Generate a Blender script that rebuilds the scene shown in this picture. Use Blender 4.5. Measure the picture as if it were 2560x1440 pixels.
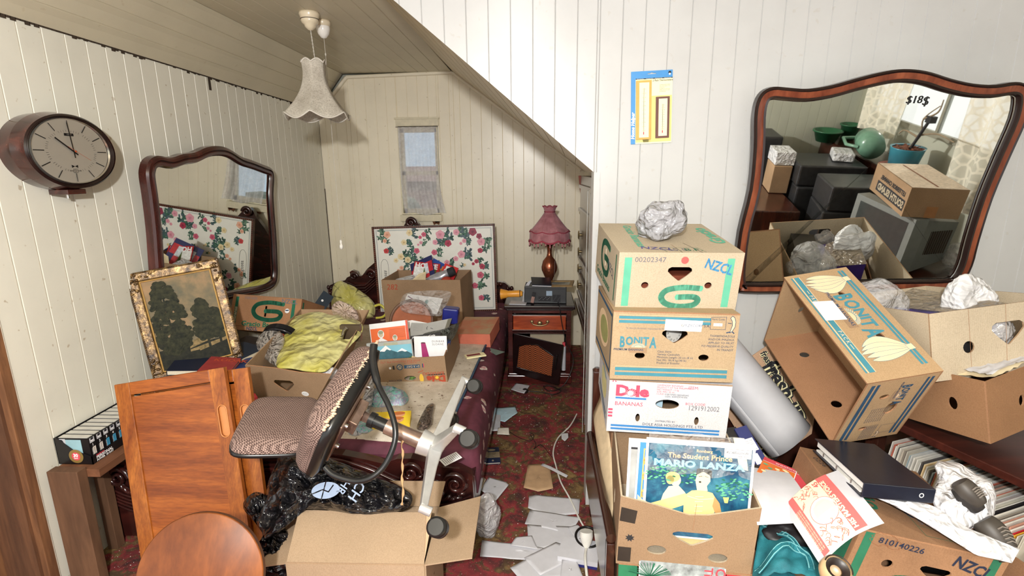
import bpy, math, random
from mathutils import Vector, Matrix, noise, Euler
from mathutils.geometry import tessellate_polygon
for o in list(bpy.data.objects): bpy.data.objects.remove(o, do_unlink=True)
COL = bpy.context.scene.collection
PI = math.pi
# ---------------------------------------------------------------- camera
F, CX, CY, CAMH = 1289.0, 1280.0, 720.0, 1.65
_dn = Vector((54, 5642, F)).normalized(); _up = -_dn
_yy = Vector((60, -295, F)); _yy = (_yy - _yy.dot(_up) * _up).normalized()
_xx = _yy.cross(_up)
if _xx.x < 0: _xx = -_xx
CAM = Vector((0, 0, CAMH))
# rows of world->image(x right, y down, z forward)
Rwi = Matrix(((_xx.x, _yy.x, _up.x), (_xx.y, _yy.y, _up.y), (_xx.z, _yy.z, _up.z)))
cx_, cy_, cz_ = Rwi[0].copy(), -Rwi[1].copy(), -Rwi[2].copy()
cm = Matrix(((cx_.x, cy_.x, cz_.x, 0), (cx_.y, cy_.y, cz_.y, 0), (cx_.z, cy_.z, cz_.z, CAMH), (0, 0, 0, 1)))
cd = bpy.data.cameras.new('camera'); cd.sensor_width = 36; cd.lens = 36 * F / 2560; cd.clip_start = .02
cam = bpy.data.objects.new('camera', cd); COL.objects.link(cam); cam.matrix_world = cm
bpy.context.scene.camera = cam
# ---------------------------------------------------------------- light
sc = bpy.context.scene
sc.view_settings.view_transform = 'Standard'; sc.view_settings.look = 'None'
sc.view_settings.exposure = 0.0; sc.view_settings.gamma = 1.0; sc.view_settings.use_curve_mapping = False
w = bpy.data.worlds.new('world'); sc.world = w; w.use_nodes = True
w.node_tree.nodes['Background'].inputs[0].default_value = (1.0, 1.0, .99, 1)
w.node_tree.nodes['Background'].inputs[1].default_value = 1.45
_n = w.node_tree.nodes; _t = _n.new('ShaderNodeTexCoord'); _s = _n.new('ShaderNodeSeparateXYZ'); _r = _n.new('ShaderNodeValToRGB')
w.node_tree.links.new(_t.outputs['Generated'], _s.inputs[0]); w.node_tree.links.new(_s.outputs['Y'], _r.inputs[0]); w.node_tree.links.new(_r.outputs[0], _n['Background'].inputs[0])
_r.color_ramp.elements[0].position = .15; _r.color_ramp.elements[0].color = (1, 1, .99, 1); _r.color_ramp.elements[1].position = .6; _r.color_ramp.elements[1].color = (.42, .54, .66, 1)   # bright side behind the camera, blue-grey sky beyond the small window
def light(name, kind, loc, energy, size=.1, rot=(0, 0, 0), col=(1, 1, 1), sy=None, angle=None, aim=None):
    l = bpy.data.lights.new(name, kind); l.energy = energy; l.color = col
    if kind == 'AREA':
        l.size = size
        if sy: l.shape = 'RECTANGLE'; l.size_y = sy
    elif kind == 'SUN': l.angle = angle or .02
    else: l.shadow_soft_size = size
    o = bpy.data.objects.new(name, l); COL.objects.link(o); o.location = loc; o.rotation_euler = rot
    if aim is not None: o.rotation_euler = (Vector(aim) - Vector(loc)).to_track_quat('-Z', 'Y').to_euler()
    return o
light('camera_flash', 'POINT', (-.14, -.45, 2.02), 300, size=.05, col=(1, .99, .975))
light('window_daylight', 'SUN', (5, -1, 3), 2.0, angle=.02, col=(1, .93, .80), aim=(1.45, 1.75, 1.05 + .0))
# ---------------------------------------------------------------- pixel helpers (a pixel and a plane give a point in the room)
def ray(px, py):
    v = Vector((px - CX, py - CY, F)).normalized()
    return Vector((v.dot(_xx), v.dot(_yy), v.dot(_up)))
def at(px, py, ax, val):
    d = ray(px, py); i = 'xyz'.index(ax); return CAM + d * ((val - CAM[i]) / d[i])
def ad(px, py, dist): return CAM + ray(px, py) * dist
def onp(px, py, P0, N): d = ray(px, py); return CAM + d * ((P0 - CAM).dot(N) / d.dot(N))
# ---------------------------------------------------------------- materials
MATS = {}
def nt(name):
    m = bpy.data.materials.new(name); m.use_nodes = True; n = m.node_tree; n.nodes.clear()
    o = n.nodes.new('ShaderNodeOutputMaterial'); return m, n, o
def link(n, a, b): n.links.new(a, b)
def coords(n, scale=(1, 1, 1), rot=(0, 0, 0), gen='Object'):
    t = n.nodes.new('ShaderNodeTexCoord'); mp = n.nodes.new('ShaderNodeMapping')
    mp.inputs['Scale'].default_value = scale; mp.inputs['Rotation'].default_value = rot
    link(n, t.outputs[gen], mp.inputs[0]); return mp.outputs[0]
def ramp(n, stops, src, interp='LINEAR'):
    r = n.nodes.new('ShaderNodeValToRGB'); r.color_ramp.interpolation = interp
    el = r.color_ramp.elements
    while len(el) > 1: el.remove(el[-1])
    el[0].position = stops[0][0]; el[0].color = (*stops[0][1], 1)
    for p, c in stops[1:]:
        e = el.new(p); e.color = (*c, 1)
    link(n, src, r.inputs[0]); return r.outputs[0]
def noi(n, vec, scale, detail=4, rough=.55, dist=0):
    t = n.nodes.new('ShaderNodeTexNoise'); t.inputs['Scale'].default_value = scale
    t.inputs['Detail'].default_value = detail; t.inputs['Roughness'].default_value = rough
    t.inputs['Distortion'].default_value = dist
    link(n, vec, t.inputs['Vector']); return t.outputs['Fac']
def mixc(n, fac, a, b, mode='MIX'):
    m = n.nodes.new('ShaderNodeMix'); m.data_type = 'RGBA'; m.blend_type = mode
    for s, v in ((0, fac), (6, a), (7, b)):
        if hasattr(v, 'default_value') or hasattr(v, 'links'): link(n, v, m.inputs[s])
        elif s == 0: m.inputs[0].default_value = v
        else: m.inputs[s].default_value = (*v, 1)
    return m.outputs[2]
def mth(n, op, a, b=0.0):
    m = n.nodes.new('ShaderNodeMath'); m.operation = op
    for i, v in enumerate((a, b)):
        if hasattr(v, 'links'): link(n, v, m.inputs[i])
        else: m.inputs[i].default_value = v
    return m.outputs[0]
def s2l(c): return tuple((v / 12.92 if v <= .04045 else ((v + .055) / 1.055) ** 2.4) for v in (x / 255 for x in c))
def prin(n, o, col, rough=.6, metal=0, bump=None, bs=.2, bd=.002, **kw):
    p = n.nodes.new('ShaderNodeBsdfPrincipled')
    if hasattr(col, 'links'): link(n, col, p.inputs['Base Color'])
    else: p.inputs['Base Color'].default_value = (*col, 1)
    if hasattr(rough, 'links'): link(n, rough, p.inputs['Roughness'])
    else: p.inputs['Roughness'].default_value = rough
    p.inputs['Metallic'].default_value = metal
    for k, v in kw.items():
        k = k.replace('_', ' ')
        if hasattr(v, 'links'): link(n, v, p.inputs[k])
        else: p.inputs[k].default_value = v
    if bump is not None:
        b = n.nodes.new('ShaderNodeBump'); b.inputs['Strength'].default_value = bs; b.inputs['Distance'].default_value = bd
        link(n, bump, b.inputs['Height']); link(n, b.outputs[0], p.inputs['Normal'])
    link(n, p.outputs[0], o.inputs[0]); return p
def plain(name, rgb, rough=.6, metal=0, var=.10, sc_=25, bump=0, crease=0, **kw):
    """solid colour with a little mottling; rgb is sRGB 0-255"""
    if name in MATS: return MATS[name]
    m, n, o = nt(name); c = s2l(rgb); v = coords(n)
    f = noi(n, v, sc_)
    d = tuple(x * (1 - var) for x in c); l = tuple(min(1, x * (1 + var)) for x in c)
    prin(n, o, ramp(n, [(.3, d), (.7, l)], f), rough, metal, creases(n, v, crease) if crease else (f if bump else None), .9 if crease else (bump or .2), .016 if crease else .002, **kw)
    MATS[name] = m; return m
def wood(name, dark, light_, scale=6, axis='z', rough=.35, stretch=14, bump=.08, fine=1.0, coat=0.0):
    if name in MATS: return MATS[name]
    m, n, o = nt(name); st = {'x': (1, stretch, stretch), 'y': (stretch, 1, stretch), 'z': (stretch, stretch, 1)}[axis]
    v = coords(n, tuple(s * .35 * scale for s in st))
    a = noi(n, v, 1.0, 6, .6, .6); b = noi(n, v, 6.0 * fine, 3, .6)
    col = ramp(n, [(.30, s2l(dark)), (.5, s2l(tuple((x + y) / 2 for x, y in zip(dark, light_)))), (.68, s2l(light_))], a)
    col = mixc(n, .35 * min(2, fine), col, ramp(n, [(.35, (.55, .5, .45)), (.6, (1, 1, 1))], b), 'MULTIPLY')
    prin(n, o, col, rough, 0, b, bump, Coat_Weight=coat, Coat_Roughness=.15)
    MATS[name] = m; return m
def cardboard(name='cardboard', rgb=(196, 152, 108), stain=.25):
    if name in MATS: return MATS[name]
    m, n, o = nt(name); v = coords(n); c = s2l(rgb)
    f = noi(n, v, 3.5, 5, .6); g = noi(n, v, 260, 2, .6)
    flute = n.nodes.new('ShaderNodeTexWave'); flute.inputs['Scale'].default_value = 45; flute.inputs['Distortion'].default_value = 1.5
    link(n, v, flute.inputs['Vector'])
    col = ramp(n, [(.3, tuple(x * (1 - stain) for x in c)), (.62, c), (.8, tuple(min(1, x * 1.06) for x in c))], f)
    col = mixc(n, .5, col, ramp(n, [(.35, (.72, .70, .66)), (.6, (1, 1, 1))], g), 'MULTIPLY')
    prin(n, o, col, .8, 0, flute.outputs['Fac'], .12, .001, Specular_IOR_Level=.25)
    MATS[name] = m; return m
def creases(n, v, k=26):
    nz = n.nodes.new('ShaderNodeTexNoise'); nz.inputs['Scale'].default_value = k * .35; link(n, v, nz.inputs['Vector'])
    m = n.nodes.new('ShaderNodeVectorMath'); m.operation = 'MULTIPLY_ADD'; link(n, nz.outputs['Color'], m.inputs[0]); m.inputs[1].default_value = (.12, .12, .12); link(n, v, m.inputs[2]); out = None
    for sc2, wt in ((k, 1.0), (k * 2.7, .4)):
        vo = n.nodes.new('ShaderNodeTexVoronoi'); vo.feature = 'F1'; vo.inputs['Scale'].default_value = sc2; link(n, m.outputs[0], vo.inputs['Vector']); t = mth(n, 'MULTIPLY', vo.outputs['Distance'], wt); out = t if out is None else mth(n, 'ADD', out, t)
    return out
def film(name, rgb, alpha=.35, rough=.12, tint=.12):
    """thin plastic film"""
    if name in MATS: return MATS[name]
    m, n, o = nt(name); v = coords(n); f = noi(n, v, 22, 5, .65, 1.2)
    al = mth(n, 'ADD', mth(n, 'MULTIPLY', f, .45), alpha - .2)
    prin(n, o, s2l(rgb), rough, 0, creases(n, v), .9, .018, Alpha=al, Specular_IOR_Level=.9)
    MATS[name] = m; return m
# ---------------------------------------------------------------- mesh builder
def T(x=0, y=0, z=0): return Matrix.Translation((x, y, z))
def RT(loc, rot=(0, 0, 0), s=None):
    m = Matrix.Translation(loc) @ Euler([math.radians(a) for a in rot]).to_matrix().to_4x4()
    return m @ Matrix.Diagonal((*s, 1)) if s else m
def F3(p0, pu, pv, center=False):
    """frame with origin p0, x toward pu, z = up in the plane toward pv, y = away normal (x cross z -> -y)"""
    u = (pu - p0).normalized(); v = (pv - p0); v = (v - v.dot(u) * u).normalized(); nrm = v.cross(u)
    return Matrix(((u.x, nrm.x, v.x, p0.x), (u.y, nrm.y, v.y, p0.y), (u.z, nrm.z, v.z, p0.z), (0, 0, 0, 1)))
FLAT = Matrix(((1, 0, 0, 0), (0, 0, 1, 0), (0, -1, 0, 0), (0, 0, 0, 1)))     # xz-drawing laid on the xy plane, facing up
_tc = {}
def text_geo(s, bold=0, shear=0, space=1.0, res=2):
    k = (s, bold, shear, space)
    if k in _tc: return _tc[k]
    c = bpy.data.curves.new('t', 'FONT'); c.body = s; c.size = 1; c.resolution_u = res; c.offset = bold; c.shear = shear
    c.space_character = space
    o = bpy.data.objects.new('t', c); COL.objects.link(o)
    dg = bpy.context.evaluated_depsgraph_get(); dg.update(); me = o.evaluated_get(dg).to_mesh()
    vs = [tuple(v.co[:2]) for v in me.vertices]; fs = [tuple(p.vertices) for p in me.polygons]
    o.evaluated_get(dg).to_mesh_clear(); bpy.data.objects.remove(o); bpy.data.curves.remove(c)
    _tc[k] = (vs, fs); return _tc[k]
class MB:
    def __init__(s, *mats): s.v = []; s.f = []; s.m = []; s.mats = list(mats); s.M = Matrix.Identity(4); s.sm = []; s.smooth = False
    def mi(s, m):
        if m is None: return 0
        if isinstance(m, int): return m
        if m not in s.mats: s.mats.append(m)
        return s.mats.index(m)
    def add(s, vs, fs, m=None, X=None):
        X = s.M @ X if X is not None else s.M; b = len(s.v); k = s.mi(m)
        s.v += [tuple(X @ Vector(p)) for p in vs]; flip = X.determinant() < 0
        for f in fs:
            f = [b + i for i in f]
            if flip: f.reverse()
            s.f.append(f); s.m.append(k); s.sm.append(s.smooth)
        return s
    def box(s, x0, x1, y0, y1, z0, z1, m=None, X=None):
        vs = [(x, y, z) for z in (z0, z1) for y in (y0, y1) for x in (x0, x1)]
        return s.add(vs, [(0, 2, 3, 1), (4, 5, 7, 6), (0, 1, 5, 4), (2, 6, 7, 3), (0, 4, 6, 2), (1, 3, 7, 5)], m, X)
    def hexa(s, c8, m=None, X=None):
        return s.add(c8, [(0, 2, 3, 1), (4, 5, 7, 6), (0, 1, 5, 4), (2, 6, 7, 3), (0, 4, 6, 2), (1, 3, 7, 5)], m, X)
    def plate(s, outer, holes=(), t=.004, m=None, X=None, edge=None):
        """xz polygon with holes, front at y=0, thickness toward +y"""
        loops = [list(outer)] + [list(h) for h in holes]
        flat = [p for l in loops for p in l]
        tri = tessellate_polygon([[Vector((p[0], p[1], 0)) for p in l] for l in loops])
        n = len(flat); vs = [(p[0], 0, p[1]) for p in flat]; fs = []
        for t3 in tri:
            a, b, c = (Vector(flat[i]) for i in t3)
            ar = (b.x - a.x) * (c.y - a.y) - (b.y - a.y) * (c.x - a.x)
            if abs(ar) < 1e-12: continue
            fs.append(tuple(t3) if ar > 0 else tuple(reversed(t3)))
        if t <= 0: return s.add(vs, fs, m, X)
        vs2 = vs + [(p[0], t, p[1]) for p in flat]
        s.add(vs2, fs + [tuple(i + n for i in reversed(f)) for f in fs], m, X)
        e = []; st = 0
        for li, l in enumerate(loops):
            k = len(l); A = sum(l[i][0] * l[(i + 1) % k][1] - l[(i + 1) % k][0] * l[i][1] for i in range(k))
            ccw = (A > 0) == (li == 0)
            for i in range(k):
                a, b = st + i, st + (i + 1) % k
                e.append((a, a + n, b + n, b) if ccw else (b, b + n, a + n, a))
            st += k
        return s.add(vs2, e, edge if edge is not None else m, X)
    def tube(s, path, r, n=8, m=None, X=None, cap=True, closed=False):
        P = [Vector(p) for p in path]; k = len(P); rs = r if isinstance(r, (list, tuple)) else [r] * k
        vs = []; prev = None
        for i in range(k):
            a = P[i - 1] if (i or closed) else P[0]; b = P[(i + 1) % k] if (i < k - 1 or closed) else P[i]
            t = (b - a).normalized() if (b - a).length > 1e-9 else Vector((0, 0, 1))
            if prev is None:
                h = Vector((0, 0, 1)) if abs(t.z) < .9 else Vector((1, 0, 0)); u = t.cross(h).normalized()
            else: u = (prev - prev.dot(t) * t); u = u.normalized() if u.length > 1e-6 else t.orthogonal().normalized()
            prev = u; w_ = t.cross(u)
            vs += [tuple(P[i] + (u * math.cos(2 * PI * j / n) + w_ * math.sin(2 * PI * j / n)) * rs[i]) for j in range(n)]
        fs = []
        for i in range(k if closed else k - 1):
            i2 = (i + 1) % k
            for j in range(n): fs.append((i * n + j, i * n + (j + 1) % n, i2 * n + (j + 1) % n, i2 * n + j))
        o = s.smooth; s.smooth = True; s.add(vs, fs, m, X); s.smooth = False
        if cap and not closed:
            s.add(vs[:n], [tuple(reversed(range(n)))], m, X); s.add(vs[-n:], [tuple(range(n))], m, X)
        s.smooth = o; return s
    def lathe(s, prof, n=24, m=None, X=None, wob=None):
        vs = []; k = len(prof)
        for i, (r, z) in enumerate(prof):
            for j in range(n):
                a = 2 * PI * j / n; rr, zz = (r, z) if wob is None else wob(r, z, a, i)
                vs.append((rr * math.cos(a), rr * math.sin(a), zz))
        fs = [(i * n + j, i * n + (j + 1) % n, (i + 1) * n + (j + 1) % n, (i + 1) * n + j) for i in range(k - 1) for j in range(n)]
        o = s.smooth; s.smooth = True; s.add(vs, fs, m, X); s.smooth = o; return s
    def ell(s, c, r, m=None, X=None, n=12, k=8, f=None):
        vs = []; fs = []
        for i in range(k + 1):
            ph = PI * i / k
            for j in range(n):
                a = 2 * PI * j / n; d = Vector((math.sin(ph) * math.cos(a), math.sin(ph) * math.sin(a), math.cos(ph)))
                q = f(d) if f else 1
                vs.append((c[0] + r[0] * d.x * q, c[1] + r[1] * d.y * q, c[2] + r[2] * d.z * q))
        for i in range(k):
            for j in range(n): fs.append((i * n + j, (i + 1) * n + j, (i + 1) * n + (j + 1) % n, i * n + (j + 1) % n))
        o = s.smooth; s.smooth = True; s.add(vs, fs, m, X); s.smooth = o; return s
    def grid(s, fn, nu, nv, m=None, X=None, th=0, smooth=True, closeu=False):
        vs = [tuple(fn(i / nu, j / nv)) for j in range(nv + 1) for i in range(nu + 1)]; W = nu + 1
        fs = [(j * W + i, j * W + i + 1, (j + 1) * W + i + 1, (j + 1) * W + i) for j in range(nv) for i in range(nu)]
        o = s.smooth; s.smooth = smooth; s.add(vs, fs, m, X); s.smooth = o; return s
    # ---- flat print drawn on the xz plane of X, lifted toward -y
    def pp(s, pts, m, X, d=.0006): return s.plate(pts, (), 0, m, X @ T(0, -d, 0))
    def rect(s, x0, z0, x1, z1, m, X, d=.0006): return s.pp([(x0, z0), (x1, z0), (x1, z1), (x0, z1)], m, X, d)
    def line(s, pts, wd, m, X, d=.0008, closed=False):
        P = [Vector(p) for p in pts]; k = len(P)
        for i in range(k if closed else k - 1):
            a, b = P[i], P[(i + 1) % k]; t = b - a
            if t.length < 1e-9: continue
            t.normalize(); q = Vector((-t.y, t.x)) * wd / 2; e = t * wd * .3
            s.add([(v.x, 0, v.y) for v in (a - q - e, b - q + e, b + q + e, a + q - e)], [(0, 1, 2, 3)], m, X @ T(0, -d, 0))
        return s
    def oval(s, cx, cz, rx, rz, m, X, d=.0007, n=18, rot=0):
        c, q = math.cos(rot), math.sin(rot); pts = []
        for i in range(n):
            a = 2 * PI * i / n; x, z = rx * math.cos(a), rz * math.sin(a); pts.append((cx + x * c - z * q, cz + x * q + z * c))
        return s.add([(p[0], 0, p[1]) for p in pts], [tuple(range(n))], m, X @ T(0, -d, 0))
    def text(s, t, x, z, h, m, X, bold=0, shear=0, w=1.0, al='l', d=.0010, rot=0, space=1.0, mirror=False):
        vs, fs = text_geo(t, bold, shear, space)
        if not vs: return s
        xs = [v[0] for v in vs]; x0, x1 = min(xs), max(xs); k = h / .7
        ox = {'l': x0, 'c': (x0 + x1) / 2, 'r': x1}[al]; c, q = math.cos(rot), math.sin(rot); out = []
        for a, b in vs:
            a = (a - ox) * k * w; b = b * k
            if mirror: a = -a
            out.append((x + a * c - b * q, 0, z + a * q + b * c))
        fs2 = [tuple(reversed(f)) for f in fs] if mirror else fs
        return s.add(out, fs2, m, X @ T(0, -d, 0))
    def build(s, name, parent=None, label=None, cat=None, group=None, kind=None, bevel=0, sub=0, solid=0, origin=None, sharp=None):
        me = bpy.data.meshes.new(name); vs = s.v
        off = Vector(origin) if origin is not None else None
        if off is None:
            if parent is None and vs:
                xs = [v[0] for v in vs]; ys = [v[1] for v in vs]; zs = [v[2] for v in vs]
                off = Vector(((min(xs) + max(xs)) / 2, (min(ys) + max(ys)) / 2, min(zs)))
            else: off = Vector((0, 0, 0))
        po = parent.get('_w', None) if parent is not None else None
        base = Vector(po) if po is not None else Vector((0, 0, 0))
        o0 = off if parent is None else base
        me.from_pydata([(v[0] - o0.x, v[1] - o0.y, v[2] - o0.z) for v in vs], [], s.f)
        for m in s.mats: me.materials.append(m)
        for i, p in enumerate(me.polygons): p.material_index = s.m[i]; p.use_smooth = s.sm[i]
        me.update(); o = bpy.data.objects.new(name, me); COL.objects.link(o)
        if parent is None: o.location = off; o['_w'] = tuple(off)
        else: o.parent = parent; o['_w'] = tuple(base)
        tag(o, label, cat, group, kind)
        if solid:
            q = o.modifiers.new('solid', 'SOLIDIFY'); q.thickness = solid; q.offset = 0
        if bevel:
            q = o.modifiers.new('bevel', 'BEVEL'); q.width = bevel; q.segments = 2; q.limit_method = 'ANGLE'; q.angle_limit = .7
        if sub:
            q = o.modifiers.new('sub', 'SUBSURF'); q.levels = sub; q.render_levels = sub
        return o
def tag(o, label=None, cat=None, group=None, kind=None):
    for k, v in (('label', label), ('category', cat), ('group', group), ('kind', kind)):
        if v: o[k] = v
    return o
def empty(name, loc, label, cat, group=None):
    o = bpy.data.objects.new(name, None); COL.objects.link(o); o.location = loc; o.empty_display_size = .05
    o['_w'] = tuple(loc); return tag(o, label, cat, group)
def bez(pts, n=8):
    """Catmull-Rom through 3D/2D points"""
    P = [Vector(p) for p in pts]; out = []
    for i in range(len(P) - 1):
        p0 = P[max(i - 1, 0)]; p1 = P[i]; p2 = P[i + 1]; p3 = P[min(i + 2, len(P) - 1)]
        for k in range(n):
            t = k / n; out.append(.5 * ((2 * p1) + (p2 - p0) * t + (2 * p0 - 5 * p1 + 4 * p2 - p3) * t * t + (3 * p1 - p0 - 3 * p2 + p3) * t ** 3))
    out.append(P[-1]); return out
# ================================================================ THE ROOM
def paint(name, rgb, spots=.25, gloss=.35, warm=(150, 120, 70)):
    m, n, o = nt(name); v = coords(n)
    f = noi(n, v, 2.2, 6, .6); g = noi(n, v, 90, 2, .5); s = noi(n, v, 34, 2, .4)
    c = s2l(rgb); col = ramp(n, [(.3, tuple(x * .90 for x in c)), (.6, c)], f)
    col = mixc(n, mth(n, 'MULTIPLY', ramp(n, [(.70, (0, 0, 0)), (.76, (1, 1, 1))], s), spots), col, s2l(warm))
    prin(n, o, col, gloss, 0, g, .10, .001); return m
M_left = paint('cream_paint', (228, 225, 211), .5, .38)
M_back = paint('old_cream_paint', (244, 234, 210), .35, .30)
M_white = paint('white_paint', (194, 194, 192), .12, .30)
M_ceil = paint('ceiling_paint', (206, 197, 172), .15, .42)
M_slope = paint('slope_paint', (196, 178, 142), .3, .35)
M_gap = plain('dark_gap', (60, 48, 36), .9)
M_bead = plain('bead_line', (222, 216, 200), .4, var=.05)
def carpet_mat():
    m, n, o = nt('floral_carpet'); v = coords(n, gen='Object')
    d = noi(n, v, 4.6, 6, .64, 1.4); e = noi(n, v, 14, 4, .6, 1.0); g = noi(n, v, 420, 2, .7)
    vo = n.nodes.new('ShaderNodeTexVoronoi'); vo.inputs['Scale'].default_value = 26; link(n, v, vo.inputs['Vector'])
    base = ramp(n, [(.36, s2l((62, 24, 28))), (.46, s2l((128, 32, 42))), (.52, s2l((160, 44, 54))), (.56, s2l((104, 78, 42))), (.66, s2l((158, 130, 76)))], d)
    base = mixc(n, ramp(n, [(.50, (0, 0, 0)), (.60, (1, 1, 1))], e), base, ramp(n, [(.1, s2l((150, 128, 74))), (.5, s2l((78, 56, 30)))], vo.outputs['Distance']))
    base = mixc(n, .55, base, ramp(n, [(.3, (.35, .33, .3)), (.7, (1, 1, 1))], g), 'MULTIPLY')
    dust = ramp(n, [(.68, (0, 0, 0)), (.74, (1, 1, 1))], noi(n, v, 150, 1, .4))
    base = mixc(n, mth(n, 'MULTIPLY', dust, .6), base, s2l((190, 170, 150)))
    prin(n, o, mixc(n, .10, base, (.42, .30, .26)), .95, 0, g, .6, .006, Specular_IOR_Level=.1); return m
fl = MB(carpet_mat()); fl.grid(lambda u, v: (-2.4 + 5.8 * u, -1.5 + 6.6 * v, 0), 4, 4, smooth=False); fl.build('floor', kind='structure', origin=(0, 0, 0))
def strips(mb, breaks, P, z0, z1, mat, g=.0055, dp=.004, bead=None):
    """boards between breaks; P(s, z, depth) -> point; z0/z1 functions of s"""
    for a, b in zip(breaks[:-1], breaks[1:]):
        a2 = a + g / 2; b2 = b - g / 2
        def q(s1, d1, s2, d2, mm): mb.add([P(s1, z0(s1), d1), P(s2, z0(s2), d2), P(s2, z1(s2), d2), P(s1, z1(s1), d1)], [(0, 1, 2, 3)], mm)
        if b2 - a2 > .001: q(a2, 0, b2, 0, mat)
        q(b2, 0, b, dp, mat); q(b, dp, b + g / 2, 0, mat)
        if bead: q(b2 - .005, -.0012, b2 - .0015, -.0012, bead)
XL, YB, YF, ZC = -1.944, 4.75, 2.314, 2.488
JB = lambda y: XL + .0
# left wall
wl = MB(M_left); br = [1.702] + [1.7 + .103 * k + .004 for k in range(1, 30)] + [YB]
br = [b for b in br if b <= YB]
ztl = lambda y: 2.221 - (y - 1.9) * .012
strips(wl, br, lambda s, z, d: (XL - d, s, z), lambda s: 0, ztl, 0, g=.006, dp=.005, bead=M_bead)
wl.build('wall_left', kind='structure')
# back wall with window opening
WX0, WX1, WZ0, WZ1 = -1.235, -.875, 1.26, 2.03
def backtop(x):
    if x < -1.658: return 2.162 + (x + 1.944) * (2.469 - 2.162) / (.286)
    if x < -.725: return 2.469 + (x + 1.658) * .0247
    return 2.492 + (x + .725) * (1.685 - 2.492) / (1.089)
wb = MB(M_back); bb = [XL] + [-1.603 + .0933 * k for k in range(-3, 23)] + [.47]; bb = [XL] + [b for b in bb[1:] if b > XL + .01]
def seg(lo, hi, f0, f1):
    r = [lo] + [b for b in bb if lo < b < hi] + [hi]
    if lo > XL: r = r
    strips(wb, r, lambda s, z, d: (s, YB + d, z), f0, f1, 0, bead=None)
for lo, hi in ((XL, -1.658), (-1.658, WX0)): seg(lo, hi, lambda s: 0, backtop)
seg(WX0, WX1, lambda s: 0, lambda s: WZ0); seg(WX0, WX1, lambda s: WZ1, backtop)
seg(WX1, -.725, lambda s: 0, backtop); seg(-.725, .47, lambda s: 0, lambda s: max(.1, backtop(s)))
wb.build('wall_back', kind='structure')
# dark nail dots / old adhesive marks belong to paint; quarter-round trim under the ceiling
tr = MB(M_back)
for a, b in (((XL, 2.15), (-1.658, 2.457)), ((-1.658, 2.457), (-.725, 2.480)), ((-.725, 2.480), (.40, 1.648))):
    tr.tube([(a[0], YB - .012, a[1]), (b[0], YB - .012, b[1])], .016, 10)
tr.build('trim_1', kind='structure')
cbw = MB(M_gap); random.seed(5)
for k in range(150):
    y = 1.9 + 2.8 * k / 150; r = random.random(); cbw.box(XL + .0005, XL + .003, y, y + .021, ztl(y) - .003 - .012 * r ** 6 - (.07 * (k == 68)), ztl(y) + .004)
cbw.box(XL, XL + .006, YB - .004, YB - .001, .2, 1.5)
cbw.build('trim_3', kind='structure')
# ceiling: flat, left slope, right slope
ce = MB(M_ceil)
xs = [-1.70 + .0965 * k for k in range(0, 11)]; xs[-1] = -.735
strips(ce, xs, lambda s, z, d: (s, z, ZC + d), lambda s: -1.5, lambda s: YB + .01, 0, g=.007, dp=.005)
ce.build('ceiling', kind='structure')
cl = MB(M_ceil)
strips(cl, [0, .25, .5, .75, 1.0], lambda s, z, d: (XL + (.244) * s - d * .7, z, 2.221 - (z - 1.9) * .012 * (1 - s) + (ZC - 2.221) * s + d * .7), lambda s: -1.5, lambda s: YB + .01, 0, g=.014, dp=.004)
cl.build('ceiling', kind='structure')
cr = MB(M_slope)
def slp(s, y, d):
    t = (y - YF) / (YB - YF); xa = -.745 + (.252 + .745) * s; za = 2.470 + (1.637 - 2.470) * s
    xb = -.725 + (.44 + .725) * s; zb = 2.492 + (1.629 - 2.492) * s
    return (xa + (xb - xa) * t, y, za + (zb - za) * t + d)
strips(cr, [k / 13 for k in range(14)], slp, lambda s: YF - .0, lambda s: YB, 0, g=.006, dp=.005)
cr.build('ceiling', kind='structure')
# near gable wall (white)
wf = MB(M_white)
wlb = [-.745] + [.447 - .0921 * k for k in range(11, -1, -1) if .447 - .0921 * k > -.73] + [.541 + .0921 * k for k in range(0, 33)]
diag = lambda x: 2.470 + (x + .745) * (1.637 - 2.470) / .997 if x < .252 else 0.0
PF = lambda s, z, d: (s, YF + d, z)
A_ = [b for b in wlb if b < .252] + [.252]; B_ = [.252] + [b for b in wlb if b > .252]
strips(wf, A_, PF, lambda s: 2.470 + (s + .745) * (1.637 - 2.470) / .997, lambda s: ZC, 0, g=.005)
strips(wf, B_, PF, lambda s: 0, lambda s: ZC, 0, g=.005)
wf.box(.252, .36, YF + .006, YF + .10, 0, 1.64)
wf.box(.2515, .278, YF - .006, YF + .001, .0, 1.637)
a, b = (-.745, 2.470), (.252, 1.637)
wf.add([(a[0], YF, a[1]), (b[0], YF, b[1]), (b[0], YF + .012, b[1] + .003), (a[0], YF + .012, a[1] + .003)], [(0, 1, 2, 3)], None)
wf.build('wall_front', kind='structure')
ch = MB(M_ceil); ch.add([(-.74, -1.5, ZC), (3.45, -1.5, ZC), (3.45, YF, ZC), (-.74, YF, ZC)], [(0, 3, 2, 1)]); ch.build('ceiling', kind='structure')
# alcove right wall
ar = MB(M_back); ar.box(.43, .47, YF + .1, YB, 0, 1.66); ar.build('wall_alcove', kind='structure')
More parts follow.
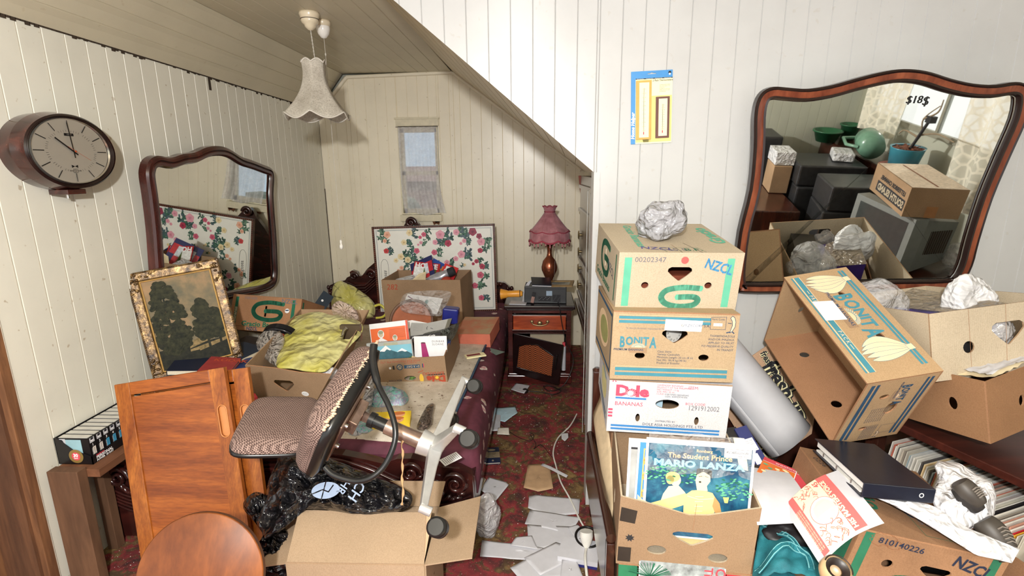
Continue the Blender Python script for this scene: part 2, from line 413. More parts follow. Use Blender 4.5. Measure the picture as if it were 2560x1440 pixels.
# far parts of the room seen only in the mirror: rear wall and right wall with a window
M_rear = paint('grey_green_paint', (196, 196, 180), .2, .5)
wr = MB(M_rear); strips(wr, [1.5 + .0975 * k for k in range(21)], lambda s, z, d: (3.45 - (s - 1.5), -1.42 - d, z), lambda s: 0, lambda s: ZC, 0); wr.build('wall_rear', kind='structure')
wq = MB(M_rear)
RY0, RY1, RZ0, RZ1 = -1.30, .70, 1.18, 2.15
def rq(y0, y1, z0, z1): wq.box(3.40, 3.46, y0, y1, z0, z1)
rq(-1.5, RY0, 0, ZC); rq(RY1, YF + .1, 0, ZC); rq(RY0, RY1, 0, RZ0); rq(RY0, RY1, RZ1, ZC)
wq.build('wall_right', kind='structure')
M_raw = wood('raw_timber', (88, 56, 36), (150, 104, 68), 5, 'z', .7, 10)
M_frame = plain('cream_gloss', (222, 212, 184), .35, var=.08, bump=.1)
wn = MB(plain('grey_sash', (150, 146, 130), .6))
wn.box(3.385, 3.42, RY0, RY1, RZ0 - .03, RZ0 + .02); wn.box(3.39, 3.42, RY0, RY1, RZ1 - .02, RZ1 + .03)
for y in (RY0, -.3, RY1 - .03): wn.box(3.39, 3.42, y, y + .03, RZ0, RZ1)
wino = wn.build('window_2', kind='structure')
gm, n_, o_ = nt('dusty_glass'); prin(n_, o_, (.75, .8, .78), .15, 0, Alpha=.18); MATS['dusty_glass'] = gm
g_ = MB(gm); g_.box(3.40, 3.404, RY0, RY1, RZ0, RZ1); g_.build('window_glass', wino)
sh = MB(M_rear)  # unseen slabs added outside walls and ceiling to stop light leaking in
sh.box(-2.35, -2.12, 1.5, 5.0, 0, 2.75); sh.box(-2.35, 3.6, -1.6, 5.0, 2.62, 2.70); sh.box(-2.3, WX0 - .03, YB + .10, YB + .14, 0, 2.7); sh.box(WX1 + .03, .8, YB + .10, YB + .14, 0, 2.7); sh.box(WX0 - .03, WX1 + .03, YB + .10, YB + .14, 2.13, 2.7); sh.box(WX0 - .03, WX1 + .03, YB + .10, YB + .14, 0, 1.16)
sh.box(.50, .56, YF + .15, 5.0, 0, 2.65); sh.box(3.5, 3.56, -1.6, 2.6, 0, 1.1); sh.box(-.6, 3.6, YF + .12, YF + .16, 2.35, 2.65)
sh.build('wall_outer', kind='structure')
# ---- small back window
wn = MB(M_frame)
wn.box(WX0 - .01, WX1 + .012, YB - .022, YB - .001, WZ1 + .01, 2.105); wn.box(WX0 - .02, WX1 + .02, YB - .03, YB, 2.098, 2.112)
wn.box(WX0 - .012, WX1 + .012, YB - .034, YB + .0, WZ0 - .062, WZ0 - .002)          # sill
for x in (WX0, WX1 - .012): wn.box(x, x + .012, YB - .004, YB + .09, WZ0, WZ1)
wn.box(WX0, WX1, YB, YB + .09, WZ1 - .01, WZ1 + .012); wn.box(WX0, WX1, YB, YB + .09, WZ0 - .01, WZ0 + .012)
w1 = wn.build('window_1', kind='structure', bevel=.002)
ws = MB(M_frame)
for x in (WX0 + .012, WX1 - .04): ws.box(x, x + .028, YB + .05, YB + .08, WZ0, WZ1)
ws.box(WX0, WX1, YB + .05, YB + .085, 1.615, 1.65); ws.box(WX0, WX1, YB + .05, YB + .08, WZ0, WZ0 + .05); ws.box(WX0, WX1, YB + .05, YB + .08, WZ1 - .04, WZ1)
ws.build('window_sash', w1)
g_ = MB(gm); g_.box(WX0, WX1, YB + .062, YB + .066, WZ0, WZ1); g_.build('window_glass', w1)
ck = MB(plain('broken_wood', (104, 66, 42), .9)); 
for x0, x1, dz in ((-1.20, -1.10, .02), (-.95, -.88, .03), (-.93, -.885, .012)): ck.plate([(x0, WZ0 - .062), (x1, WZ0 - .062), (x1 - .01, WZ0 - .062 - dz), ((x0 + x1) / 2, WZ0 - .062 - dz * .6), (x0 + .015, WZ0 - .062 - dz * 1.1)], (), .004, 0, T(0, YB - .038, 0))
ck.build('broken_sill_edge', w1)
gd = MB(plain('garden_soil', (110, 100, 80), .9)); gd.box(-4, 2, YB + .2, YB + 5, -.05, -.02); gd.build('floor_outside', kind='structure')
# outside world: sky and shrubs beyond the small window
og = MB(plain('garden_leaves', (86, 104, 92), .9, var=.4, sc_=6)); random.seed(4)
og.box(-2.2, .2, YB + 2.2, YB + 2.6, -.02, 1.1)
for i in range(26): og.ell((-1.9 + random.random() * 1.8, YB + 2.2 + random.random() * .6, .55 + random.random() * .75), (.22, .2, .2), n=8, k=5)
og.build('garden_hedge', label='blurry dark hedge outside beyond the small back window', cat='hedge')
og = MB(plain('neighbour_roof', (120, 96, 92), .8, var=.2, sc_=10)); og.box(-2.6, .2, YB + 3.2, YB + 3.6, -.02, 1.5); og.hexa([(-2.8, YB + 3.0, 1.5), (.4, YB + 3.0, 1.5), (-2.8, YB + 3.9, 1.5), (.4, YB + 3.9, 1.5), (-2.2, YB + 3.4, 1.72), (-.2, YB + 3.4, 1.72), (-2.2, YB + 3.5, 1.72), (-.2, YB + 3.5, 1.72)])
og.build('neighbouring_shed', label='dull reddish shed roof seen faintly beyond the back window', cat='shed')
# ---- doorway timber at the far left
dj = MB(M_raw)
dj.box(XL - .02, XL + .006, 1.668, 1.703, 0, 2.2)
dj.box(XL - .16, XL - .02, 1.655, 1.700, 0, 2.2, wood('dark_raw_timber', (70, 44, 30), (116, 78, 52), 5, 'z', .7, 8))
dj.box(XL - .30, XL - .16, 1.60, 1.70, 0, 2.2)
dj.box(XL - .36, XL - .26, .9, 1.62, 0, 2.2, MATS['dark_raw_timber'])
dj.build('door_1', kind='structure')
pl = MB(plain('torn_paint_edge', (214, 205, 190), .8)); random.seed(9); z = 0.0
while z < 2.1:
    h = .02 + random.random() * .05; q = random.random() * .006; pl.box(XL + .001, XL + .0045, 1.698 - q, 1.708, z, z + h); z += h
pl.build('trim_2', kind='structure')
# ================================================================ CARTONS
M_cb = cardboard('cardboard', (170, 140, 110)); M_cbd = cardboard('cardboard_inside', (166, 124, 92), .2)
M_cbl = cardboard('light_cardboard', (192, 177, 153), .12); M_cbo = cardboard('old_cardboard', (158, 120, 90), .35)
M_cbw = cardboard('white_cardboard', (214, 213, 216), .05)
I_green = plain('green_print', (96, 178, 148), .8, var=.08); I_dgreen = plain('dark_green_print', (30, 104, 76), .8, var=.12)
I_teal = plain('teal_print', (66, 132, 148), .8, var=.1); I_navy = plain('navy_print', (36, 74, 104), .8, var=.15)
I_blk = plain('black_ink', (40, 40, 44), .8, var=.2); I_grey = plain('grey_ink', (110, 108, 116), .8); I_red = plain('red_print', (214, 72, 84), .8)
I_sun = plain('pale_print', (226, 196, 158), .8, var=.05); I_blue = plain('blue_print', (58, 128, 190), .8, var=.08); I_white = plain('white_print', (244, 244, 244), .7, var=.03)
I_brown = plain('brown_ink', (130, 80, 50), .8); I_dblue = plain('dark_blue_ink', (38, 62, 92), .8, var=.25); I_rust = plain('rust_ink', (176, 70, 44), .8)
def ovalh(cx, cz, rx, rz, n=14): return [(cx + rx * math.cos(2 * PI * i / n), cz + rz * math.sin(2 * PI * i / n)) for i in range(n)]
def hearth(cx, cz, w, h): return [(cx - w / 2, cz + h * .18), (cx - w * .48, cz + h * .38), (cx - w * .36, cz + h * .5), (cx + w * .36, cz + h * .5), (cx + w * .48, cz + h * .38), (cx + w / 2, cz + h * .18), (cx + w * .3, cz - h * .15), (cx + w * .03, cz - h * .5), (cx - w * .03, cz - h * .5), (cx - w * .3, cz - h * .15)]
def face_frames(M, w, d, h):
    Z = lambda a: Matrix.Rotation(math.radians(a), 4, 'Z')
    return {'f': M @ T(0, -d / 2, 0), 'b': M @ T(0, d / 2, 0) @ Z(180), 'l': M @ T(-w / 2, 0, 0) @ Z(-90), 'r': M @ T(w / 2, 0, 0) @ Z(90),
            't': M @ T(0, -d / 2, h) @ FLAT, 'u': M @ T(0, d / 2, 0) @ Matrix.Rotation(PI / 2, 4, 'X') @ Matrix.Rotation(PI, 4, 'Z') @ T(0, 0, 0)}
def carton(name, M, w, d, h, label, open_='t', mat=None, inn=None, holes={}, prints={}, cat='cardboard box', group=None, t=.005, tops={}, parent=None, edge=None):
    mat = mat or M_cb; mb = MB(mat); FF = face_frames(M, w, d, h)
    sz = {'f': (w, h), 'b': (w, h), 'l': (d, h), 'r': (d, h), 't': (w, d), 'u': (w, d)}
    for k in 'fblrtu':
        if k in open_: continue
        a, b = sz[k]; e = 0 if k in 'fb' else t
        if k in 'lr': e = t
        if k == 'u':
            mb.plate([(-w / 2 + t, t), (w / 2 - t, t), (w / 2 - t, d - t), (-w / 2 + t, d - t)], holes.get(k, ()), t, inn or mat, M @ T(0, -d / 2, t) @ FLAT); continue
        if k == 't': out = [(-w / 2, 0), (w / 2, 0), (w / 2, d), (-w / 2, d)]
        else:
            zt = b - (.0002 if 't' in open_ else t); out = [(-a / 2 + e, 0), (a / 2 - e, 0), (a / 2 - e, zt)] + tops.get(k, []) + [(-a / 2 + e, zt)]
        mb.plate(out, holes.get(k, ()), t, mat, FF[k], edge=inn or M_cbd)
    for k, fn in prints.items(): fn(mb, FF[k], *sz[k])
    return mb.build(name, parent, label, cat, group)
def glogo(mb, X, cx, cz, w, h, col, th=.16):
    P = [(1.0, .88), (.55, .92), (.16, .80), (.03, .5), (.16, .20), (.5, .07), (.86, .14), (.97, .36), (.84, .50), (.45, .49)]
    pts = [(cx + (p[0] - .5) * w, cz + (p[1] - .5) * h) for p in bez([(a, b, 0) for a, b in P], 5)]
    mb.line(pts, th * h * 1.05, col, X); r = th * h * .52
    mb.oval(pts[0][0], pts[0][1], r, r, col, X); mb.oval(pts[-1][0], pts[-1][1], r, r, col, X)
def stain(mb, X, cx, cz, r, seed=1, m=None, wd=.0012):
    random.seed(seed); pts = [(cx + r * (1 + random.uniform(-.25, .25)) * math.cos(a), cz + .6 * r * (1 + random.uniform(-.25, .25)) * math.sin(a)) for a in [2 * PI * i / 24 for i in range(24)]]
    mb.line(pts, wd, m or I_brown, X, closed=True)
# ---- top box of the stack: green G
def g1f(mb, X, w, h):
    mb.rect(-.195, .015, -.17, h - .018, I_green, X); mb.rect(.16, .012, .185, h - .02, I_green, X)
    glogo(mb, X, .01, .050, .138, .084, I_green, .235); mb.oval(.012, .185, .013, .013, plain('red_sticker', (232, 92, 88), .6, var=.04), X, d=.0012)
    mb.text('00202347', -.16, .178, .018, I_grey, X, w=1.05); mb.text('NZCL', .082, .16, .034, plain('blue_ink', (64, 132, 176), .8, var=.35, sc_=120), X, bold=.03, rot=-.28, w=.8)
def g1t(mb, X, w, d):
    mb.text('Gracio', .205, .12, .05, I_green, X, bold=.035, rot=PI / 2 + .06, mirror=False, w=1.15)
    mb.text('Gracio Bananas', -.125, .38, .032, I_green, X, bold=.02, rot=-PI / 2 - .03, w=1.1)
    mb.line([(0, 0), (-.01, .1)], .001, I_brown, X); mb.line([(.07, .0), (.04, .12)], .0015, M_gap, X)
    mb.line([(-.05, .005), (-.06, .06), (.07, .06), (.085, .005)], .0014, I_dgreen, X); mb.line([(0, .005), (-.005, .06)], .0014, I_dgreen, X)
    mb.text('45.5', -.045, .02, .03, I_grey, X); mb.text('B.F.', .02, .02, .03, I_dgreen, X); mb.text('NZCL', -.13, .045, .03, plain('violet_ink', (96, 88, 140), .8), X, bold=.02, rot=-.2)
def g1l(mb, X, w, h):
    glogo(mb, X, -.02, .125, .15, .14, I_dgreen, .17); mb.text('Gracio Bananas', -.17, .022, .03, I_dgreen, X, bold=.02); mb.rect(.165, .02, .178, h - .02, I_dgreen, X); mb.text('NZCL', .04, .11, .03, I_dblue, X, rot=-.2)
G1 = RT((.482, 2.001, 1.189), (7.8, 1.0, 3.4))
carton('banana_box', G1, .43, .42, .212, 'closed pale banana box with green G and red dot, topmost of the tall stack', open_='', mat=M_cbl, inn=M_cbl,
       holes={'f': [hearth(.0, .135, .085, .05), ovalh(-.117, .093, .013, .012), ovalh(.105, .093, .013, .012)], 'l': [[(-.02, .09), (-.005, .09), (-.005, .16), (-.02, .16)]]},
       prints={'f': g1f, 't': g1t, 'l': g1l})
m = MB(wood('reddish_wood', (96, 44, 30), (150, 78, 52), 6, 'x', .5, 8)); m.box(-.19, .17, -.17, .17, .012, .115, None, G1)
m.build('wooden_case', None, 'reddish wooden case glimpsed through the handle hole of the topmost banana box', 'case')
# ---- second: BONITA
def bonita_logo(mb, X, x, z, k, m1, m2=None, rot=0):
    Y = X @ T(x, 0, z) @ Matrix.Rotation(-rot, 4, 'Y')
    px_ = 0
    for ch, hh, dz in zip('BONITA', (1.22, .95, .72, .72, .95, 1.22), (0, .26, .50, .50, .26, 0)):
        g_ = text_geo(ch, .035)[0]; wd_ = max(v[0] for v in g_) - min(v[0] for v in g_); f_ = .72 * k / .7
        mb.text(ch, px_, dz * k, hh * k, m1, Y, bold=.035, w=.72 / hh); px_ += wd_ * f_ + .07 * k
    cx, cz = px_ / 2, .0
    mb.oval(cx, cz + .0, .8 * k, .48 * k, I_sun, Y, d=.0011); mb.rect(cx - 1.0 * k, -.66 * k, cx + 1.0 * k, -.02 * k, M_cb, Y, .00125)
    for j in range(13):
        a = PI * (j + .5) / 13; mb.line([(cx + .5 * k * math.cos(a), .33 * k * math.sin(a)), (cx + .78 * k * math.cos(a), .46 * k * math.sin(a))], .04 * k, m1, Y, .0014)
    mb.line([(cx + .45 * k * math.cos(PI * j / 10), .3 * k * math.sin(PI * j / 10)) for j in range(11)], .04 * k, m1, Y, .0014)
    mb.text('PREMIUM BANANAS', -.02, -.40 * k, .25 * k, m2 or m1, Y, bold=.01, w=1.04, d=.0016)
def banana_man(mb, X, x, z, k):
    P = [(0, 1), (.25, .8), (.42, .3), (.38, -.3), (.1, -.85), (-.15, -1), (-.05, -.6), (.08, -.1), (.0, .4), (-.22, .75)]
    mb.pp([(x + p[0] * k, z + p[1] * k) for p in P], I_sun, X); mb.line([(x + p[0] * k, z + p[1] * k) for p in P], k * .06, I_dblue, X, .0012, True)
    mb.line([(x - .05 * k, z + .1 * k), (x - .45 * k, z + .15 * k)], k * .07, I_dblue, X); mb.line([(x - .1 * k, z - .9 * k), (x - .5 * k, z - 1.0 * k)], k * .12, I_dblue, X); mb.line([(x + .1 * k, z - .85 * k), (x + .35 * k, z - 1.05 * k)], k * .12, I_dblue, X)
def b2f(mb, X, w, h):
    for z0, z1 in ((.222, .232), (.207, .217)): mb.rect(-.195, z0, .118, z1, I_teal, X)
    for z0, z1 in ((.033, .045), (.015, .027)): mb.rect(-.198, z0, .192, z1, I_teal, X)
    mb.line([(-.195, .236), (.118, .236)], .0014, I_sun, X); mb.line([(-.198, .049), (.192, .049)], .0014, I_sun, X)
    bonita_logo(mb, X, -.187, .120, .031, I_teal, I_dblue)
    mb.text('"In North America, Imported by Fruit Importers', -.17, .186, .0065, I_grey, X)
    for i, t_ in enumerate(('Class: Extra', 'Variety: Cavendish', 'Minimum Length: 20 cm (8 in)', 'Net Wt. 18.14 kg (40 lb)', 'Product of Ecuador')): mb.text(t_, -.055, .104 - i * .0105, .0072, I_dblue, X)
    for i, t_ in enumerate(('THIABENDAZOLE', 'AND/OR IMAZALIL', 'APPLIED TO FRUIT', 'TO PRESERVE QUALITY', 'IN TRANSIT')): mb.text(t_, .205, .166 - i * .0125, .0075, I_dblue, X, al='r', shear=.1)
    mb.line([(.118, .235), (.17, .238), (.17, .193), (.118, .193)], .0012, I_dblue, X, closed=True); mb.text('Farm Code:', .122, .226, .0065, I_dblue, X)
    mb.rect(.128, .205, .158, .215, I_white, X, .0012); mb.text('BO-NO', .134, .2075, .005, I_blk, X, d=.0018); banana_man(mb, X, .19, .212, .03)
    mb.pp([(-.038, .185), (.088, .183), (.091, .222), (-.036, .225)], plain('white_label', (248, 248, 246), .5, var=.02), X, .0022)
    mb.text('Exported by: ', -.03, .202, .008, I_sun, X, d=.003); mb.text('GITZYCORP S.A.', .018, .2, .0095, I_dblue, X, d=.003)
def b2l(mb, X, w, h):
    mb.oval(.0, .13, .13, .07, I_sun, X); mb.oval(.02, .13, .10, .05, plain('olive_print', (150, 150, 90), .8), X, .001)
    mb.line([(-.19, .235), (.19, .225)], .012, I_navy, X); mb.line([(-.19, .03), (.19, .02)], .012, I_navy, X); mb.line([(.19, .23), (.19, .02)], .012, I_navy, X)
B2 = RT((.475, 1.936, .917), (-.8, 1.6, .3))
carton('banana_box', B2, .43, .42, .25, 'banana box with teal stripes and white export label, second from the stack top', open_='', mat=cardboard('tan_cardboard', (180, 156, 124), .12),
       holes={'f': [hearth(.0, .162, .088, .045), ovalh(-.115, .09, .018, .0115), ovalh(.106, .089, .018, .0115)]}, prints={'f': b2f, 'l': b2l})
ck = MB(plain('chrome', (190, 185, 180), .2, 1), plain('clock_dial', (226, 222, 214), .5, var=.03), I_blk)
X = B2 @ T(.02, -.13, .155) @ Matrix.Rotation(.5, 4, 'Z'); ck.tube([(0, 0, 0), (0, .035, 0)], .045, 24, 0, X); ck.oval(0, 0, .038, .038, 1, X, .001, 28)
for i, s_ in enumerate(('XII', 'I', 'II', 'III', 'IV', 'V', 'VI', 'VII', 'VIII', 'IX', 'X', 'XI')):
    a = PI / 2 - i * PI / 6; ck.text(s_, .03 * math.cos(a), .03 * math.sin(a) - .004, .008, 2, X, al='c', d=.002)
ck.build('alarm_clock', None, 'round roman-numeral clock seen inside the brown banana box through its handle hole', 'clock')
# ---- third: white Dole
I_dred = plain('dole_red', (224, 78, 104), .8, var=.06)
def dole_logo(mb, X, x, z, k, m=None, bar=None, sun=None):
    m = m or I_dred; mb.text('D', x, z, k, m, X, bold=.05, w=1.15); mb.text('o', x + k * .92, z, k * .98, m, X, bold=.05, w=1.2); mb.text('l', x + k * 1.78, z, k, m, X, bold=.06, w=1.1); mb.text('e', x + k * 2.1, z, k * .98, m, X, bold=.05, w=1.2)
    cx, cz = x + k * 1.3, z + k * .25; mb.oval(cx, cz, k * .24, k * .24, sun or I_white, X, d=.0016)
    for j in range(16):
        a = 2 * PI * j / 16; mb.pp([(cx + k * .2 * math.cos(a - .1), cz + k * .2 * math.sin(a - .1)), (cx + k * .62 * math.cos(a), cz + k * .5 * math.sin(a)), (cx + k * .2 * math.cos(a + .1), cz + k * .2 * math.sin(a + .1))], sun or I_white, X, d=.0015)
    mb.rect(x, z - k * .34, x + k * 2.75, z - k * .17, bar or I_blue, X)
def d3f(mb, X, w, h):
    dole_logo(mb, X, -.19, .148, .04); mb.text('BANANAS', -.19, .108, .0155, I_dred, X)
    for i, t_ in enumerate(('CAVENDISH BANANAS', 'PRODUCT OF THE PHILIPPINES', 'NET WEIGHT: 13 kg', 'SIZE: MIN. 20 cm', 'CLASS 1')): mb.text(t_, -.045, .193 - i * .0085, .0062, I_dred, X)
    mb.text('CERTIFIED BANANAS', -.015, .158, .0062, I_dblue, X); mb.text('GGN. 4049929741056', -.015, .15, .006, I_dblue, X)
    mb.text('ITEM:', .065, .186, .011, I_dred, X); mb.text('BOX CODE:', .06, .124, .0095, I_dred, X); mb.text('1291912002', .074, .104, .019, I_grey, X, w=.82)
    mb.text('DISTRIBUTED BY', -.04, .05, .0066, I_dblue, X); mb.text('DOLE ASIA HOLDINGS PTE. LTD', -.085, .033, .0105, I_dblue, X)
    for z in (.022, .009): mb.rect(-.2, z, .19, z + .008, I_blue, X)
    mb.text('*', -.213, .175, .05, I_dred, X, bold=.02, d=.0014)
    for j in range(3): mb.rect(-.213, .06 + .013 * j, -.197, .068 + .013 * j, I_dred, X)
def d3l(mb, X, w, h):
    mb.oval(.03, .12, .1, .06, plain('faded_yellow', (216, 208, 150), .8), X); mb.line([(-.15, .05), (.15, .04)], .01, I_navy, X); mb.line([(-.15, .03), (.15, .02)], .008, I_navy, X); mb.line([(-.1, .17), (.1, .16)], .01, I_blue, X)
D3 = RT((.486, 1.962, .704), (1.9, 1.6, -2.7))
dl = carton('banana_box', D3, .43, .42, .21, 'white banana box with pink lettering and blue stripes, third from the stack top', open_='', mat=M_cbw, holes={'f': [ovalh(-.004, .122, .042, .018, 20), ovalh(-.105, .062, .008, .016), ovalh(.105, .062, .008, .016)]}, prints={'f': d3f, 'l': d3l}, inn=M_cb)
m = MB(plain('pale_blue_plastic', (190, 218, 232), .4)); m.box(-.08, .0, -.12, .1, .05, .16, None, D3); m.build('blue_plastic_tub', None, 'pale blue thing glimpsed inside the white banana box', 'tub')
# hidden plain carton carrying the stack
carton('cardboard_box', RT((.50, 2.07, .425), (0, 0, 0)), .40, .38, .276, 'plain carton hidden behind the box of vinyl records, bottom of the stack', open_='', mat=M_cbo)
# ---- open record box
R4 = RT((.489, 1.643, .402), (4.6, 1.0, -4.8)); RW, RD, RH = .42, .40, .265
def r4f(mb, X, w, h):
    mb.pp([(-.205, .225), (-.155, .215), (-.16, .165), (-.208, .172)], plain('black_tape', (48, 42, 38), .5), X, .001); mb.rect(-.206, .012, -.165, .07, MATS['black_tape'], X, .001)
    pts = [(-.172 + .016 * (1 if i % 2 else .55) * math.cos(PI * i / 8), .108 + .016 * (1 if i % 2 else .55) * math.sin(PI * i / 8)) for i in range(16)]; mb.pp(pts, I_blk, X)
    mb.line([(.02, .26), (.018, .16)], .0012, M_cbd, X)
def r4l(mb, X, w, h):
    for r in range(7): mb.text('SUPER CAVENDISH BANANAS', -.02 + (r % 2) * .01, .235 - .013 * r, .006, I_brown, X)
rb = carton('record_box', R4, RW, RD, RH, 'open brown box holding vinyl records, front of the tall stack below the white box', open_='t', mat=cardboard('mid_cardboard', (160, 132, 104), .10), inn=M_cbl,
       holes={'f': [hearth(.02, .125, .125, .05), ovalh(-.085, .07, .03, .018), ovalh(.105, .06, .03, .018)], 'l': [ovalh(.02, .12, .01, .03)]}, prints={'f': r4f, 'l': r4l},
       tops={'f': [(.06, RH - .044), (.0, RH - .05), (-.1, RH - .024)]}, t=.006)
# records inside
def sleeve(name, M, w, h, mat, label, cat='record', group=None, fn=None, t=.004):
    mb = MB(mat); mb.box(-w / 2, w / 2, 0, t, 0, h, None, M)
    if fn: fn(mb, M, w, h)
    return mb.build(name, None, label, cat, group)
I_night = None
def night_mat():
    m, n, o = nt('night_sky_print'); v = coords(n); f = noi(n, v, 14, 5, .6, .5)
    prin(n, o, ramp(n, [(.3, s2l((22, 50, 84))), (.5, s2l((34, 92, 122))), (.7, s2l((70, 142, 160)))], f), .35); return m
M_night = night_mat(); I_skin = plain('skin_print', (250, 226, 180), .5, var=.03); I_leaf = plain('leaf_print', (96, 176, 136), .5, var=.3); I_cream = plain('cream_print', (250, 240, 190), .5, var=.03)
I_hair = plain('dark_hair_print', (40, 44, 40), .5); I_blond = plain('blond_print', (210, 200, 130), .5, var=.1); I_tunic = plain('tunic_print', (240, 206, 140), .5, var=.06); I_lblue = plain('lightblue_print', (150, 206, 232), .5, var=.03)
I_peach = plain('peach_print', (244, 196, 150), .5)
def album(mb, X, w, h):
    mb.rect(-w / 2 + .008, .006, w / 2 - .008, h - .016, M_night, X)
    Z = h / .3; P = lambda x, z: (x * Z * 1.08 - .022, z * Z + .036)
    random.seed(12)
    for cx_2, cz_2, rx, rz, n_ in ((-.075, .165, .075, .03, 90), (.1, .135, .05, .035, 75)):
        for i in range(n_):
            a = random.random() * 6.28; r = math.sqrt(random.random()); x, z = cx_2 + rx * r * math.cos(a), cz_2 + rz * r * math.sin(a)
            mb.oval(x * Z, z * Z + .03, .0055, .0025, I_leaf if i % 3 else I_dgreen, X, .001 + i * 1e-5, 7, random.uniform(-.6, .6))
    mb.pp([P(*p) for p in ((.098, .285), (.125, .285), (.142, .19), (.12, .195))], I_cream, X, .0012)
    # woman: generic figure
    mb.pp([P(*p) for p in ((-.075, .07), (-.068, .1), (-.055, .125), (-.03, .13), (-.012, .11), (.0, .07))], I_skin, X, .0014); mb.oval(*P(-.038, .145), .016, .02, I_skin, X, .0016)
    mb.oval(*P(-.046, .155), .022, .017, I_blond, X, .0018); mb.oval(*P(-.052, .145), .012, .015, I_blond, X, .0018)
    # man: generic figure in a tunic, arms spread
    mb.pp([P(*p) for p in ((-.012, .02), (-.014, .1), (.005, .118), (.03, .122), (.058, .115), (.072, .09), (.06, .02))], I_tunic, X, .0020)
    mb.pp([P(*p) for p in ((-.01, .108), (-.05, .09), (-.105, .066), (-.107, .05), (-.05, .052), (-.005, .075))], I_tunic, X, .0019)
    mb.pp([P(*p) for p in ((.064, .105), (.078, .085), (.085, .055), (.072, .045), (.06, .075))], plain('bronze_print', (190, 150, 96), .5), X, .0021)
    mb.pp([P(*p) for p in ((-.105, .07), (-.122, .078), (-.135, .092), (-.134, .078), (-.145, .068), (-.135, .062), (-.142, .052), (-.125, .05), (-.106, .053))], I_skin, X, .0021)
    mb.rect(-.112 * Z, .048 * Z, -.1 * Z, .068 * Z, I_white, X, .0023); mb.pp([P(*p) for p in ((.07, .055), (.088, .05), (.104, .03), (.09, .018), (.074, .03))], I_peach, X, .0022)
    mb.pp([P(*p) for p in ((.018, .12), (.012, .15), (.016, .172), (.034, .178), (.048, .17), (.05, .15), (.042, .135), (.045, .12))], I_skin, X, .0024)
    mb.pp([P(*p) for p in ((.012, .165), (.014, .185), (.035, .192), (.052, .182), (.053, .155), (.047, .168), (.03, .178))], I_hair, X, .0026)
    mb.oval(*P(.024, .146), .004, .003, I_hair, X, .0028, 8); mb.line([P(.02, .162), P(.028, .164)], .0015, I_hair, X, .0028); mb.line([P(.036, .164), P(.044, .162)], .0015, I_hair, X, .0028)
    mb.line([P(-.005, .1), P(.025, .092), P(.06, .098)], .002, I_cream, X, .0024)
    for z in (.1, .085, .07, .055, .04): mb.line([P(.015, z), P(.035, z + .002)], .002, I_cream, X, .0025)
    mb.pp([P(*p) for p in ((.085, .105), (.1, .105), (.098, .088), (.09, .088))], plain('lantern_print', (250, 244, 120), .5), X, .002); mb.rect(.092 * Z, .02, .095 * Z, .088 * Z, I_hair, X, .0019)
    mb.rect(.07 * Z, .007, .143 * Z, .07 * Z, plain('violet_print', (44, 42, 96), .5), X, .0011)
    for x, z in ((.1, .05), (.13, .055), (.118, .04)): mb.oval(x * Z, z * Z, .009, .011, I_peach, X, .0023); mb.oval(x * Z, (z - .025) * Z, .014, .014, I_white, X, .0022)
    mb.text('Romberg', .012 * Z, .268 * Z, .009, I_peach, X, al='c', d=.003, bold=.02)
    mb.text('The Student Prince', .0 * Z, .247 * Z, .0165, I_peach, X, al='c', d=.003, bold=.02, w=1.05)
    mb.text('MARIO LANZA', .0, .221 * Z, .021, I_lblue, X, al='c', d=.003, bold=.045, w=1.36)
    mb.rect(.065 * Z, .258 * Z, .138 * Z, .286 * Z, I_white, X, .0032); mb.line([(.067 * Z, .26 * Z), (.136 * Z, .26 * Z), (.136 * Z, .284 * Z), (.067 * Z, .284 * Z)], .0008, I_blk, X, .0036, True)
    mb.text('RCA', .07 * Z, .271 * Z, .008, I_blk, X, d=.004, shear=.3); mb.text('Records', .09 * Z, .271 * Z, .009, I_blk, X, d=.004, shear=.3); mb.text('RPL 3315', .104 * Z, .262 * Z, .0055, I_blk, X, d=.004)
LZ = R4 @ T(-.0, -.190, .118) @ Matrix.Rotation(math.radians(-9), 4, 'X')
sleeve('record_sleeve', LZ @ T(.026, 0, .0), .325, .328, I_white, 'record sleeve with dark blue cover showing a singer, front of the open record box', fn=album)
def sl_blue(mb, X, w, h):
    mb.rect(-w / 2 + .006, .01, w / 2 - .006, h - .008, plain('sky_blue_print', (70, 140, 206), .5), X)
    mb.line([(-w / 2 + .02, .02), (-w / 2 + .02, h - .03), (0, h - .03)], .004, plain('gold_print', (214, 178, 96), .5), X)
    for z in (.24, .19, .13, .08, .04): mb.line([(-w / 2 + .032 + .02 * math.cos(a / 2) + (.01), z + .022 * math.sin(a / 2)) for a in range(13)], .004, MATS['gold_print'] if z > .1 else I_red, X)
sleeve('record_sleeve', LZ @ T(-.012, .008, .004) @ Matrix.Rotation(.015, 4, 'Y'), .305, .31, I_white, 'record sleeve with light blue cover and gold scrolls, peeking out left behind the front record', fn=sl_blue)
def sl_grey(mb, X, w, h): mb.rect(-w / 2 + .008, .01, w / 2, h - .035, plain('silver_grey_print', (170, 172, 170), .4, var=.25, sc_=12), X); mb.rect(-w / 2 + .008, h - .035, w / 2, h - .028, I_blk, X)
sleeve('record_sleeve', LZ @ T(-.036, .016, .002), .305, .312, I_white, 'record sleeve with silver grey cover, leftmost in the open record box', fn=sl_grey)
for i in range(14):
    random.seed(50 + i); c = random.choice([(236, 234, 226), (210, 60, 60), (60, 110, 80), (230, 210, 150), (90, 120, 170), (180, 180, 176), (240, 238, 232)])
    sleeve('record_sleeve', LZ @ T(random.uniform(-.012, .012), .026 + i * .0115, random.uniform(-.015, -.002) - .03 - .003 * i), .303, .305, plain('sleeve_%d_%d_%d' % c, c, .5), 'record sleeve packed upright behind the cover with the singer', group='records packed in the open record box', t=.005)
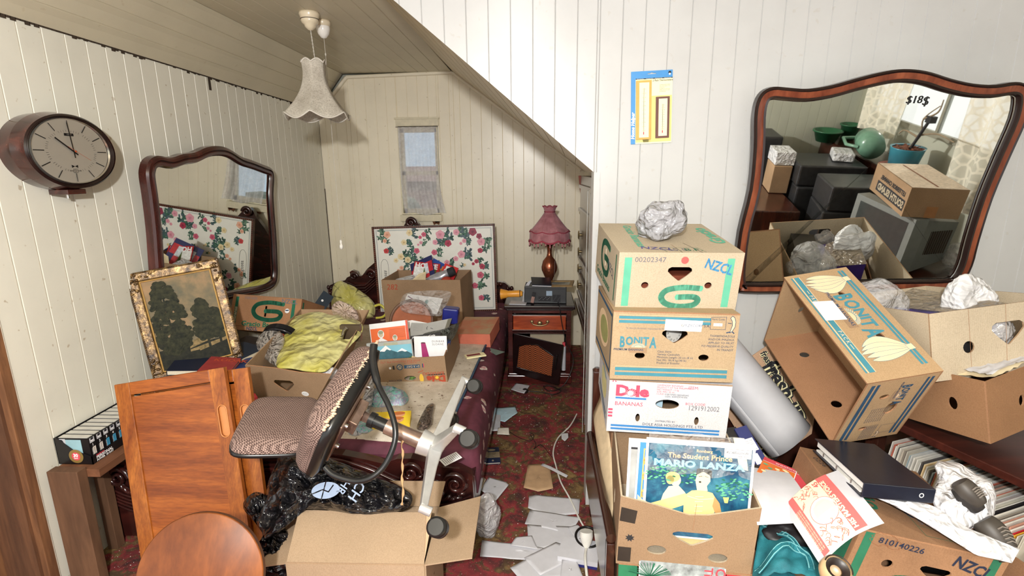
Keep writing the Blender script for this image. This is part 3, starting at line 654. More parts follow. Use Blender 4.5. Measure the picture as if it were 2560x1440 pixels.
# clear sleeve film over the front records
fm = MB(film('clear_film', (232, 232, 232), .16, .08)); random.seed(3)
fm.grid(lambda u, v: LZ @ Vector((-.13 + .31 * u, -.006 + .006 * math.sin(9 * u + 3 * v) + .02 * max(0, v - .9), .22 + .128 * v + .006 * math.sin(17 * u))), 16, 8)
fm.build('clear_record_bag', None, 'crinkled clear plastic sleeve sticking up over the records in the open box', 'plastic sleeve')
# ---- box of christmas records below
carton('cardboard_box', RT((.52, 1.66, .13), (0, 0, -4.8)), .46, .44, .262, 'worn carton under the open record box, holding Christmas records', open_='f', mat=M_cbo)
XB = RT((.45, 1.427, .155), (-4, 0, -4.8))
def xm(mb, X, w, h):
    mb.rect(-w / 2 + .004, .004, w / 2 - .004, h - .004, plain('snowy_print', (150, 158, 160), .5, var=.5, sc_=40), X)
    for i in range(26):
        random.seed(i); a = random.random() * 3; mb.line([(-.1, .2), (-.1 + .07 * math.cos(a), .2 + .05 * math.sin(a))], .002, I_dgreen, X, .001)
    mb.text('Christmas', .105, h - .012, .03, I_red, X, rot=-PI / 2, bold=.02, d=.002); mb.text('Time', .07, h - .012, .026, I_red, X, rot=-PI / 2, bold=.02, d=.002)
sleeve('record_sleeve', XB @ T(.02, 0, .0), .27, .262, I_white, 'snowy record sleeve with red Christmas lettering, below the open record box', fn=xm)
sleeve('record_sleeve', XB @ T(-.150, .006, 0), .06, .262, plain('green_stripe_sleeve', (40, 120, 84), .5), 'dark green edge of a record case below the open record box', cat='record')
sleeve('record_sleeve', XB @ T(.185, .004, 0), .05, .257, plain('bright_red_sleeve', (206, 44, 56), .5), 'bright red record edge right of the Christmas sleeve', cat='record')
# ---- plastic bag on the stack
def blob_bag(name, c, r, mat, label, seed=0, ridge=.22, n=64, k=44, flat=.0, M=None, sc_=1.7, cat='plastic bag', parent=None, wr=None):
    """crumpled bag: ridged noise on a squashed ball with a flat base"""
    mb = MB(mat); off = Vector((seed * 7.1, seed * 3.3, seed * 1.7))
    def f(d):
        p = d * sc_ + off; q = noise.noise(p * .8); q2 = 1 - abs(noise.noise(p * 1.15)) * 2; q3 = 1 - abs(noise.noise(p * 2.6)) * 2
        return 1 + ridge * (q * .8 + q2 * .26 + q3 * .10 - .3)
    vs = []
    mb.ell((0, 0, 0), r, None, None, n, k, f)
    mb.v = [(v[0], v[1], max(v[2], -r[2] * (1 - flat)) if flat else v[2]) for v in mb.v]
    X = M or T(*c); mb.v = [tuple(X @ Vector(v)) for v in mb.v]
    return mb.build(name, parent, label, cat)
gz = 1.409
blob_bag('plastic_bag', (0, 0, 0), (.092, .075, .078), plain('grey_plastic', (158, 158, 162), .16, var=.12, sc_=40, crease=24), 'crumpled grey plastic bag on top of the box stack', 3, .34, 72, 50, .25, M=RT((.466, 1.93, 1.4655), (7, -14, 0)))
# ================================================================ RIGHT SIDE
M_dw = wood('dark_wood', (38, 20, 16), (84, 44, 32), 5, 'z', .22, 8, .05, coat=.5); M_dwx = wood('dark_wood_long', (34, 18, 14), (76, 40, 28), 5, 'y', .2, 8, .05, coat=.6)
# low dark bed that carries the right-hand pile
bd = empty('spare_bed', (.29, 1.3, 0), 'low dark wooden bed under the right-hand pile of boxes, its rail running toward the camera', 'bed')
m = MB(M_dwx); m.box(.238, .266, 1.52, 2.20, .20, .44); m.box(.238, .266, 1.50, 1.535, 0, .43); m.tube([(.252, 1.50, .452), (.252, 2.19, .455)], .017, 12); m.build('side_rail', bd, bevel=.003)
m = MB(M_dw); m.box(.262, .300, 2.21, 2.262, 0, .755); m.tube([(.281, 2.236, .755), (.281, 2.236, .765)], [.02, .012], 10); m.build('bed_post', bd, bevel=.006)
m = MB(M_dw); m.box(.30, 1.9, 2.215, 2.25, .2, .72)
m.build('headboard', bd, bevel=.004)
m = MB(plain('cane_panel', (170, 110, 80), .6, var=.3, sc_=200)); m.box(.305, .345, 2.205, 2.2155, .46, .70); m.build('cane_panel', bd)
m = MB(plain('ticking_mattress', (206, 184, 152), .9, var=.1)); m.box(.32, 2.05, .5, 2.2, .24, .125 + .275, None); m.build('mattress', None, 'thin beige mattress under the right-hand pile of boxes', 'mattress', bevel=.02) if False else None
m = MB(plain('ticking_mattress', (206, 184, 152), .9, var=.1)); m.box(.325, 2.1, .45, 2.2, .02, .125); m.build('mattress', None, 'thin beige mattress under the right-hand pile of boxes', 'mattress', bevel=.01)
# beige cloth squeezed beside the stack
m = MB(plain('beige_cloth', (206, 184, 150), .9, var=.12, bump=.3))
m.grid(lambda u, v: Vector((.296 - .028 * math.sin(PI * v) + .006 * math.sin(9 * v + u * 4), 2.16 - .50 * u, .69 - .25 * v - .22 * u)), 12, 14); m.build('beige_cloth', None, 'beige cloth squeezed between the box stack and the bed rail', 'cloth', solid=.006)
# ---- lying open BONITA box
def bunch(mb, X, cx, z0, z1, dr=1):
    L = z1 - z0; k = 5
    for i in range(k):
        o = (i - 2) * .0155 * dr; pts1 = []; pts2 = []
        for j in range(11):
            t = j / 10; zz = z1 - L * t * (1 - .06 * abs(i - 2)); b = math.sin(t * PI) ** .8 * .011 + .0015; c = cx + o * (.25 + .95 * math.sin(t * PI * .75)) + .028 * math.sin(t * PI) * .45 * dr
            pts1.append((c - b, zz)); pts2.append((c + b, zz))
        P = pts1 + pts2[::-1]; mb.pp(P, I_peachc, X, .001 + .0001 * i); mb.line(P, .0011, I_teal, X, .00104 + .0001 * i, True)
    mb.pp([(cx - .012, z1 + .014), (cx + .010, z1 + .016), (cx + .012, z1 - .006), (cx - .010, z1 - .008)], I_peachc, X, .0018); mb.line([(cx - .012, z1 + .014), (cx + .010, z1 + .016), (cx + .012, z1 - .006), (cx - .010, z1 - .008)], .001, I_teal, X, .002, True)
I_peachc = plain('pale_banana_print', (240, 206, 170), .8, var=.04)
def bt(mb, X, w, d):
    mb.rect(-.235, .030, .215, .048, I_teal, X); mb.rect(-.235, .018, .215, .0235, I_teal, X); mb.rect(-.235, .0235 + .0015, .215, .0285, I_sun, X)
    mb.rect(-.235, .196, .215, .204, I_teal, X); mb.rect(-.235, .208, .215, .217, I_teal, X); mb.rect(-.235, .0485, .215, .0505, I_sun, X)
    bunch(mb, X, -.19, .05, .20); bunch(mb, X, .145, .05, .205, -1)
    mb.text('PREMIUM', -.135, .033, .012, I_peachc, X, d=.002, space=1.4); mb.text('PACK', .04, .033, .012, I_peachc, X, d=.002, space=1.5); mb.line([(-.16, .039), (-.145, .039)], .002, I_peachc, X, .002); mb.line([(.10, .039), (.12, .039)], .002, I_peachc, X, .002)
    bonita_logo(mb, X, -.118, .112, .050, I_teal, I_dblue)
    mb.pp([(-.105, .026), (-.012, .022), (-.002, .092), (-.095, .094)], MATS['white_label'], X, .003)
def br_(mb, X, w, h):
    # end panel: x across depth (0..), z up; stripes run vertically
    for x0, x1 in ((-.098, -.086), (-.080, -.070), (.080, .088), (.094, .103)): mb.rect(x0, .02, x1, h - .02, I_navy, X)
    bonita_logo(mb, X, .012, h - .045, .026, I_navy, I_dblue, rot=-PI / 2)
    for i in range(8): mb.text('Class Extra Variety Cavendish', -.035 + .0075 * i - .01, .20, .0048, I_dblue, X, rot=-PI / 2)
    for i in range(7): mb.text('THIABENDAZOLE AND/OR', .02 + .007 * i - .05, .095, .005, I_dblue, X, rot=-PI / 2)
    mb.line([(.03, .035), (.078, .035), (.078, .085), (.03, .085)], .001, I_dblue, X, closed=True); banana_man(mb, X, .03, .03, .02)
BN = RT((1.118, 1.925, .833), (9.4, 29.1, -79.7))
carton('banana_box', BN, .5, .24, .36, 'empty open banana box with printed banana bunches, lying tilted below the big mirror', open_='f', mat=cardboard('mid_tan_cardboard', (182, 152, 116), .12), inn=M_cbd,
       holes={'t': [ovalh(-.118, .145, .017, .011), ovalh(.085, .15, .018, .012)], 'u': [ovalh(-.14, .12, .014, .02), ovalh(.10, .11, .016, .02)], 'l': [ovalh(.0, .16, .012, .016)], 'r': [ovalh(-.03, .265, .016, .012), ovalh(.02, .19, .020, .034), ovalh(-.035, .08, .015, .011)]},
       prints={'t': bt, 'r': br_}, t=.005)
# ---- upper and lower plain boxes at the right
def cartonN(name, N, rot, w, d, h, **k):
    M0 = RT((0, 0, 0), rot); c = M0 @ Vector((-w / 2, -d / 2, h)); M = T(*(N - c)) @ M0; return M, carton(name, M, w, d, h, **k)
def hs(mb, X, w, h): mb.line([(-.10, 0), (-.10, h)], .0012, M_cbd, X); mb.line([(.02, 0), (.025, h)], .0012, M_cbd, X)
NU = at(2323, 785, 'y', 1.66)
MU, _ = cartonN('cardboard_box', NU, (-9, -6, 6), .46, .54, .225, label='open pale cardboard box with a pointed handle hole, upper of the two right-hand boxes', open_='t', mat=M_cbl, inn=M_cb,
                holes={'f': [hearth(.03, .13, .11, .075), ovalh(-.105, .10, .019, .02), ovalh(.165, .12, .019, .02)]}, prints={'f': hs})
NL = at(2464, 955, 'y', 1.545)
ML, _ = cartonN('cardboard_box', NL, (-8, -9, 20), .42, .40, .205, label='brown cardboard box full of papers with oval holes, lower of the two right-hand boxes', open_='t', mat=cardboard('warm_cardboard', (150, 112, 80), .12), inn=M_cbd,
                holes={'f': [ovalh(-.06, .10, .012, .019)], 'l': [ovalh(.10, .105, .014, .022), ovalh(-.12, .105, .014, .022)]})
def crumple(name, X, w, h, mat, label, cat='paper', amp=.01, seed=0, nu=22, nv=22, solid=.0, fn=None, parent=None, group=None, fq=4):
    """sheet spread on local xy with ridged folds"""
    mb = MB(mat); o = Vector((seed * 3.7, seed * 1.3, 0))
    def g(u, v):
        p = Vector((u * fq, v * fq, 0)) + o; r = (1 - abs(noise.noise(p)) * 2) * .7 + (1 - abs(noise.noise(p * 2.7)) * 2) * .3
        z = amp * r; q = fn(u, v) if fn else Vector(((u - .5) * w, (v - .5) * h, 0)); return X @ (q + Vector((0, 0, z)))
    mb.grid(g, nu, nv); return mb.build(name, parent, label, cat, group, solid=solid)
M_paper = plain('white_paper', (198, 198, 204), .7, var=.04); M_paper2 = plain('cream_paper', (232, 216, 180), .7, var=.08); M_foil = plain('crinkled_wrap', (196, 180, 150), .35, var=.2, bump=.3)
crumple('wrapping_paper', ML @ T(0.0, .0, .19), .38, .36, M_paper2, 'crinkled cream wrapping paper filling the lower right-hand box', amp=.02, seed=2)
crumple('paper_sheet', ML @ T(-.04, -.12, .205), .26, .12, M_paper, 'white papers lying on the wrapping in the lower right-hand box', amp=.012, seed=3)
# contents of the upper box
M_clear = film('clear_plastic', (236, 236, 238), .34, .08); M_clear2 = film('smoky_plastic', (206, 204, 204), .5, .1)
m = MB(plain('purple_plastic', (72, 52, 140), .3, var=.2)); m.hexa([MU @ Vector(p) for p in ((-.05, -.12, .03), (.12, -.14, .03), (-.05, .1, .03), (.12, .08, .03), (-.05, -.12, .16), (.12, -.14, .17), (-.05, .1, .19), (.12, .08, .19))]); m.build('purple_packet', None, 'purple packet inside the upper right-hand box', 'packet')
m = MB(plain('black_case', (48, 46, 46), .35)); m.box(-.17, -.06, -.2, .14, .02, .175, None, MU @ RT((0, 0, 0), (2, 3, 8))); m.build('black_case', None, 'black flat case inside the upper right-hand box, left of the purple packet', 'case')
m = MB(film('brown_film', (150, 136, 116), .6, .15)); m.add([MU @ Vector(p) for p in ((.0, -.1, .18), (.15, -.16, .20), (.08, .16, .24), (-.1, .12, .2))], [(0, 1, 2, 3)]); m.build('acetate_sheet', None, 'brownish clear sheet lying on the purple packet in the upper right-hand box', 'plastic sheet', solid=.002)
blob_bag('plastic_bag', None, (.10, .11, .10), M_clear, 'clear crinkled plastic bag bulging from the left of the upper right-hand box', 5, .35, 56, 40, .1, M=MU @ T(-.13, .10, .205))
blob_bag('plastic_bag', None, (.09, .06, .13), plain('white_plastic', (220, 220, 222), .3, var=.06, crease=20), 'white plastic bag poking up from the upper right-hand box', 8, .4, 56, 40, .1, M=MU @ RT((.10, -.05, .17), (0, 16, 0)))
blob_bag('plastic_bag', None, (.055, .04, .07), M_clear2, 'greyish plastic film showing through the pointed handle hole of the upper right-hand box', 9, .4, 40, 30, 0, M=MU @ T(.04, -.215, .12))
# ---- dark table end carrying the two boxes
tb = empty('side_table', (1.62, 1.78, 0), 'dark reddish wooden table under the two right-hand boxes', 'table')
TX = RT((1.83, 1.84, .72), (0, 0, 20)); m = MB(wood('red_brown_wood', (52, 22, 18), (86, 40, 30), 5, 'x', .3, 8)); m.box(-.46, .5, -.40, .30, -.03, .0, None, TX); m.build('table_top', tb, bevel=.004)
for x, y in ((-.40, -.34), (.40, -.34), (-.40, .26), (.40, .26)):
    m = MB(M_dw); m.box(x - .025, x + .025, y - .025, y + .025, -.72, -.03, None, TX); m.build('leg', tb, bevel=.004)
# ---- carton of records behind the binder
RC = RT((1.62, 1.68, .30), (0, 0, -37))            # long axis
A0 = at(2232, 1108, 'z', .60); A1 = at(2560, 1352, 'z', .56)
dirv = (A1 - A0); dirv.z = 0; Ln = dirv.length; dirv.normalize(); perp = Vector((-dirv.y, dirv.x, 0))
if perp.x < 0: perp = -perp
cols = [(236, 232, 222), (214, 206, 190), (200, 190, 174), (226, 220, 208), (160, 178, 184), (226, 222, 212), (204, 150, 130), (210, 204, 190), (200, 196, 180), (236, 234, 228), (150, 140, 128), (222, 196, 150), (210, 210, 206), (90, 86, 84), (232, 226, 214), (198, 110, 90)]
random.seed(21); N_ = 62
for i in range(N_):
    s_ = i / (N_ - 1); p = A0.lerp(A1, s_); c = cols[random.randrange(len(cols))]
    if i > 56: c = [(200, 40, 50), (226, 170, 60), (210, 204, 190), (206, 200, 184), (198, 194, 180)][i - 57]
    hgt = .29 + random.uniform(-.012, .012); th = .0028 + random.random() * .0024
    u = (perp * 1.0 + dirv * -.25).normalized(); lean = Vector((dirv.x * .16, dirv.y * .16, 1)).normalized()
    P0 = p + perp * random.uniform(-.006, .006) - lean * hgt + Vector((0, 0, random.uniform(-.004, .01)))
    nrm = u.cross(lean).normalized(); X = Matrix(((u.x, nrm.x, lean.x, P0.x), (u.y, nrm.y, lean.y, P0.y), (u.z, nrm.z, lean.z, P0.z), (0, 0, 0, 1)))
    q = MB(plain('sleeve_%d_%d_%d' % c, c, .5)); q.box(0, .30, 0, th, 0, hgt, None, X)
    if i == 48: q.mats[0] = plain('black_sleeve', (44, 40, 42), .4); q.text('non', .05, hgt - .04, .025, I_rust, X @ T(0, 0, 0), d=.001)
    q.build('record', None, 'vinyl record sleeve standing in the crowded row behind the black binder', 'record', 'records standing in the row behind the binder')
rcm = MB(M_cbo, cardboard('dark_cardboard', (120, 98, 76), .3))
def W_(s_, o, z): p = A0.lerp(A1, s_) + perp * o; return Vector((p.x, p.y, z))
for s0, s1, o0, o1 in ((-.08, 1.15, -.02, -.02),):
    a, b = W_(-.08, -.022, .27), W_(1.2, -.022, .27); rcm.hexa([a, b, a + perp * .006, b + perp * .006, a + Vector((0, 0, .22)), b + Vector((0, 0, .24)), a + perp * .006 + Vector((0, 0, .22)), b + perp * .006 + Vector((0, 0, .24))])
a, b = W_(-.08, .31, .27), W_(1.2, .31, .27); rcm.hexa([a, b, a + perp * .006, b + perp * .006, a + Vector((0, 0, .33)), b + Vector((0, 0, .33)), a + perp * .006 + Vector((0, 0, .33)), b + perp * .006 + Vector((0, 0, .33))])
a, b = W_(-.08, -.02, .27), W_(1.2, -.02, .27); rcm.hexa([a, b, a + perp * .33, b + perp * .33, a + Vector((0, 0, .006)), b + Vector((0, 0, .006)), a + perp * .33 + Vector((0, 0, .006)), b + perp * .33 + Vector((0, 0, .006))])
# flap leaning over the records
fl_ = [W_(.05, .30, .615), W_(1.1, .30, .60), W_(1.1, .20, .655), W_(.05, .225, .65)]
rcm.add(fl_ + [p + Vector((0, 0, .005)) for p in fl_], [(0, 1, 2, 3), (7, 6, 5, 4), (0, 4, 5, 1), (1, 5, 6, 2), (2, 6, 7, 3), (3, 7, 4, 0)], 1)
rcm.build('record_carton', None, 'long worn carton with folded dark flap holding the crowded row of records', 'cardboard box')
# ---- old Gracio carton bottom right
def gbf(mb, X, w, h):
    mb.rect(-.185, -.0, -.160, h - .006, I_dgreen, X); mb.rect(.158, 0, .182, h - .006, I_dgreen, X)
    mb.text('810140226', -.145, h - .032, .018, plain('navy_stamp', (22, 34, 60), .7), X, rot=-.05, w=1.1, bold=.015); mb.text('NZCL', .065, h - .052, .034, MATS['navy_stamp'], X, bold=.03, rot=-.22, w=.85)
    glogo(mb, X, .0, .02, .17, .09, I_dgreen, .16); stain(mb, X, -.13, h - .02, .035, 3); stain(mb, X, -.10, h - .03, .022, 6)
def gbt(mb, X, w, d):
    mb.line([(-.005, .03), (.13, .03), (.13, .115), (-.005, .115)], .0014, I_dgreen, X, closed=True); mb.line([(.062, .03), (.062, .115)], .0014, I_dgreen, X); mb.line([(-.005, .07), (.13, .07)], .0014, I_dgreen, X)
    mb.text('521', .01, .082, .022, I_grey, X, rot=-.1); mb.text('051', .068, .04, .022, I_grey, X, rot=-.1); mb.text('B', .09, .08, .024, I_dgreen, X, bold=.02); mb.text('B', .1, .04, .02, I_dgreen, X)
    mb.text('Gracio', -.14, .30, .05, I_dgreen, X, bold=.03, rot=-PI / 2 + .1); mb.text('NZC', -.06, .2, .04, I_dblue, X, rot=-1.0)
    stain(mb, X, -.15, .25, .03, 4); mb.line([(-.17, .02), (-.13, .38)], .002, I_dgreen, X); mb.text('0226', -.185, .34, .018, I_blk, X, rot=-1.2)
GB = RT((1.078, 1.488, .468), (2.9, 11.1, -3.0))
carton('banana_box', GB, .4, .4, .18, 'large old banana box with green stripes, number and dark letters in the bottom right corner', open_='', mat=M_cbo,
       holes={'f': [ovalh(-.095, .085, .016, .014), hearth(.035, .085, .085, .042)]}, prints={'f': gbf, 't': gbt, 'l': lambda mb, X, w, h: mb.rect(.13, 0, .185, h - .01, I_dgreen, X)})
m = MB(plain('black_bottle', (14, 14, 14), .1)); m.tube([(0, 0, 0), (.1, .01, 0)], .028, 16, None, GB @ T(-.0, -.14, .07)); m.build('black_bottle', None, 'shiny black bottle glimpsed through the handle hole of the bottom right banana box', 'bottle')
carton('cardboard_box', RT((1.16, 1.62, .13), (0, 0, -3)), .62, .52, .30, 'plain carton hidden under the old banana box at the bottom right', open_='', mat=M_cbo)
carton('cardboard_box', RT((.86, 2.03, .13), (0, 0, 0)), .26, .34, .22, 'brown carton lying behind the records under the white paper roll', open_='', mat=M_cbo)
# ---- black ring binder
BI = F3(at(2162, 1208, 'y', 1.30), at(2335, 1228, 'y', 1.34), at(2042, 1096, 'y', 1.62))
O = at(2162, 1206, 'y', 1.36); U = at(2338, 1222, 'y', 1.37); V = at(2040, 1096, 'y', 1.66)
ux = (U - O); vx = (V - O); Lu = .30; Lv = vx.length; ux.normalize(); vx = (vx - vx.dot(ux) * ux); Lv = vx.length; vx.normalize(); nz = ux.cross(vx)
BM = Matrix(((ux.x, vx.x, nz.x, O.x), (ux.y, vx.y, nz.y, O.y), (ux.z, vx.z, nz.z, O.z), (0, 0, 0, 1)))
M_bind = plain('navy_vinyl', (24, 28, 42), .3, var=.15, bump=.1); Lu = (U - O).length; shx = (V - O).dot(ux)
bi = empty('ring_binder', tuple(O), 'thick navy blue ring binder lying across the boxes beside the white plastic bag', 'binder')
th = .042
def sk(x, y, z): return BM @ Vector((x + shx * y / Lv, y, z))
def slab(mb, x0, x1, y0, y1, z0, z1, mm=None): mb.hexa([sk(x, y, z) for z in (z0, z1) for y in (y0, y1) for x in (x0, x1)], mm)
m = MB(M_bind); slab(m, -.004, Lu, -.002, Lv, -.003, 0); m.build('front_cover', bi, bevel=.0015)
m = MB(M_bind, I_white); slab(m, -.004, Lu, -.005, -.001, -th, 0); XS = Matrix(((ux.x, vx.x, nz.x, 0), (ux.y, vx.y, nz.y, 0), (ux.z, vx.z, nz.z, 0), (0, 0, 0, 1))); XS.translation = sk(0, -.0055, 0)
m.line([(Lu - .04 + .006 * math.cos(a * PI / 6), -th * .5 + .006 * math.sin(a * PI / 6)) for a in range(12)], .0025, 1, XS, closed=True); m.build('spine', bi, bevel=.0015)
m = MB(M_bind); slab(m, -.004, Lu, -.002, Lv, -th - .003, -th); m.build('back_cover', bi, bevel=.0015)
m = MB(plain('page_block', (226, 224, 220), .8, var=.08, sc_=300)); slab(m, .004, Lu - .012, .012, Lv - .01, -.024, -.004); slab(m, .004, Lu - .012, .02, Lv - .01, -th + .001, -th + .007); m.build('pages', bi)
m = MB(MATS['chrome']); 
for y in (.06, .14, .22): m.tube([sk(.0 + .001, y * Lv / .28, -th + .006), sk(.001, y * Lv / .28, -.024)], .002, 6)
m.build('ring_mechanism', bi)
# ---- curved paper sleeves
def curved(name, cs, bulge, mat, label, fn=None, cat='paper', nu=14, nv=14, parent=None, th=.0009):
    """cs: 4 corner points (00,10,11,01); bulge: height function"""
    mb = MB(mat); P = [Vector(c) for c in cs]; n0 = (P[1] - P[0]).cross(P[3] - P[0]).normalized()
    if n0.z < 0: n0 = -n0
    def g(u, v, e=0):
        b = (P[0] * (1 - u) + P[1] * u) * (1 - v) + (P[3] * (1 - u) + P[2] * u) * v; return b + n0 * (bulge(u, v) + e)
    mb.grid(lambda u, v: g(u, v), nu, nv)
    class Q: pass
    if fn:
        def warp(pts, m, e=.001):
            vs = [tuple(g(p[0], p[1], e)) for p in pts]; mb.add(vs, [tuple(range(len(vs)))], m)
        def wline(pts, wd, m, e=.0014):
            for a, b in zip(pts[:-1], pts[1:]):
                t = Vector((b[0] - a[0], b[1] - a[1])); L = t.length
                if L < 1e-6: continue
                t /= L; q = Vector((-t.y, t.x)) * wd / 2; warp([(a[0] - q.x, a[1] - q.y), (b[0] - q.x, b[1] - q.y), (b[0] + q.x, b[1] + q.y), (a[0] + q.x, a[1] + q.y)], m, e)
        def wtext(t_, x, y, h, m, rot=0, bold=0, shear=0, e=.0018, w=1):
            vs, fs = text_geo(t_, bold, shear); k = h / .7; c, s = math.cos(rot), math.sin(rot)
            out = [tuple(g(x + (a * k * w) * c - b * k * s, y + (a * k * w) * s + b * k * c, e)) for a, b in vs]; mb.add(out, fs, m)
        fn(warp, wline, wtext, mb)
    return mb.build(name, parent, label, cat)
I_coral = plain('coral_print', (222, 106, 104), .7, var=.05); I_pale = plain('pale_yellow_print', (240, 234, 196), .7, var=.03)
def wgrid(warp, x0, x1, y0, y1, m, n=6, e=.0009):
    for i in range(n):
        for j in range(n):
            a, b = x0 + (x1 - x0) * i / n, x0 + (x1 - x0) * (i + 1) / n; c, d = y0 + (y1 - y0) * j / n, y0 + (y1 - y0) * (j + 1) / n; warp([(a, c), (b, c), (b, d), (a, d)], m, e)
def s45(warp, wline, wtext, mb):
    # u along bottom->right edge, v toward the far top
    wgrid(warp, .0, .96, .14, .80, I_pale, 7, .0009)
    wgrid(warp, .0, .96, .62, .80, I_coral, 7, .0013); wgrid(warp, .0, .96, .10, .20, I_coral, 7, .0013)
    c = [(.52 + .2 * math.cos(a * PI / 14), .45 + .2 * math.sin(a * PI / 14)) for a in range(28)]; warp(c, M_paper, .0018); wline(c + c[:1], .006, I_coral, .002)
    wtext('HIS MASTERS VOICE', .93, .70, .065, I_pale, rot=PI, bold=.04, e=.002, w=1.0); wtext('For The Tops In Pops', .80, .64, .045, I_pale, rot=PI, shear=.2, e=.002)
    warp([(.02, .5), (.2, .5), (.2, .62), (.02, .62)], I_pale, .0021); wtext('45', .16, .61, .08, I_coral, rot=PI, bold=.03, e=.0026)
    random.seed(5)
    for k in range(46):
        x, y = (random.uniform(.05, .3), random.uniform(.22, .5)) if k % 2 else (random.uniform(.7, .95), random.uniform(.22, .55))
        wline([(x + .035 * math.cos(a * 1.1 + k), y + .03 * math.sin(a * 1.3 + k * 2)) for a in range(5)], .007, I_coral, .0016)
    for r in range(3): wtext('ASK FOR HIS MASTERS VOICE NEEDLES AND RECORDS', .9, .175 - .03 * r, .018, I_pale, rot=PI, e=.002)
S0 = at(2052, 1415, 'y', 1.24); S1 = at(2211, 1308, 'y', 1.28); S2 = at(2095, 1175, 'y', 1.50); S3 = at(1955, 1290, 'y', 1.36)
S3 = S0 + (S2 - S1) * .98
curved('paper_record_sleeve', (S3, S0, S1, S2), lambda u, v: .022 * math.sin(PI * v) + .012 * math.sin(PI * u), M_paper, 'white 45 rpm paper record sleeve with coral red print and round centre hole', lambda a, b, c, d: s45(a, b, c, d), 'record sleeve')
W0, W1, W2, W3 = at(1893, 1313, 'y', 1.40), at(2045, 1305, 'y', 1.38), at(1972, 1182, 'y', 1.62), at(1868, 1166, 'y', 1.66)
curved('paper_sheet', (W0, W1, W2, W3), lambda u, v: .02 * math.sin(PI * v), M_paper, 'blank white paper sleeve with faint pink edge lying right of the record box', lambda a, b, c, d: [a([(.02 + .0, .05), (.22 - .004 * k, .02), (.12, .3 + .02 * k), (.03, .42)], plain('faint_pink', (238, 214, 222), .7), .001 + .0002 * k) for k in range(2)], 'paper')
# red and orange toy packet
PK = F3(at(1905, 1160, 'y', 1.60), at(2005, 1200, 'y', 1.60), at(1930, 1130, 'y', 1.72))
m = MB(plain('orange_print', (232, 120, 50), .4, var=.06), I_red, I_white, I_blue, I_leaf, I_cream)
X = F3(at(1893, 1178, 'y', 1.62), at(1995, 1222, 'y', 1.55), at(1925, 1134, 'y', 1.76)); m.box(0, .15, 0, .03, 0, .13, 0, X)
m.rect(0, .10, .15, .13, 1, X, .001); m.line([(0, .098), (.15, .098)], .002, 2, X, .002); m.text('woolworths', .04, .108, .014, 2, X, d=.002); m.rect(.11, .0, .15, .1, 1, X, .0012); m.line([(.108, 0), (.108, .13)], .003, 2, X, .002)
random.seed(3)
for k in range(16): m.oval(random.uniform(.01, .1), random.uniform(.02, .09), .008, .006, random.choice([2, 3, 4, 5, 1]), X, .0015 + k * .0001)
m.build('toy_packet', None, 'red and orange toy packet lying above the blank white paper sleeve', 'packet')
# ---- rolled white poster
Ra = at(1830, 925, 'y', 2.06); Rb = at(1984, 1112, 'y', 1.93); ax = (Rb - Ra).normalized()
rp = MB(plain('rolled_paper', (182, 183, 188), .45, var=.03), I_grey)
L_ = (Rb - Ra).length; u_ = ax.orthogonal().normalized(); w_ = ax.cross(u_); R_ = .104
def rollp(a, l, r): return Ra + ax * l + (u_ * math.cos(a) + w_ * math.sin(a)) * r
rp.grid(lambda u, v: rollp(u * 2 * PI * 1.35, -.12 + (L_ + .10 + .012 * math.sin(u * 9)) * v, R_ * (1 - .10 * u)), 54, 6)
random.seed(6)
for k in range(0): pass
rp.build('rolled_poster', None, 'large roll of white paper leaning between the box stack and the open banana box', 'rolled paper', solid=.0012)
# ---- fresh up carton behind the roll
def fu(mb, X, w, h): pass
FO = at(1925, 893, 'y', 2.21); FM = F3(FO, at(2036, 1075, 'y', 2.17), at(1995, 850, 'y', 2.24))
fm = MB(cardboard('pinkish_cardboard', (200, 164, 134), .08), I_blk, I_cream)
fm.plate([(-.05, -.30), (.40, -.30), (.40, -.02), (.345, .03), (-.03, .05), (-.05, .02)], (), .005, 0, FM)
for x, z, s_ in ((.015, -.055, .075), (.02, -.245, .09), (-.04, -.03, .03)):
    for bo_, mm_, dd_ in ((.11, 1, .001), (.075, 2, .0016), (.03, 1, .0022)): fm.text('fresh-up', x, z, s_, mm_, FM, bold=bo_, shear=.15, d=dd_, w=.85)
fm.text('12 x 355ml CANS', .26, -.17, .014, 1, FM, d=.001); fm.line([(.24, -.27), (.36, -.27), (.36, -.19), (.24, -.19)], .003, 1, FM, .001, True)
for k in range(9): fm.rect(.25 + .01 * k, -.26, .254 + .01 * k, -.20, 1, FM, .001)
fm.build('flattened_carton', None, 'flattened drinks carton with black outlined lettering behind the white paper roll', 'cardboard')
X = F3(at(1893, 1170, 'y', 1.75), at(1925, 1160, 'y', 1.76), at(1866, 1080, 'y', 1.86)); m = MB(plain('dark_navy_card', (52, 58, 110), .5), I_white, I_blk)
m.box(0, .05, 0, .01, 0, .16, 0, X); m.rect(.006, .06, .044, .11, 1, X, .001); m.rect(.006, .01, .03, .05, 1, X, .001)
for k in range(6): m.line([(.01, .065 + .007 * k), (.04, .065 + .007 * k)], .001, 2, X, .002)
m.build('navy_box', None, 'small navy blue carton with white barcode labels beside the record box', 'box')
X = F3(at(1872, 1172, 'y', 1.74), at(1898, 1168, 'y', 1.75), at(1835, 1090, 'y', 1.88)); m = MB(plain('black_board', (50, 46, 44), .6)); m.box(0, .06, 0, .012, 0, .19, 0, X); m.build('black_board', None, 'black board wedged behind the record box beside the navy carton', 'board')
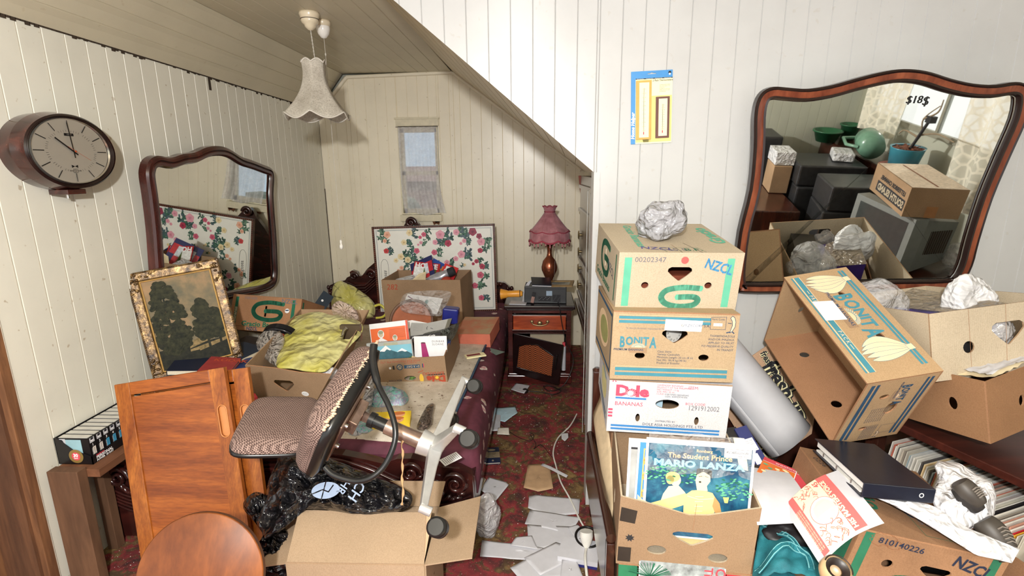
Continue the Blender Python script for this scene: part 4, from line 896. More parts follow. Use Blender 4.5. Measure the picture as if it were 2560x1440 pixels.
# ---- teal denim bag
M_teal = None
def denim():
    m, n, o = nt('teal_denim'); v = coords(n); f = noi(n, v, 9, 5, .6); g = noi(n, v, 300, 2, .5)
    prin(n, o, mixc(n, .4, ramp(n, [(.3, s2l((18, 84, 96))), (.6, s2l((44, 136, 148))), (.75, s2l((96, 176, 184)))], f), ramp(n, [(.3, (.6, .6, .6)), (.7, (1, 1, 1))], g), 'MULTIPLY'), .75, 0, g, .3, .002); return m
M_teal = denim(); M_stitch = plain('pale_stitch', (120, 186, 190), .8)
tb_ = empty('teal_bag', tuple(at(1960, 1440, 'y', 1.40)), 'teal denim bag with stitched straps lying below the paper sleeves', 'bag')
mb = MB(M_teal)
TC = [at(1878, 1460, 'y', 1.36), at(2062, 1450, 'y', 1.36), at(2030, 1360, 'y', 1.50), at(1900, 1310, 'y', 1.56)]
def tg(u, v, e=0):
    b = (TC[0] * (1 - u) + TC[1] * u) * (1 - v) + (TC[3] * (1 - u) + TC[2] * u) * v
    r = noise.noise(Vector((u * 3, v * 3, 1.5))) * .02 + (1 - abs(noise.noise(Vector((u * 5, v * 4, 7.5)))) * 2) * .012
    return b + Vector((0, -.2, 1)).normalized() * (.05 * math.sin(PI * min(1, max(0, u))) * math.sin(PI * min(1, .25 + v * .75)) + r + e)
mb.grid(lambda u, v: tg(u, v), 26, 26); mb.grid(lambda u, v: tg(u, v) - Vector((0, -.02, .12)) * 1.0, 4, 4); mb.build('bag_body', tb_, solid=.004)
for nm, pts in (('strap', [(.02, .95), (.35, .72), (.62, .45), (.75, .30)]), ('strap', [(.40, .62), (.62, .88), (.85, .80), (.9, .55)]), ('strap', [(.05, .12), (.35, .38), (.72, .36), (.80, .05)])):
    cc = bez([(a, b, 0) for a, b in pts], 8); q = MB(M_teal, M_stitch)
    for a, b in zip(cc[:-1], cc[1:]):
        t = (b - a).normalized(); n2 = Vector((-t.y, t.x, 0)) * .055
        q.add([tg((a - n2).x, (a - n2).y, .014), tg((b - n2).x, (b - n2).y, .014), tg((b + n2).x, (b + n2).y, .017), tg((a + n2).x, (a + n2).y, .017)], [(0, 1, 2, 3)], 0)
    for sg in (-.042, .042):
        pth = []
        for a, b in zip(cc[:-1], cc[1:]):
            t = (b - a).normalized(); n2 = Vector((-t.y, t.x, 0)) * sg; pth.append(tg((a + n2).x, (a + n2).y, .0175))
        q.tube(pth, .0007, 4, 1)
    q.build(nm, tb_, solid=.0022)
# black clutter under the sleeves, jar and sunglasses-like arc at the bottom
blob_bag('black_fabric_bundle', None, (.09, .05, .04), plain('black_fabric', (34, 32, 34), .5, var=.2), 'small black bundle under the blank white paper sleeve', 12, .3, 40, 28, 0, M=T(*at(1975, 1338, 'y', 1.50)), cat='bundle')
m = MB(plain('beige_ceramic', (196, 164, 124), .35, var=.08), plain('dark_rim', (40, 30, 26), .4)); X = T(*at(2085, 1432, 'y', 1.19)) @ Matrix.Rotation(.5, 4, 'X') @ Matrix.Scale(.72, 4)
m.lathe([(0, -.03), (.04, -.03), (.052, .0), (.05, .03), (.04, .038)], 24, 0, X); m.lathe([(.04, .038), (.030, .034), (.02, .02)], 24, 1, X); m.tube([(.045 * math.cos(a / 6), .045 * math.sin(a / 6), .045) for a in range(-3, 16)], .0022, 6, 1, X); m.build('beige_pot', None, 'beige rounded pot with dark rim at the bottom beside the old banana box', 'pot')
# ---- white plastic bag with shoes
M_wpl = plain('white_bag_plastic', (212, 212, 216), .28, var=.05, crease=22)
def bagsheet(name, outline_px, Y, label, seed, amp, thick, mat=M_wpl):
    """pillow of crumpled film filling a traced outline, given real depth"""
    c = Vector((0, 0)); n = len(outline_px)
    for p in outline_px: c += Vector(p) / n
    mb = MB(mat); rings = 16; K = 64; O_ = []
    for k in range(K):
        t = k / K * n; i = int(t); f = t - i; a, b = Vector(outline_px[i % n]), Vector(outline_px[(i + 1) % n]); O_.append(a.lerp(b, f))
    def pt(r, k, s):
        o = O_[k % K]; q = c.lerp(o, r); p = at(q.x, q.y, 'y', Y(q.x, q.y)); d = (CAM - p).normalized()
        h = math.sqrt(max(0, 1 - r * r)) * thick; v3 = Vector((q.x * .022, q.y * .022, seed))
        w2 = ((1 - abs(noise.noise(v3)) * 2) * .6 + (1 - abs(noise.noise(v3 * 2.1)) * 2) * .4) * amp * (1 if r < .97 else .3)
        return p + d * (h * (1 if s else -.6) + (w2 if s else 0))
    for s in (1, 0):
        vs = [tuple(pt(i / rings, k, s)) for i in range(rings + 1) for k in range(K)]; fs = []
        for i in range(rings):
            for k in range(K):
                f = (i * K + k, i * K + (k + 1) % K, (i + 1) * K + (k + 1) % K, (i + 1) * K + k); fs.append(f if s else f[::-1])
        mb.smooth = True; mb.add(vs, fs); mb.smooth = False
    return mb, label
yb = lambda x, y: 1.52 - (y - 1153) * .0011
mb, _ = bagsheet('x', [(2345, 1152), (2400, 1158), (2440, 1185), (2480, 1205), (2492, 1240), (2486, 1290), (2440, 1318), (2390, 1335), (2345, 1290), (2325, 1240), (2345, 1195), (2335, 1165)], yb, '', 3.3, .030, .055)
wbg = mb.build('plastic_bag', None, 'crumpled white plastic bag holding dark shoes, on the boxes right of the binder', 'plastic bag')
mb, _ = bagsheet('x', [(2150, 1228), (2330, 1262), (2420, 1320), (2500, 1352), (2550, 1372), (2530, 1408), (2440, 1388), (2380, 1350), (2300, 1300), (2230, 1262)], lambda x, y: 1.40 - (y - 1228) * .0010, '', 9.3, .010, .012)
mb.build('bag_skirt', wbg)
def shoe(pts, ys, r, label, seed):
    P = [at(p[0], p[1], 'y', y) for p, y in zip(pts, ys)]; q = MB(plain('dark_grey_leather', (62, 56, 50), .5, var=.2, bump=.2), plain('lace', (120, 112, 104), .7), plain('sole', (36, 32, 30), .6))
    c = bez(P, 6); k = len(c); rr = [r * (.55 + .45 * math.sin(PI * min(1, .15 + i / (k - 1) * .8))) for i in range(k)]; q.tube(c, rr, 12, 0)
    q.tube([p - Vector((0, 0, .6 * r)) for p in c], [x * .9 for x in rr], 8, 2)
    for i in range(4, k - 4, 1):
        t = (c[i + 1] - c[i - 1]).normalized(); s_ = t.cross(Vector((0, -.5, 1)).normalized()).normalized(); up_ = s_.cross(t).normalized()
        if up_.z < 0: up_ = -up_
        q.tube([c[i] + up_ * rr[i] * .98 + s_ * .014, c[i] + up_ * rr[i] * 1.06, c[i + 1] + up_ * rr[i] * .98 - s_ * .014], .0022, 5, 1)
    q.build('shoe', None, label, 'shoe')
shoe([(2398, 1205), (2425, 1235), (2452, 1262)], [1.38, 1.36, 1.34], .030, 'dark laced shoe showing through the opening of the white plastic bag', 1)
shoe([(2455, 1300), (2490, 1340), (2520, 1385)], [1.33, 1.30, 1.27], .036, 'dark laced shoe sticking out below the white plastic bag', 2)
# ================================================================ WALL OBJECTS
def px_loop(pts, ax, val): return [at(x, y, ax, val) for x, y in pts]
def smooth_loop(P, n=4):
    k = len(P); out = []
    for i in range(k):
        p0, p1, p2, p3 = P[i - 1], P[i], P[(i + 1) % k], P[(i + 2) % k]
        for j in range(n):
            t = j / n; out.append(.5 * ((2 * p1) + (p2 - p0) * t + (2 * p0 - 5 * p1 + 4 * p2 - p3) * t * t + (3 * p1 - p0 - 3 * p2 + p3) * t ** 3))
    return out
def frame_loop(mb, L, N, prof, closed=True):
    """L loop points, N outward-from-wall normal, prof [(inset, height, mat)]"""
    k = len(L); c = Vector((0, 0, 0))
    for p in L: c += p / k
    ins = []
    for i in range(k):
        t = (L[(i + 1) % k] - L[i - 1]).normalized(); q = N.cross(t).normalized()
        if q.dot(c - L[i]) < 0: q = -q
        ins.append(q)
    vs = [tuple(L[i] + ins[i] * a + N * h) for a, h, _ in prof for i in range(k)]; sgn = 1 if (L[1] - L[0]).cross(ins[0]).dot(N) > 0 else -1
    b = mb.smooth; mb.smooth = True
    for r in range(len(prof) - 1):
        fs = [(r * k + i, r * k + (i + 1) % k, (r + 1) * k + (i + 1) % k, (r + 1) * k + i) for i in range(k)]
        if sgn < 0: fs = [f[::-1] for f in fs]
        mb.add(vs, fs, prof[r][2])
    mb.smooth = b
    return [L[i] + ins[i] * prof[-1][0] + N * prof[-1][1] for i in range(k)]
def mirror_mat():
    m, n, o = nt('mirror_glass'); prin(n, o, (.80, .81, .78), .015, 1); return m
M_mir = mirror_mat()
def big_mirror(name, L, N, prof, label, glass_h):
    e = empty(name, tuple(sum(L, Vector()) / len(L)), label, 'mirror')
    mb = MB(prof[0][2]); inn = frame_loop(mb, L, N, prof); mb.build('frame', e)
    back = MB(M_mir); g = [p - N * (prof[-1][1]) + N * glass_h for p in inn]; c = sum(g, Vector()) / len(g)
    vs = [tuple(p) for p in g] + [tuple(c)]; k = len(g); t = (g[1] - g[0]).cross(c - g[0]).dot(N)
    back.add(vs, [((i, (i + 1) % k, k) if t > 0 else ((i + 1) % k, i, k)) for i in range(k)]); back.build('glass', e); return e
M_mah = wood('mahogany', (42, 18, 16), (88, 40, 34), 7, 'z', .22, 6, .05, coat=.5); M_mahd = plain('dark_bead', (34, 20, 18), .25, var=.2); M_rose = wood('rosewood_band', (92, 42, 28), (150, 84, 56), 9, 'z', .3, 5, .04, coat=.4)
_n2 = Vector((0, -math.cos(.145), -math.sin(.145))); _p2 = Vector((1.4, 2.285, 1.13))
RM = smooth_loop([onp(x_, y_, _p2, _n2) for x_, y_ in [(1886, 256), (1902, 229), (1929, 217), (1965, 219), (2015, 222), (2073, 213), (2131, 197), (2186, 183), (2236, 174), (2278, 174), (2319, 181), (2369, 197), (2423, 209), (2478, 212), (2528, 205), (2556, 212), (2568, 236), (2557, 297), (2515, 393), (2473, 493), (2440, 597), (2423, 660), (2398, 702), (2357, 720), (2215, 723), (2007, 728), (1856, 729), (1838, 716), (1833, 680), (1844, 577), (1869, 472), (1879, 368), (1880, 297)]], 3)
PR = [(0, -.01, M_mahd), (0, .02, M_mahd), (.006, .027, M_mahd), (.012, .024, M_rose), (.032, .020, M_rose), (.034, .026, M_mahd), (.042, .028, M_mahd), (.046, .018, M_mahd), (.048, .010, M_mahd)]
rme = big_mirror('wall_mirror', RM, _n2, PR, 'large wavy-topped dark framed mirror on the white wall behind the pile of boxes', .004)
tx = MB(plain('marker_ink', (30, 30, 32), .5)); X = T(*(onp(2262, 262, _p2, _n2) + _n2 * .0052)) @ Matrix.Rotation(.145, 4, 'X'); tx.text('$18', 0, .005, .028, 0, X, shear=.1); tx.text('$', .062, -.002, .032, 0, X, shear=.1); tx.build('price_writing', rme, label='handwritten $18 price in black marker')
LMp = [(371, 400), (392, 389), (425, 394), (455, 385), (485, 381), (515, 368), (545, 365), (571, 372), (601, 391), (627, 400), (657, 412), (676, 421), (682, 443), (680, 485), (683, 534), (688, 598), (690, 650), (691, 684), (685, 712), (662, 729), (610, 741), (560, 752), (500, 775), (450, 792), (412, 775), (393, 720), (387, 684), (381, 598), (377, 555), (369, 490), (362, 443), (363, 420)]
_n = Vector((math.cos(.07), 0, -math.sin(.07))); _p = Vector((-1.868, 3.1, 1.3))
LM = smooth_loop([onp(x, y, _p, _n) for x, y in LMp], 3)
PL = [(0, -.03, M_mah), (0, .006, M_mah), (.008, .016, M_mah), (.020, .020, M_mahd), (.026, .014, M_mah), (.032, .020, M_mah), (.046, .018, M_mah), (.052, .008, M_mahd), (.055, .002, M_mahd)]
big_mirror('wall_mirror', LM, _n, PL, 'wavy mahogany framed mirror standing against the left wall behind the gilt picture', 0.0)
# ---- clock
ce_ = empty('wall_clock', (XL, 2.03, 1.74), 'oval dark wooden wall clock with silver dial on the left wall', 'clock')
def oval_ring(mb, y, z, a, b, x0, x1, m, n=64, a1=None, b1=None, cap=True):
    a1 = a1 or a; b1 = b1 or b; vs = [(x0, y + a * math.cos(2 * PI * i / n), z + b * math.sin(2 * PI * i / n)) for i in range(n)] + [(x1, y + a1 * math.cos(2 * PI * i / n), z + b1 * math.sin(2 * PI * i / n)) for i in range(n)]
    s = mb.smooth; mb.smooth = True; mb.add(vs, [(i, (i + 1) % n, n + (i + 1) % n, n + i) for i in range(n)], m); mb.smooth = s
    if cap: mb.add(vs[n:], [tuple(range(n))], m)
M_clk = wood('clock_rosewood', (36, 18, 16), (88, 42, 32), 10, 'y', .22, 5, .04, coat=.5)
cy, cz = 2.035, 1.738
m = MB(M_clk); oval_ring(m, cy + .005, cz, .200, .146, XL, XL + .06, 0, a1=.208, b1=.150, cap=False); oval_ring(m, cy, cz, .208, .150, XL + .06, XL + .112, 0, a1=.205, b1=.142, cap=False)
oval_ring(m, cy, cz, .205, .142, XL + .112, XL + .120, M_mahd, a1=.196, b1=.134, cap=False); oval_ring(m, cy - .006, cz, .196, .134, XL + .120, XL + .108, M_mahd, a1=.178, b1=.125, cap=True); m.build('case', ce_)
def steel():
    m, n, o = nt('brushed_silver'); prin(n, o, s2l((206, 200, 188)), .30, .6); return m
M_dial = steel()
m = MB(M_dial); yd, zd = cy - .012, cz + .001; oval_ring(m, yd, zd, .172, .1215, XL + .108, XL + .114, 0); m.build('dial', ce_)
m = MB(plain('bezel_silver', (214, 210, 200), .18, .9)); oval_ring(m, yd + .004, zd, .180, .127, XL + .108, XL + .119, 0, a1=.176, b1=.124, cap=False); oval_ring(m, yd + .004, zd, .176, .124, XL + .119, XL + .114, 0, a1=.171, b1=.1205, cap=False); m.build('bezel', ce_)
DX = Matrix(((0, -1, 0, XL + .1145), (1, 0, 0, yd), (0, 0, 1, zd), (0, 0, 0, 1)))   # xz drawing facing +x : local x -> +y
M_hand = plain('black_hand', (24, 22, 22), .3)
m = MB(M_hand, plain('silver_marker', (230, 228, 222), .2, .8))
for i in range(12):
    a = PI / 2 - i * PI / 6; r0, r1 = .70, .95
    if i == 6: m.line([(.172 * r0 * math.cos(a) * .9, .1215 * r0 * math.sin(a)), (.172 * .95 * math.cos(a), .1215 * .95 * math.sin(a))], .009, 1, DX, .001)
    m.line([(.172 * r0 * math.cos(a), .1215 * r0 * math.sin(a)), (.172 * r1 * math.cos(a), .1215 * r1 * math.sin(a))], .0032 if i != 6 else .002, 0, DX, .0014)
for i in range(60):
    if i % 5: a = i * PI / 30; m.line([(.172 * .60 * math.cos(a), .1215 * .60 * math.sin(a)), (.172 * .66 * math.cos(a), .1215 * .66 * math.sin(a))], .0009, 0, DX, .001)
m.rect(-.022, .058, .02, .068, 0, DX, .001); m.text('SEIKO', -.001, .0605, .0055, 1, DX, al='c', d=.0016)
m.pp([(-.014, -.052), (-.014, -.064), (0, -.058)], 0, DX, .001); m.pp([(.014, -.052), (0, -.058), (.014, -.064)], 0, DX, .001); m.text('QUARTZ', 0, -.071, .004, 0, DX, al='c', d=.001); m.text('TRANSISTOR CLOCK', 0, -.077, .004, 0, DX, al='c', d=.001); m.text('4 JEWELS', 0, -.083, .004, 0, DX, al='c', d=.001)
m.build('dial_marks', ce_)
hx = DX @ T(.008, 0, 0)
m = MB(M_hand); m.line([(-.004, -.024), (-.014, .107)], .0045, 0, hx, .006); m.build('minute_hand', ce_, label='long black minute hand pointing at twelve')
m = MB(M_hand); m.line([(.012, -.012), (-.075, .048)], .006, 0, hx, .004); m.build('hour_hand', ce_, label='short black hour hand pointing at ten')
m = MB(plain('copper_red', (190, 80, 40), .4)); m.line([(-.03, .018), (.065, -.034)], .0012, 0, hx, .008); m.oval(0, 0, .004, .004, 0, hx, .009); m.build('second_hand', ce_, label='thin red second hand')
m = MB(M_clk, MATS['chrome']); m.box(XL + .02, XL + .10, cy - .05, cy + .035, cz - .166, cz - .146, 0); m.tube([(XL + .06, cy - .01, cz - .182), (XL + .06, cy - .01, cz - .160)], .007, 10, 1); m.build('bracket', ce_, bevel=.002)
# ---- thermometer pack
te = empty('thermometer_pack', tuple(at(1628, 360, 'y', YF - .002)), 'blue and yellow pack with two thermometers hanging on the white wall', 'thermometer pack')
P0, P1, P2 = at(1577, 361, 'y', YF - .006), at(1678, 356, 'y', YF - .006), at(1573, 180, 'y', YF - .006); X = F3(P0, P1, P2); W_, H_ = (P1 - P0).length, (P2 - P0).length
I_pb = plain('pack_blue', (62, 138, 200), .4, var=.05); I_py = plain('pack_yellow', (218, 208, 128), .4, var=.04)
m = MB(I_white, I_pb, I_py, I_blk, I_cream)
ho = [(W_ * .40, H_ * .955), (W_ * .60, H_ * .955), (W_ * .6, H_ * .967), (W_ * .54, H_ * .968), (W_ * .5, H_ * .98), (W_ * .46, H_ * .968), (W_ * .40, H_ * .967)]
m.plate([(0, 0), (W_, 0), (W_, H_), (0, H_)], [ho], .002, 1, X)
m.rect(W_ * .11, 0, W_, H_ * .895, 4, X); m.rect(W_ * .115, .006, W_ * .99, H_ * .66, 2, X, .0009); m.rect(W_ * .115, .006, W_ * .5, H_ * .88, 2, X, .0009)
m.rect(W_ * .11, H_ * .89, W_, H_ * .902, 3, X, .001); m.text('Home Helper', W_ * .085, H_ * .07, .0135, 0, X, rot=PI / 2, bold=.045, shear=.2, d=.001)
for k in range(4): m.text('Thermometer Pack', W_ * (.14 + .22 * k), H_ * .892, .0025, 0, X, d=.0014)
m.text('2 Pack Thermometers', W_ * .52, H_ * .855, .0075, 3, X, shear=.2, bold=.02, d=.001, w=.85)
for k, t_ in enumerate(('Centigrade & Celsius', 'Accurate Indoors &', 'Outdoors', 'Suitable For Kitchen', 'Office, Nursery and', 'Greenhouse')): m.text(t_, W_ * .69, H_ * (.80 - .0185 * k), .0036, 3, X, d=.001)
m.oval(W_ * .93, H_ * .965, .006, .006, 3, X, .001); m.oval(W_ * .93, H_ * .945, .004, .004, 0, X, .0012); m.build('card', te)
def thermo(x0, x1, z0, z1, wood_, label):
    q = MB(wood_, I_cream, I_blk, I_red); q.box(x0, x1, -.008, 0, z0, z1, 0, X); q.rect(x0 + (x1 - x0) * .2, z0 + .008, x1 - (x1 - x0) * .16, z1 - .008, 1, X, .0085)
    xm_ = (x0 + x1) / 2; q.line([(xm_, z0 + .03), (xm_, z1 - .03)], .0014, 2, X, .009); q.rect(xm_ - .002, z0 + .02, xm_ + .002, z0 + .03, 3, X, .009)
    for k in range(11):
        z = z0 + .035 + (z1 - z0 - .07) * k / 10; q.text(str(20 + 10 * k), xm_ + .003, z, .003, 2, X, d=.009); q.line([(xm_ - .006, z + .001), (xm_ - .002, z + .001)], .0006, 2, X, .009)
    q.build('thermometer', te, label=label, bevel=.001)
thermo(W_ * .12, W_ * .49, H_ * .06, H_ * .87, plain('pale_wood_orange', (214, 160, 78), .4, var=.1), 'large pale wooden thermometer'); thermo(W_ * .60, W_ * .93, H_ * .07, H_ * .64, plain('brown_bakelite', (104, 66, 60), .3), 'small dark brown thermometer')
# ================================================================ PENDANT LAMP AND CORD SWITCH
M_cer = plain('cream_ceramic', (222, 208, 180), .25, var=.05); M_chn = plain('white_porcelain', (236, 232, 224), .15, var=.03); M_cord = plain('twisted_cord', (196, 190, 178), .7)
lx, ly = -1.222, 2.985
pe = empty('pendant_lamp', (lx, ly, ZC), 'dusty scalloped fabric pendant lamp hanging from the sloped attic ceiling', 'lamp')
m = MB(M_cer, M_gap); m.lathe([(.001, 0), (.052, 0), (.054, -.012), (.046, -.03), (.044, -.034), (.047, -.042), (.040, -.055), (.030, -.062), (.028, -.072), (.012, -.088), (.001, -.09)], 32, 0, T(lx, ly, ZC)); m.lathe([(.0475, -.033), (.0475, -.036)], 32, 1, T(lx, ly, ZC)); m.build('ceiling_rose', pe)
m = MB(M_cord); 
for s in (0, PI): m.tube([(lx + .0022 * math.cos(t * 1.1 + s) + .012 * (t / 30), ly + .0022 * math.sin(t * 1.1 + s), ZC - .085 - .185 * t / 30) for t in range(31)], .0018, 5)
m.build('cord', pe)
def dusty():
    m, n, o = nt('dusty_fabric'); v = coords(n); g = noi(n, v, 130, 3, .7); f = noi(n, v, 8, 4, .6)
    prin(n, o, mixc(n, ramp(n, [(.45, (0, 0, 0)), (.95, (1, 1, 1))], g), ramp(n, [(.3, s2l((176, 168, 154))), (.7, s2l((214, 208, 194)))], f), s2l((120, 108, 92))), .9, 0, g, .25, .002, Subsurface_Weight=.0); return m
M_dust = dusty(); M_shade = plain('shade_fabric', (196, 192, 176), .8, var=.08); M_trim = plain('lace_trim', (214, 208, 196), .8, var=.15, sc_=300, bump=.6)
NP = 6
def shade_r(t): return .066 + .116 * (t ** 2.1) + .012 * math.sin(t * PI) * -1
def shpt(a, t, e=0.0, ph=.35):
    k = NP * (a + ph) / (2 * PI); f = k - math.floor(k); s_ = abs(2 * f - 1)         # 1 at ribs
    bow = (1 - (1 - s_) ** 2 * .0) ; flat = math.cos(PI / NP) / math.cos((f - .5) * 2 * PI / NP) if True else 1
    r = (shade_r(t) + e) * (flat * .55 + .45 / 1.0 * (1 - .05 * math.sin(f * PI)))
    drop = .028 * math.sin(f * PI) if t > .5 else 0
    rise = .018 * math.sin(f * PI) * (1 - t) ** 2
    z = 2.232 - .262 * t + rise - drop * ((t - .5) * 2) ** 2 * 1.25
    return Vector((lx + r * math.cos(a), ly + r * math.sin(a), z))
m = MB(M_dust, M_shade); m.grid(lambda u, v: shpt(u * 2 * PI, v), 96, 22); m.build('shade', pe, label='dusty cream fabric shade', solid=.0018)
m = MB(M_trim)
m.tube([shpt(2 * PI * i / 120, 1, .001) for i in range(120)], .0042, 6, closed=True); m.tube([shpt(2 * PI * i / 120, 0, .001) for i in range(120)], .0042, 6, closed=True); m.build('lace_trim', pe)
m = MB(plain('bulb_holder', (210, 205, 192), .5)); m.tube([(lx + .012, ly, 2.235), (lx + .012, ly, 2.17)], .018, 12); m.ell((lx + .012, ly, 2.13), (.03, .03, .042), plain('glass_bulb', (236, 236, 232), .1)); m.build('bulb', pe)
m = MB(MATS['chrome'])
for i in range(3): a = i * 2 * PI / 3; m.tube([(lx + .012, ly, 2.225), (lx + .06 * math.cos(a), ly + .06 * math.sin(a), 2.232)], .0012, 4)
m.build('shade_carrier', pe)
sx, sy = -1.214, 3.145
cs_ = empty('cord_switch', (sx, sy, ZC), 'porcelain ceiling pull switch with long cord and small white knob', 'switch')
m = MB(M_cer, M_chn); m.lathe([(.001, 0), (.042, 0), (.044, -.01), (.040, -.026), (.036, -.03)], 28, 0, T(sx, sy, ZC)); m.lathe([(.037, -.03), (.038, -.045), (.030, -.07), (.014, -.09), (.003, -.093)], 28, 1, T(sx, sy, ZC)); m.build('switch_body', cs_)
m = MB(M_cord); m.tube([(sx, sy, ZC - .09), (sx + .002, sy, 2.3), (sx - .001, sy + .002, 1.8), (sx, sy, 1.235)], .0016, 5); m.ell((sx + .002, sy, 2.31), (.005, .005, .009)); m.build('cord', cs_)
m = MB(M_chn); m.lathe([(.001, 0), (.006, -.002), (.008, -.016), (.005, -.024), (.009, -.03), (.012, -.04), (.011, -.052), (.004, -.06), (.001, -.061)], 18, 0, T(sx, sy, 1.237)); m.build('pull_knob', cs_)
# ================================================================ CURTAIN
M_net = film('net_curtain', (226, 222, 222), .62, .8)
def net():
    m, n, o = nt('net_curtain2'); v = coords(n); f = noi(n, v, 30, 4, .6); g = noi(n, v, 9, 4, .6)
    prin(n, o, ramp(n, [(.35, s2l((214, 210, 212))), (.7, s2l((244, 242, 242)))], g), .9, 0, f, .3, .003, Alpha=mth(n, 'ADD', mth(n, 'MULTIPLY', f, .5), .24)); return m
M_net = net()
m = MB(M_net)
m.grid(lambda u, v: Vector((WX0 + .008 + (.345 + .035 * (v ** 3)) * u + .03 * (v ** 4), YB - .028 + .010 * math.sin(u * 34 + .8 * math.sin(v * 3)) * (.6 + .6 * v) - .02 * v * (1 if u > .8 else .4), 2.032 - .765 * v + .012 * math.sin(u * 9) * v)), 70, 24)
m.build('net_curtain', None, 'thin torn white net curtain hanging over the small back window', 'curtain')
m = MB(MATS['chrome']); m.tube([(WX0 - .01, YB - .03, 2.032), (WX1 + .01, YB - .03, 2.032)], .003, 6); m.build('curtain_wire', None, 'thin wire holding the net curtain across the small back window', 'curtain rail')
# ================================================================ BED
M_bed = wood('carved_mahogany', (34, 14, 14), (82, 36, 30), 8, 'x', .22, 4, .05, coat=.6)
BX0, BX1 = -1.93, -.27; BC = (BX0 + BX1) / 2
be = empty('double_bed', (BC, 3.2, 0), 'dark carved mahogany bed in the alcove, buried under boxes, books and rubbish', 'bed')
m = MB(M_bed); m.hexa([(BX1 - .035, 2.02, .12), (BX1, 2.02, .12), (BX1 - .01, 4.6, .12), (BX1 + .025, 4.6, .12), (BX1 - .035, 2.02, .34), (BX1, 2.02, .34), (BX1 - .01, 4.6, .36), (BX1 + .025, 4.6, .36)]); m.build('side_rail', be, bevel=.004)
m = MB(M_bed); m.box(BX0 + .01, BX0 + .045, 2.02, 4.6, .12, .34); m.build('side_rail', be, bevel=.004)
def spiral(mb, c, r, turns, y, rad, m=0, s=1, a0=0, n=26):
    mb.tube([(c[0] + s * r * (1 - .85 * i / n) * math.cos(a0 + turns * 2 * PI * i / n), y - .012 * i / n, c[1] + r * (1 - .85 * i / n) * math.sin(a0 + turns * 2 * PI * i / n)) for i in range(n + 1)], [rad * (1.1 - .6 * i / n) for i in range(n + 1)], 7, m)
def leaf(mb, c, L, w, ang, y, m=0):
    X = T(c[0], y, c[1]) @ Matrix.Rotation(-ang, 4, 'Y'); mb.ell((L / 2, 0, 0), (L / 2, .014, w / 2), m, X, 8, 6)
fb = MB(M_bed); top = [(-.83 + .0, .425), (-.745, .36), (-.66, .38), (-.57, .405), (-.50, .415), (-.44, .398), (-.38, .388), (-.30, .43), (-.15, .455), (0, .46)]
halfp = [(.83, .22), (.825, .365), (.77, .395), (.70, .40), (.62, .425), (.56, .44), (.50, .437), (.44, .412), (.36, .432), (.26, .452), (.13, .462), (0, .465)]
out = [(BC - x, z) for x, z in halfp] + [(BC + x, z) for x, z in reversed(halfp[:-1])]
out = [(BC - .83, .02)] + out + [(BC + .83, .02)]
fb.plate(list(reversed(out)) if False else out[::-1], (), .045, 0, T(0, 1.985, 0)); fb.build('footboard', be, bevel=.006)
fc = MB(M_bed); yf_ = 1.985
for s in (-1, 1):
    for k in range(4): fc.tube([(BC + s * x, yf_ - .008, z - .028 * k - .012) for x, z in bez([(.0, .465 - .015, 0), (.13, .448, 0), (.26, .436, 0), (.40, .395, 0), (.5, .35, 0), (.6, .31, 0)], 5) for z in [z]] if False else [(BC + s * p.x, yf_ - .010, p.y - .022 * k - .010) for p in bez([(.0, .462, 0), (.13, .456, 0), (.26, .44, 0), (.38, .40, 0), (.48, .35, 0), (.60, .30, 0)], 5)], .008, 8)
    spiral(fc, (BC + s * .56, .385), .045, 1.6, yf_ - .02, .011, 0, s); spiral(fc, (BC + s * .755, .335), .05, 1.7, yf_ - .02, .012, 0, -s); spiral(fc, (BC + s * .66, .31), .035, 1.4, yf_ - .02, .009, 0, s, 1.0)
    random.seed(7)
    for k in range(16): a = k * .42; leaf(fc, (BC + s * (.50 + .018 * k), .30 + .05 * math.sin(a)), .05, .02, (.6 if s > 0 else PI - .6) + .5 * math.sin(a * 2), yf_ - .016)
    for k in range(5):
        fc.tube([(BC + s * (.52 + .30 * i / 10), yf_ - .008, .20 + .018 * k - .05 * math.sin(i / 10 * PI)) for i in range(11)], .006, 6)
for k in range(46):
    x = BC + (k % 23 - 11) * .04; z = .20 + .055 * (k // 23) + .02 * math.sin(k * 1.7); leaf(fc, (x, z), .05, .026, .5 + .9 * math.sin(k * 2.1), yf_ - .012)
for k in range(6): fc.ell((BC + .025 * math.cos(k), yf_ - .02, .39 + .022 * math.sin(k * 1.05)), (.016, .012, .014))
fc.build('footboard_carving', be)
hb = MB(M_bed); hpx = [(822, 800), (819, 745), (821, 715), (838, 707), (850, 704), (863, 701), (867, 694), (876, 690), (874, 680), (880, 676), (892, 680), (896, 690), (905, 690), (918, 672), (938, 655), (965, 630), (990, 590), (1008, 568), (1016, 552), (1025, 545), (1038, 548), (1046, 560), (1062, 578), (1100, 600), (1150, 640), (1190, 680), (1215, 700), (1240, 704), (1262, 707), (1280, 722), (1285, 745), (1284, 800)]
hp = [at(x, y, 'y', 4.62) for x, y in hpx]; hb.plate([(p.x, p.z) for p in hp][::-1] + [(hp[0].x, .05), (hp[-1].x, .05)], (), .05, 0, T(0, 4.62, 0)) if False else hb.plate([(hp[-1].x, .05)] + [(p.x, p.z) for p in hp][::-1] + [(hp[0].x, .05)], (), .05, 0, T(0, 4.62, 0)); hb.build('headboard', be, bevel=.008)
hc = MB(M_bed)
def hq(x, y, Y=4.62): p = at(x, y, 'y', Y); return (p.x, p.z)
spiral(hc, hq(1028, 556), .045, 1.5, 4.60, .016); hc.build('carved_finial', be); hc = MB(M_bed); spiral(hc, hq(887, 690), .035, 1.4, 4.60, .014); spiral(hc, hq(930, 685), .05, 1.5, 4.60, .014, 0, -1)
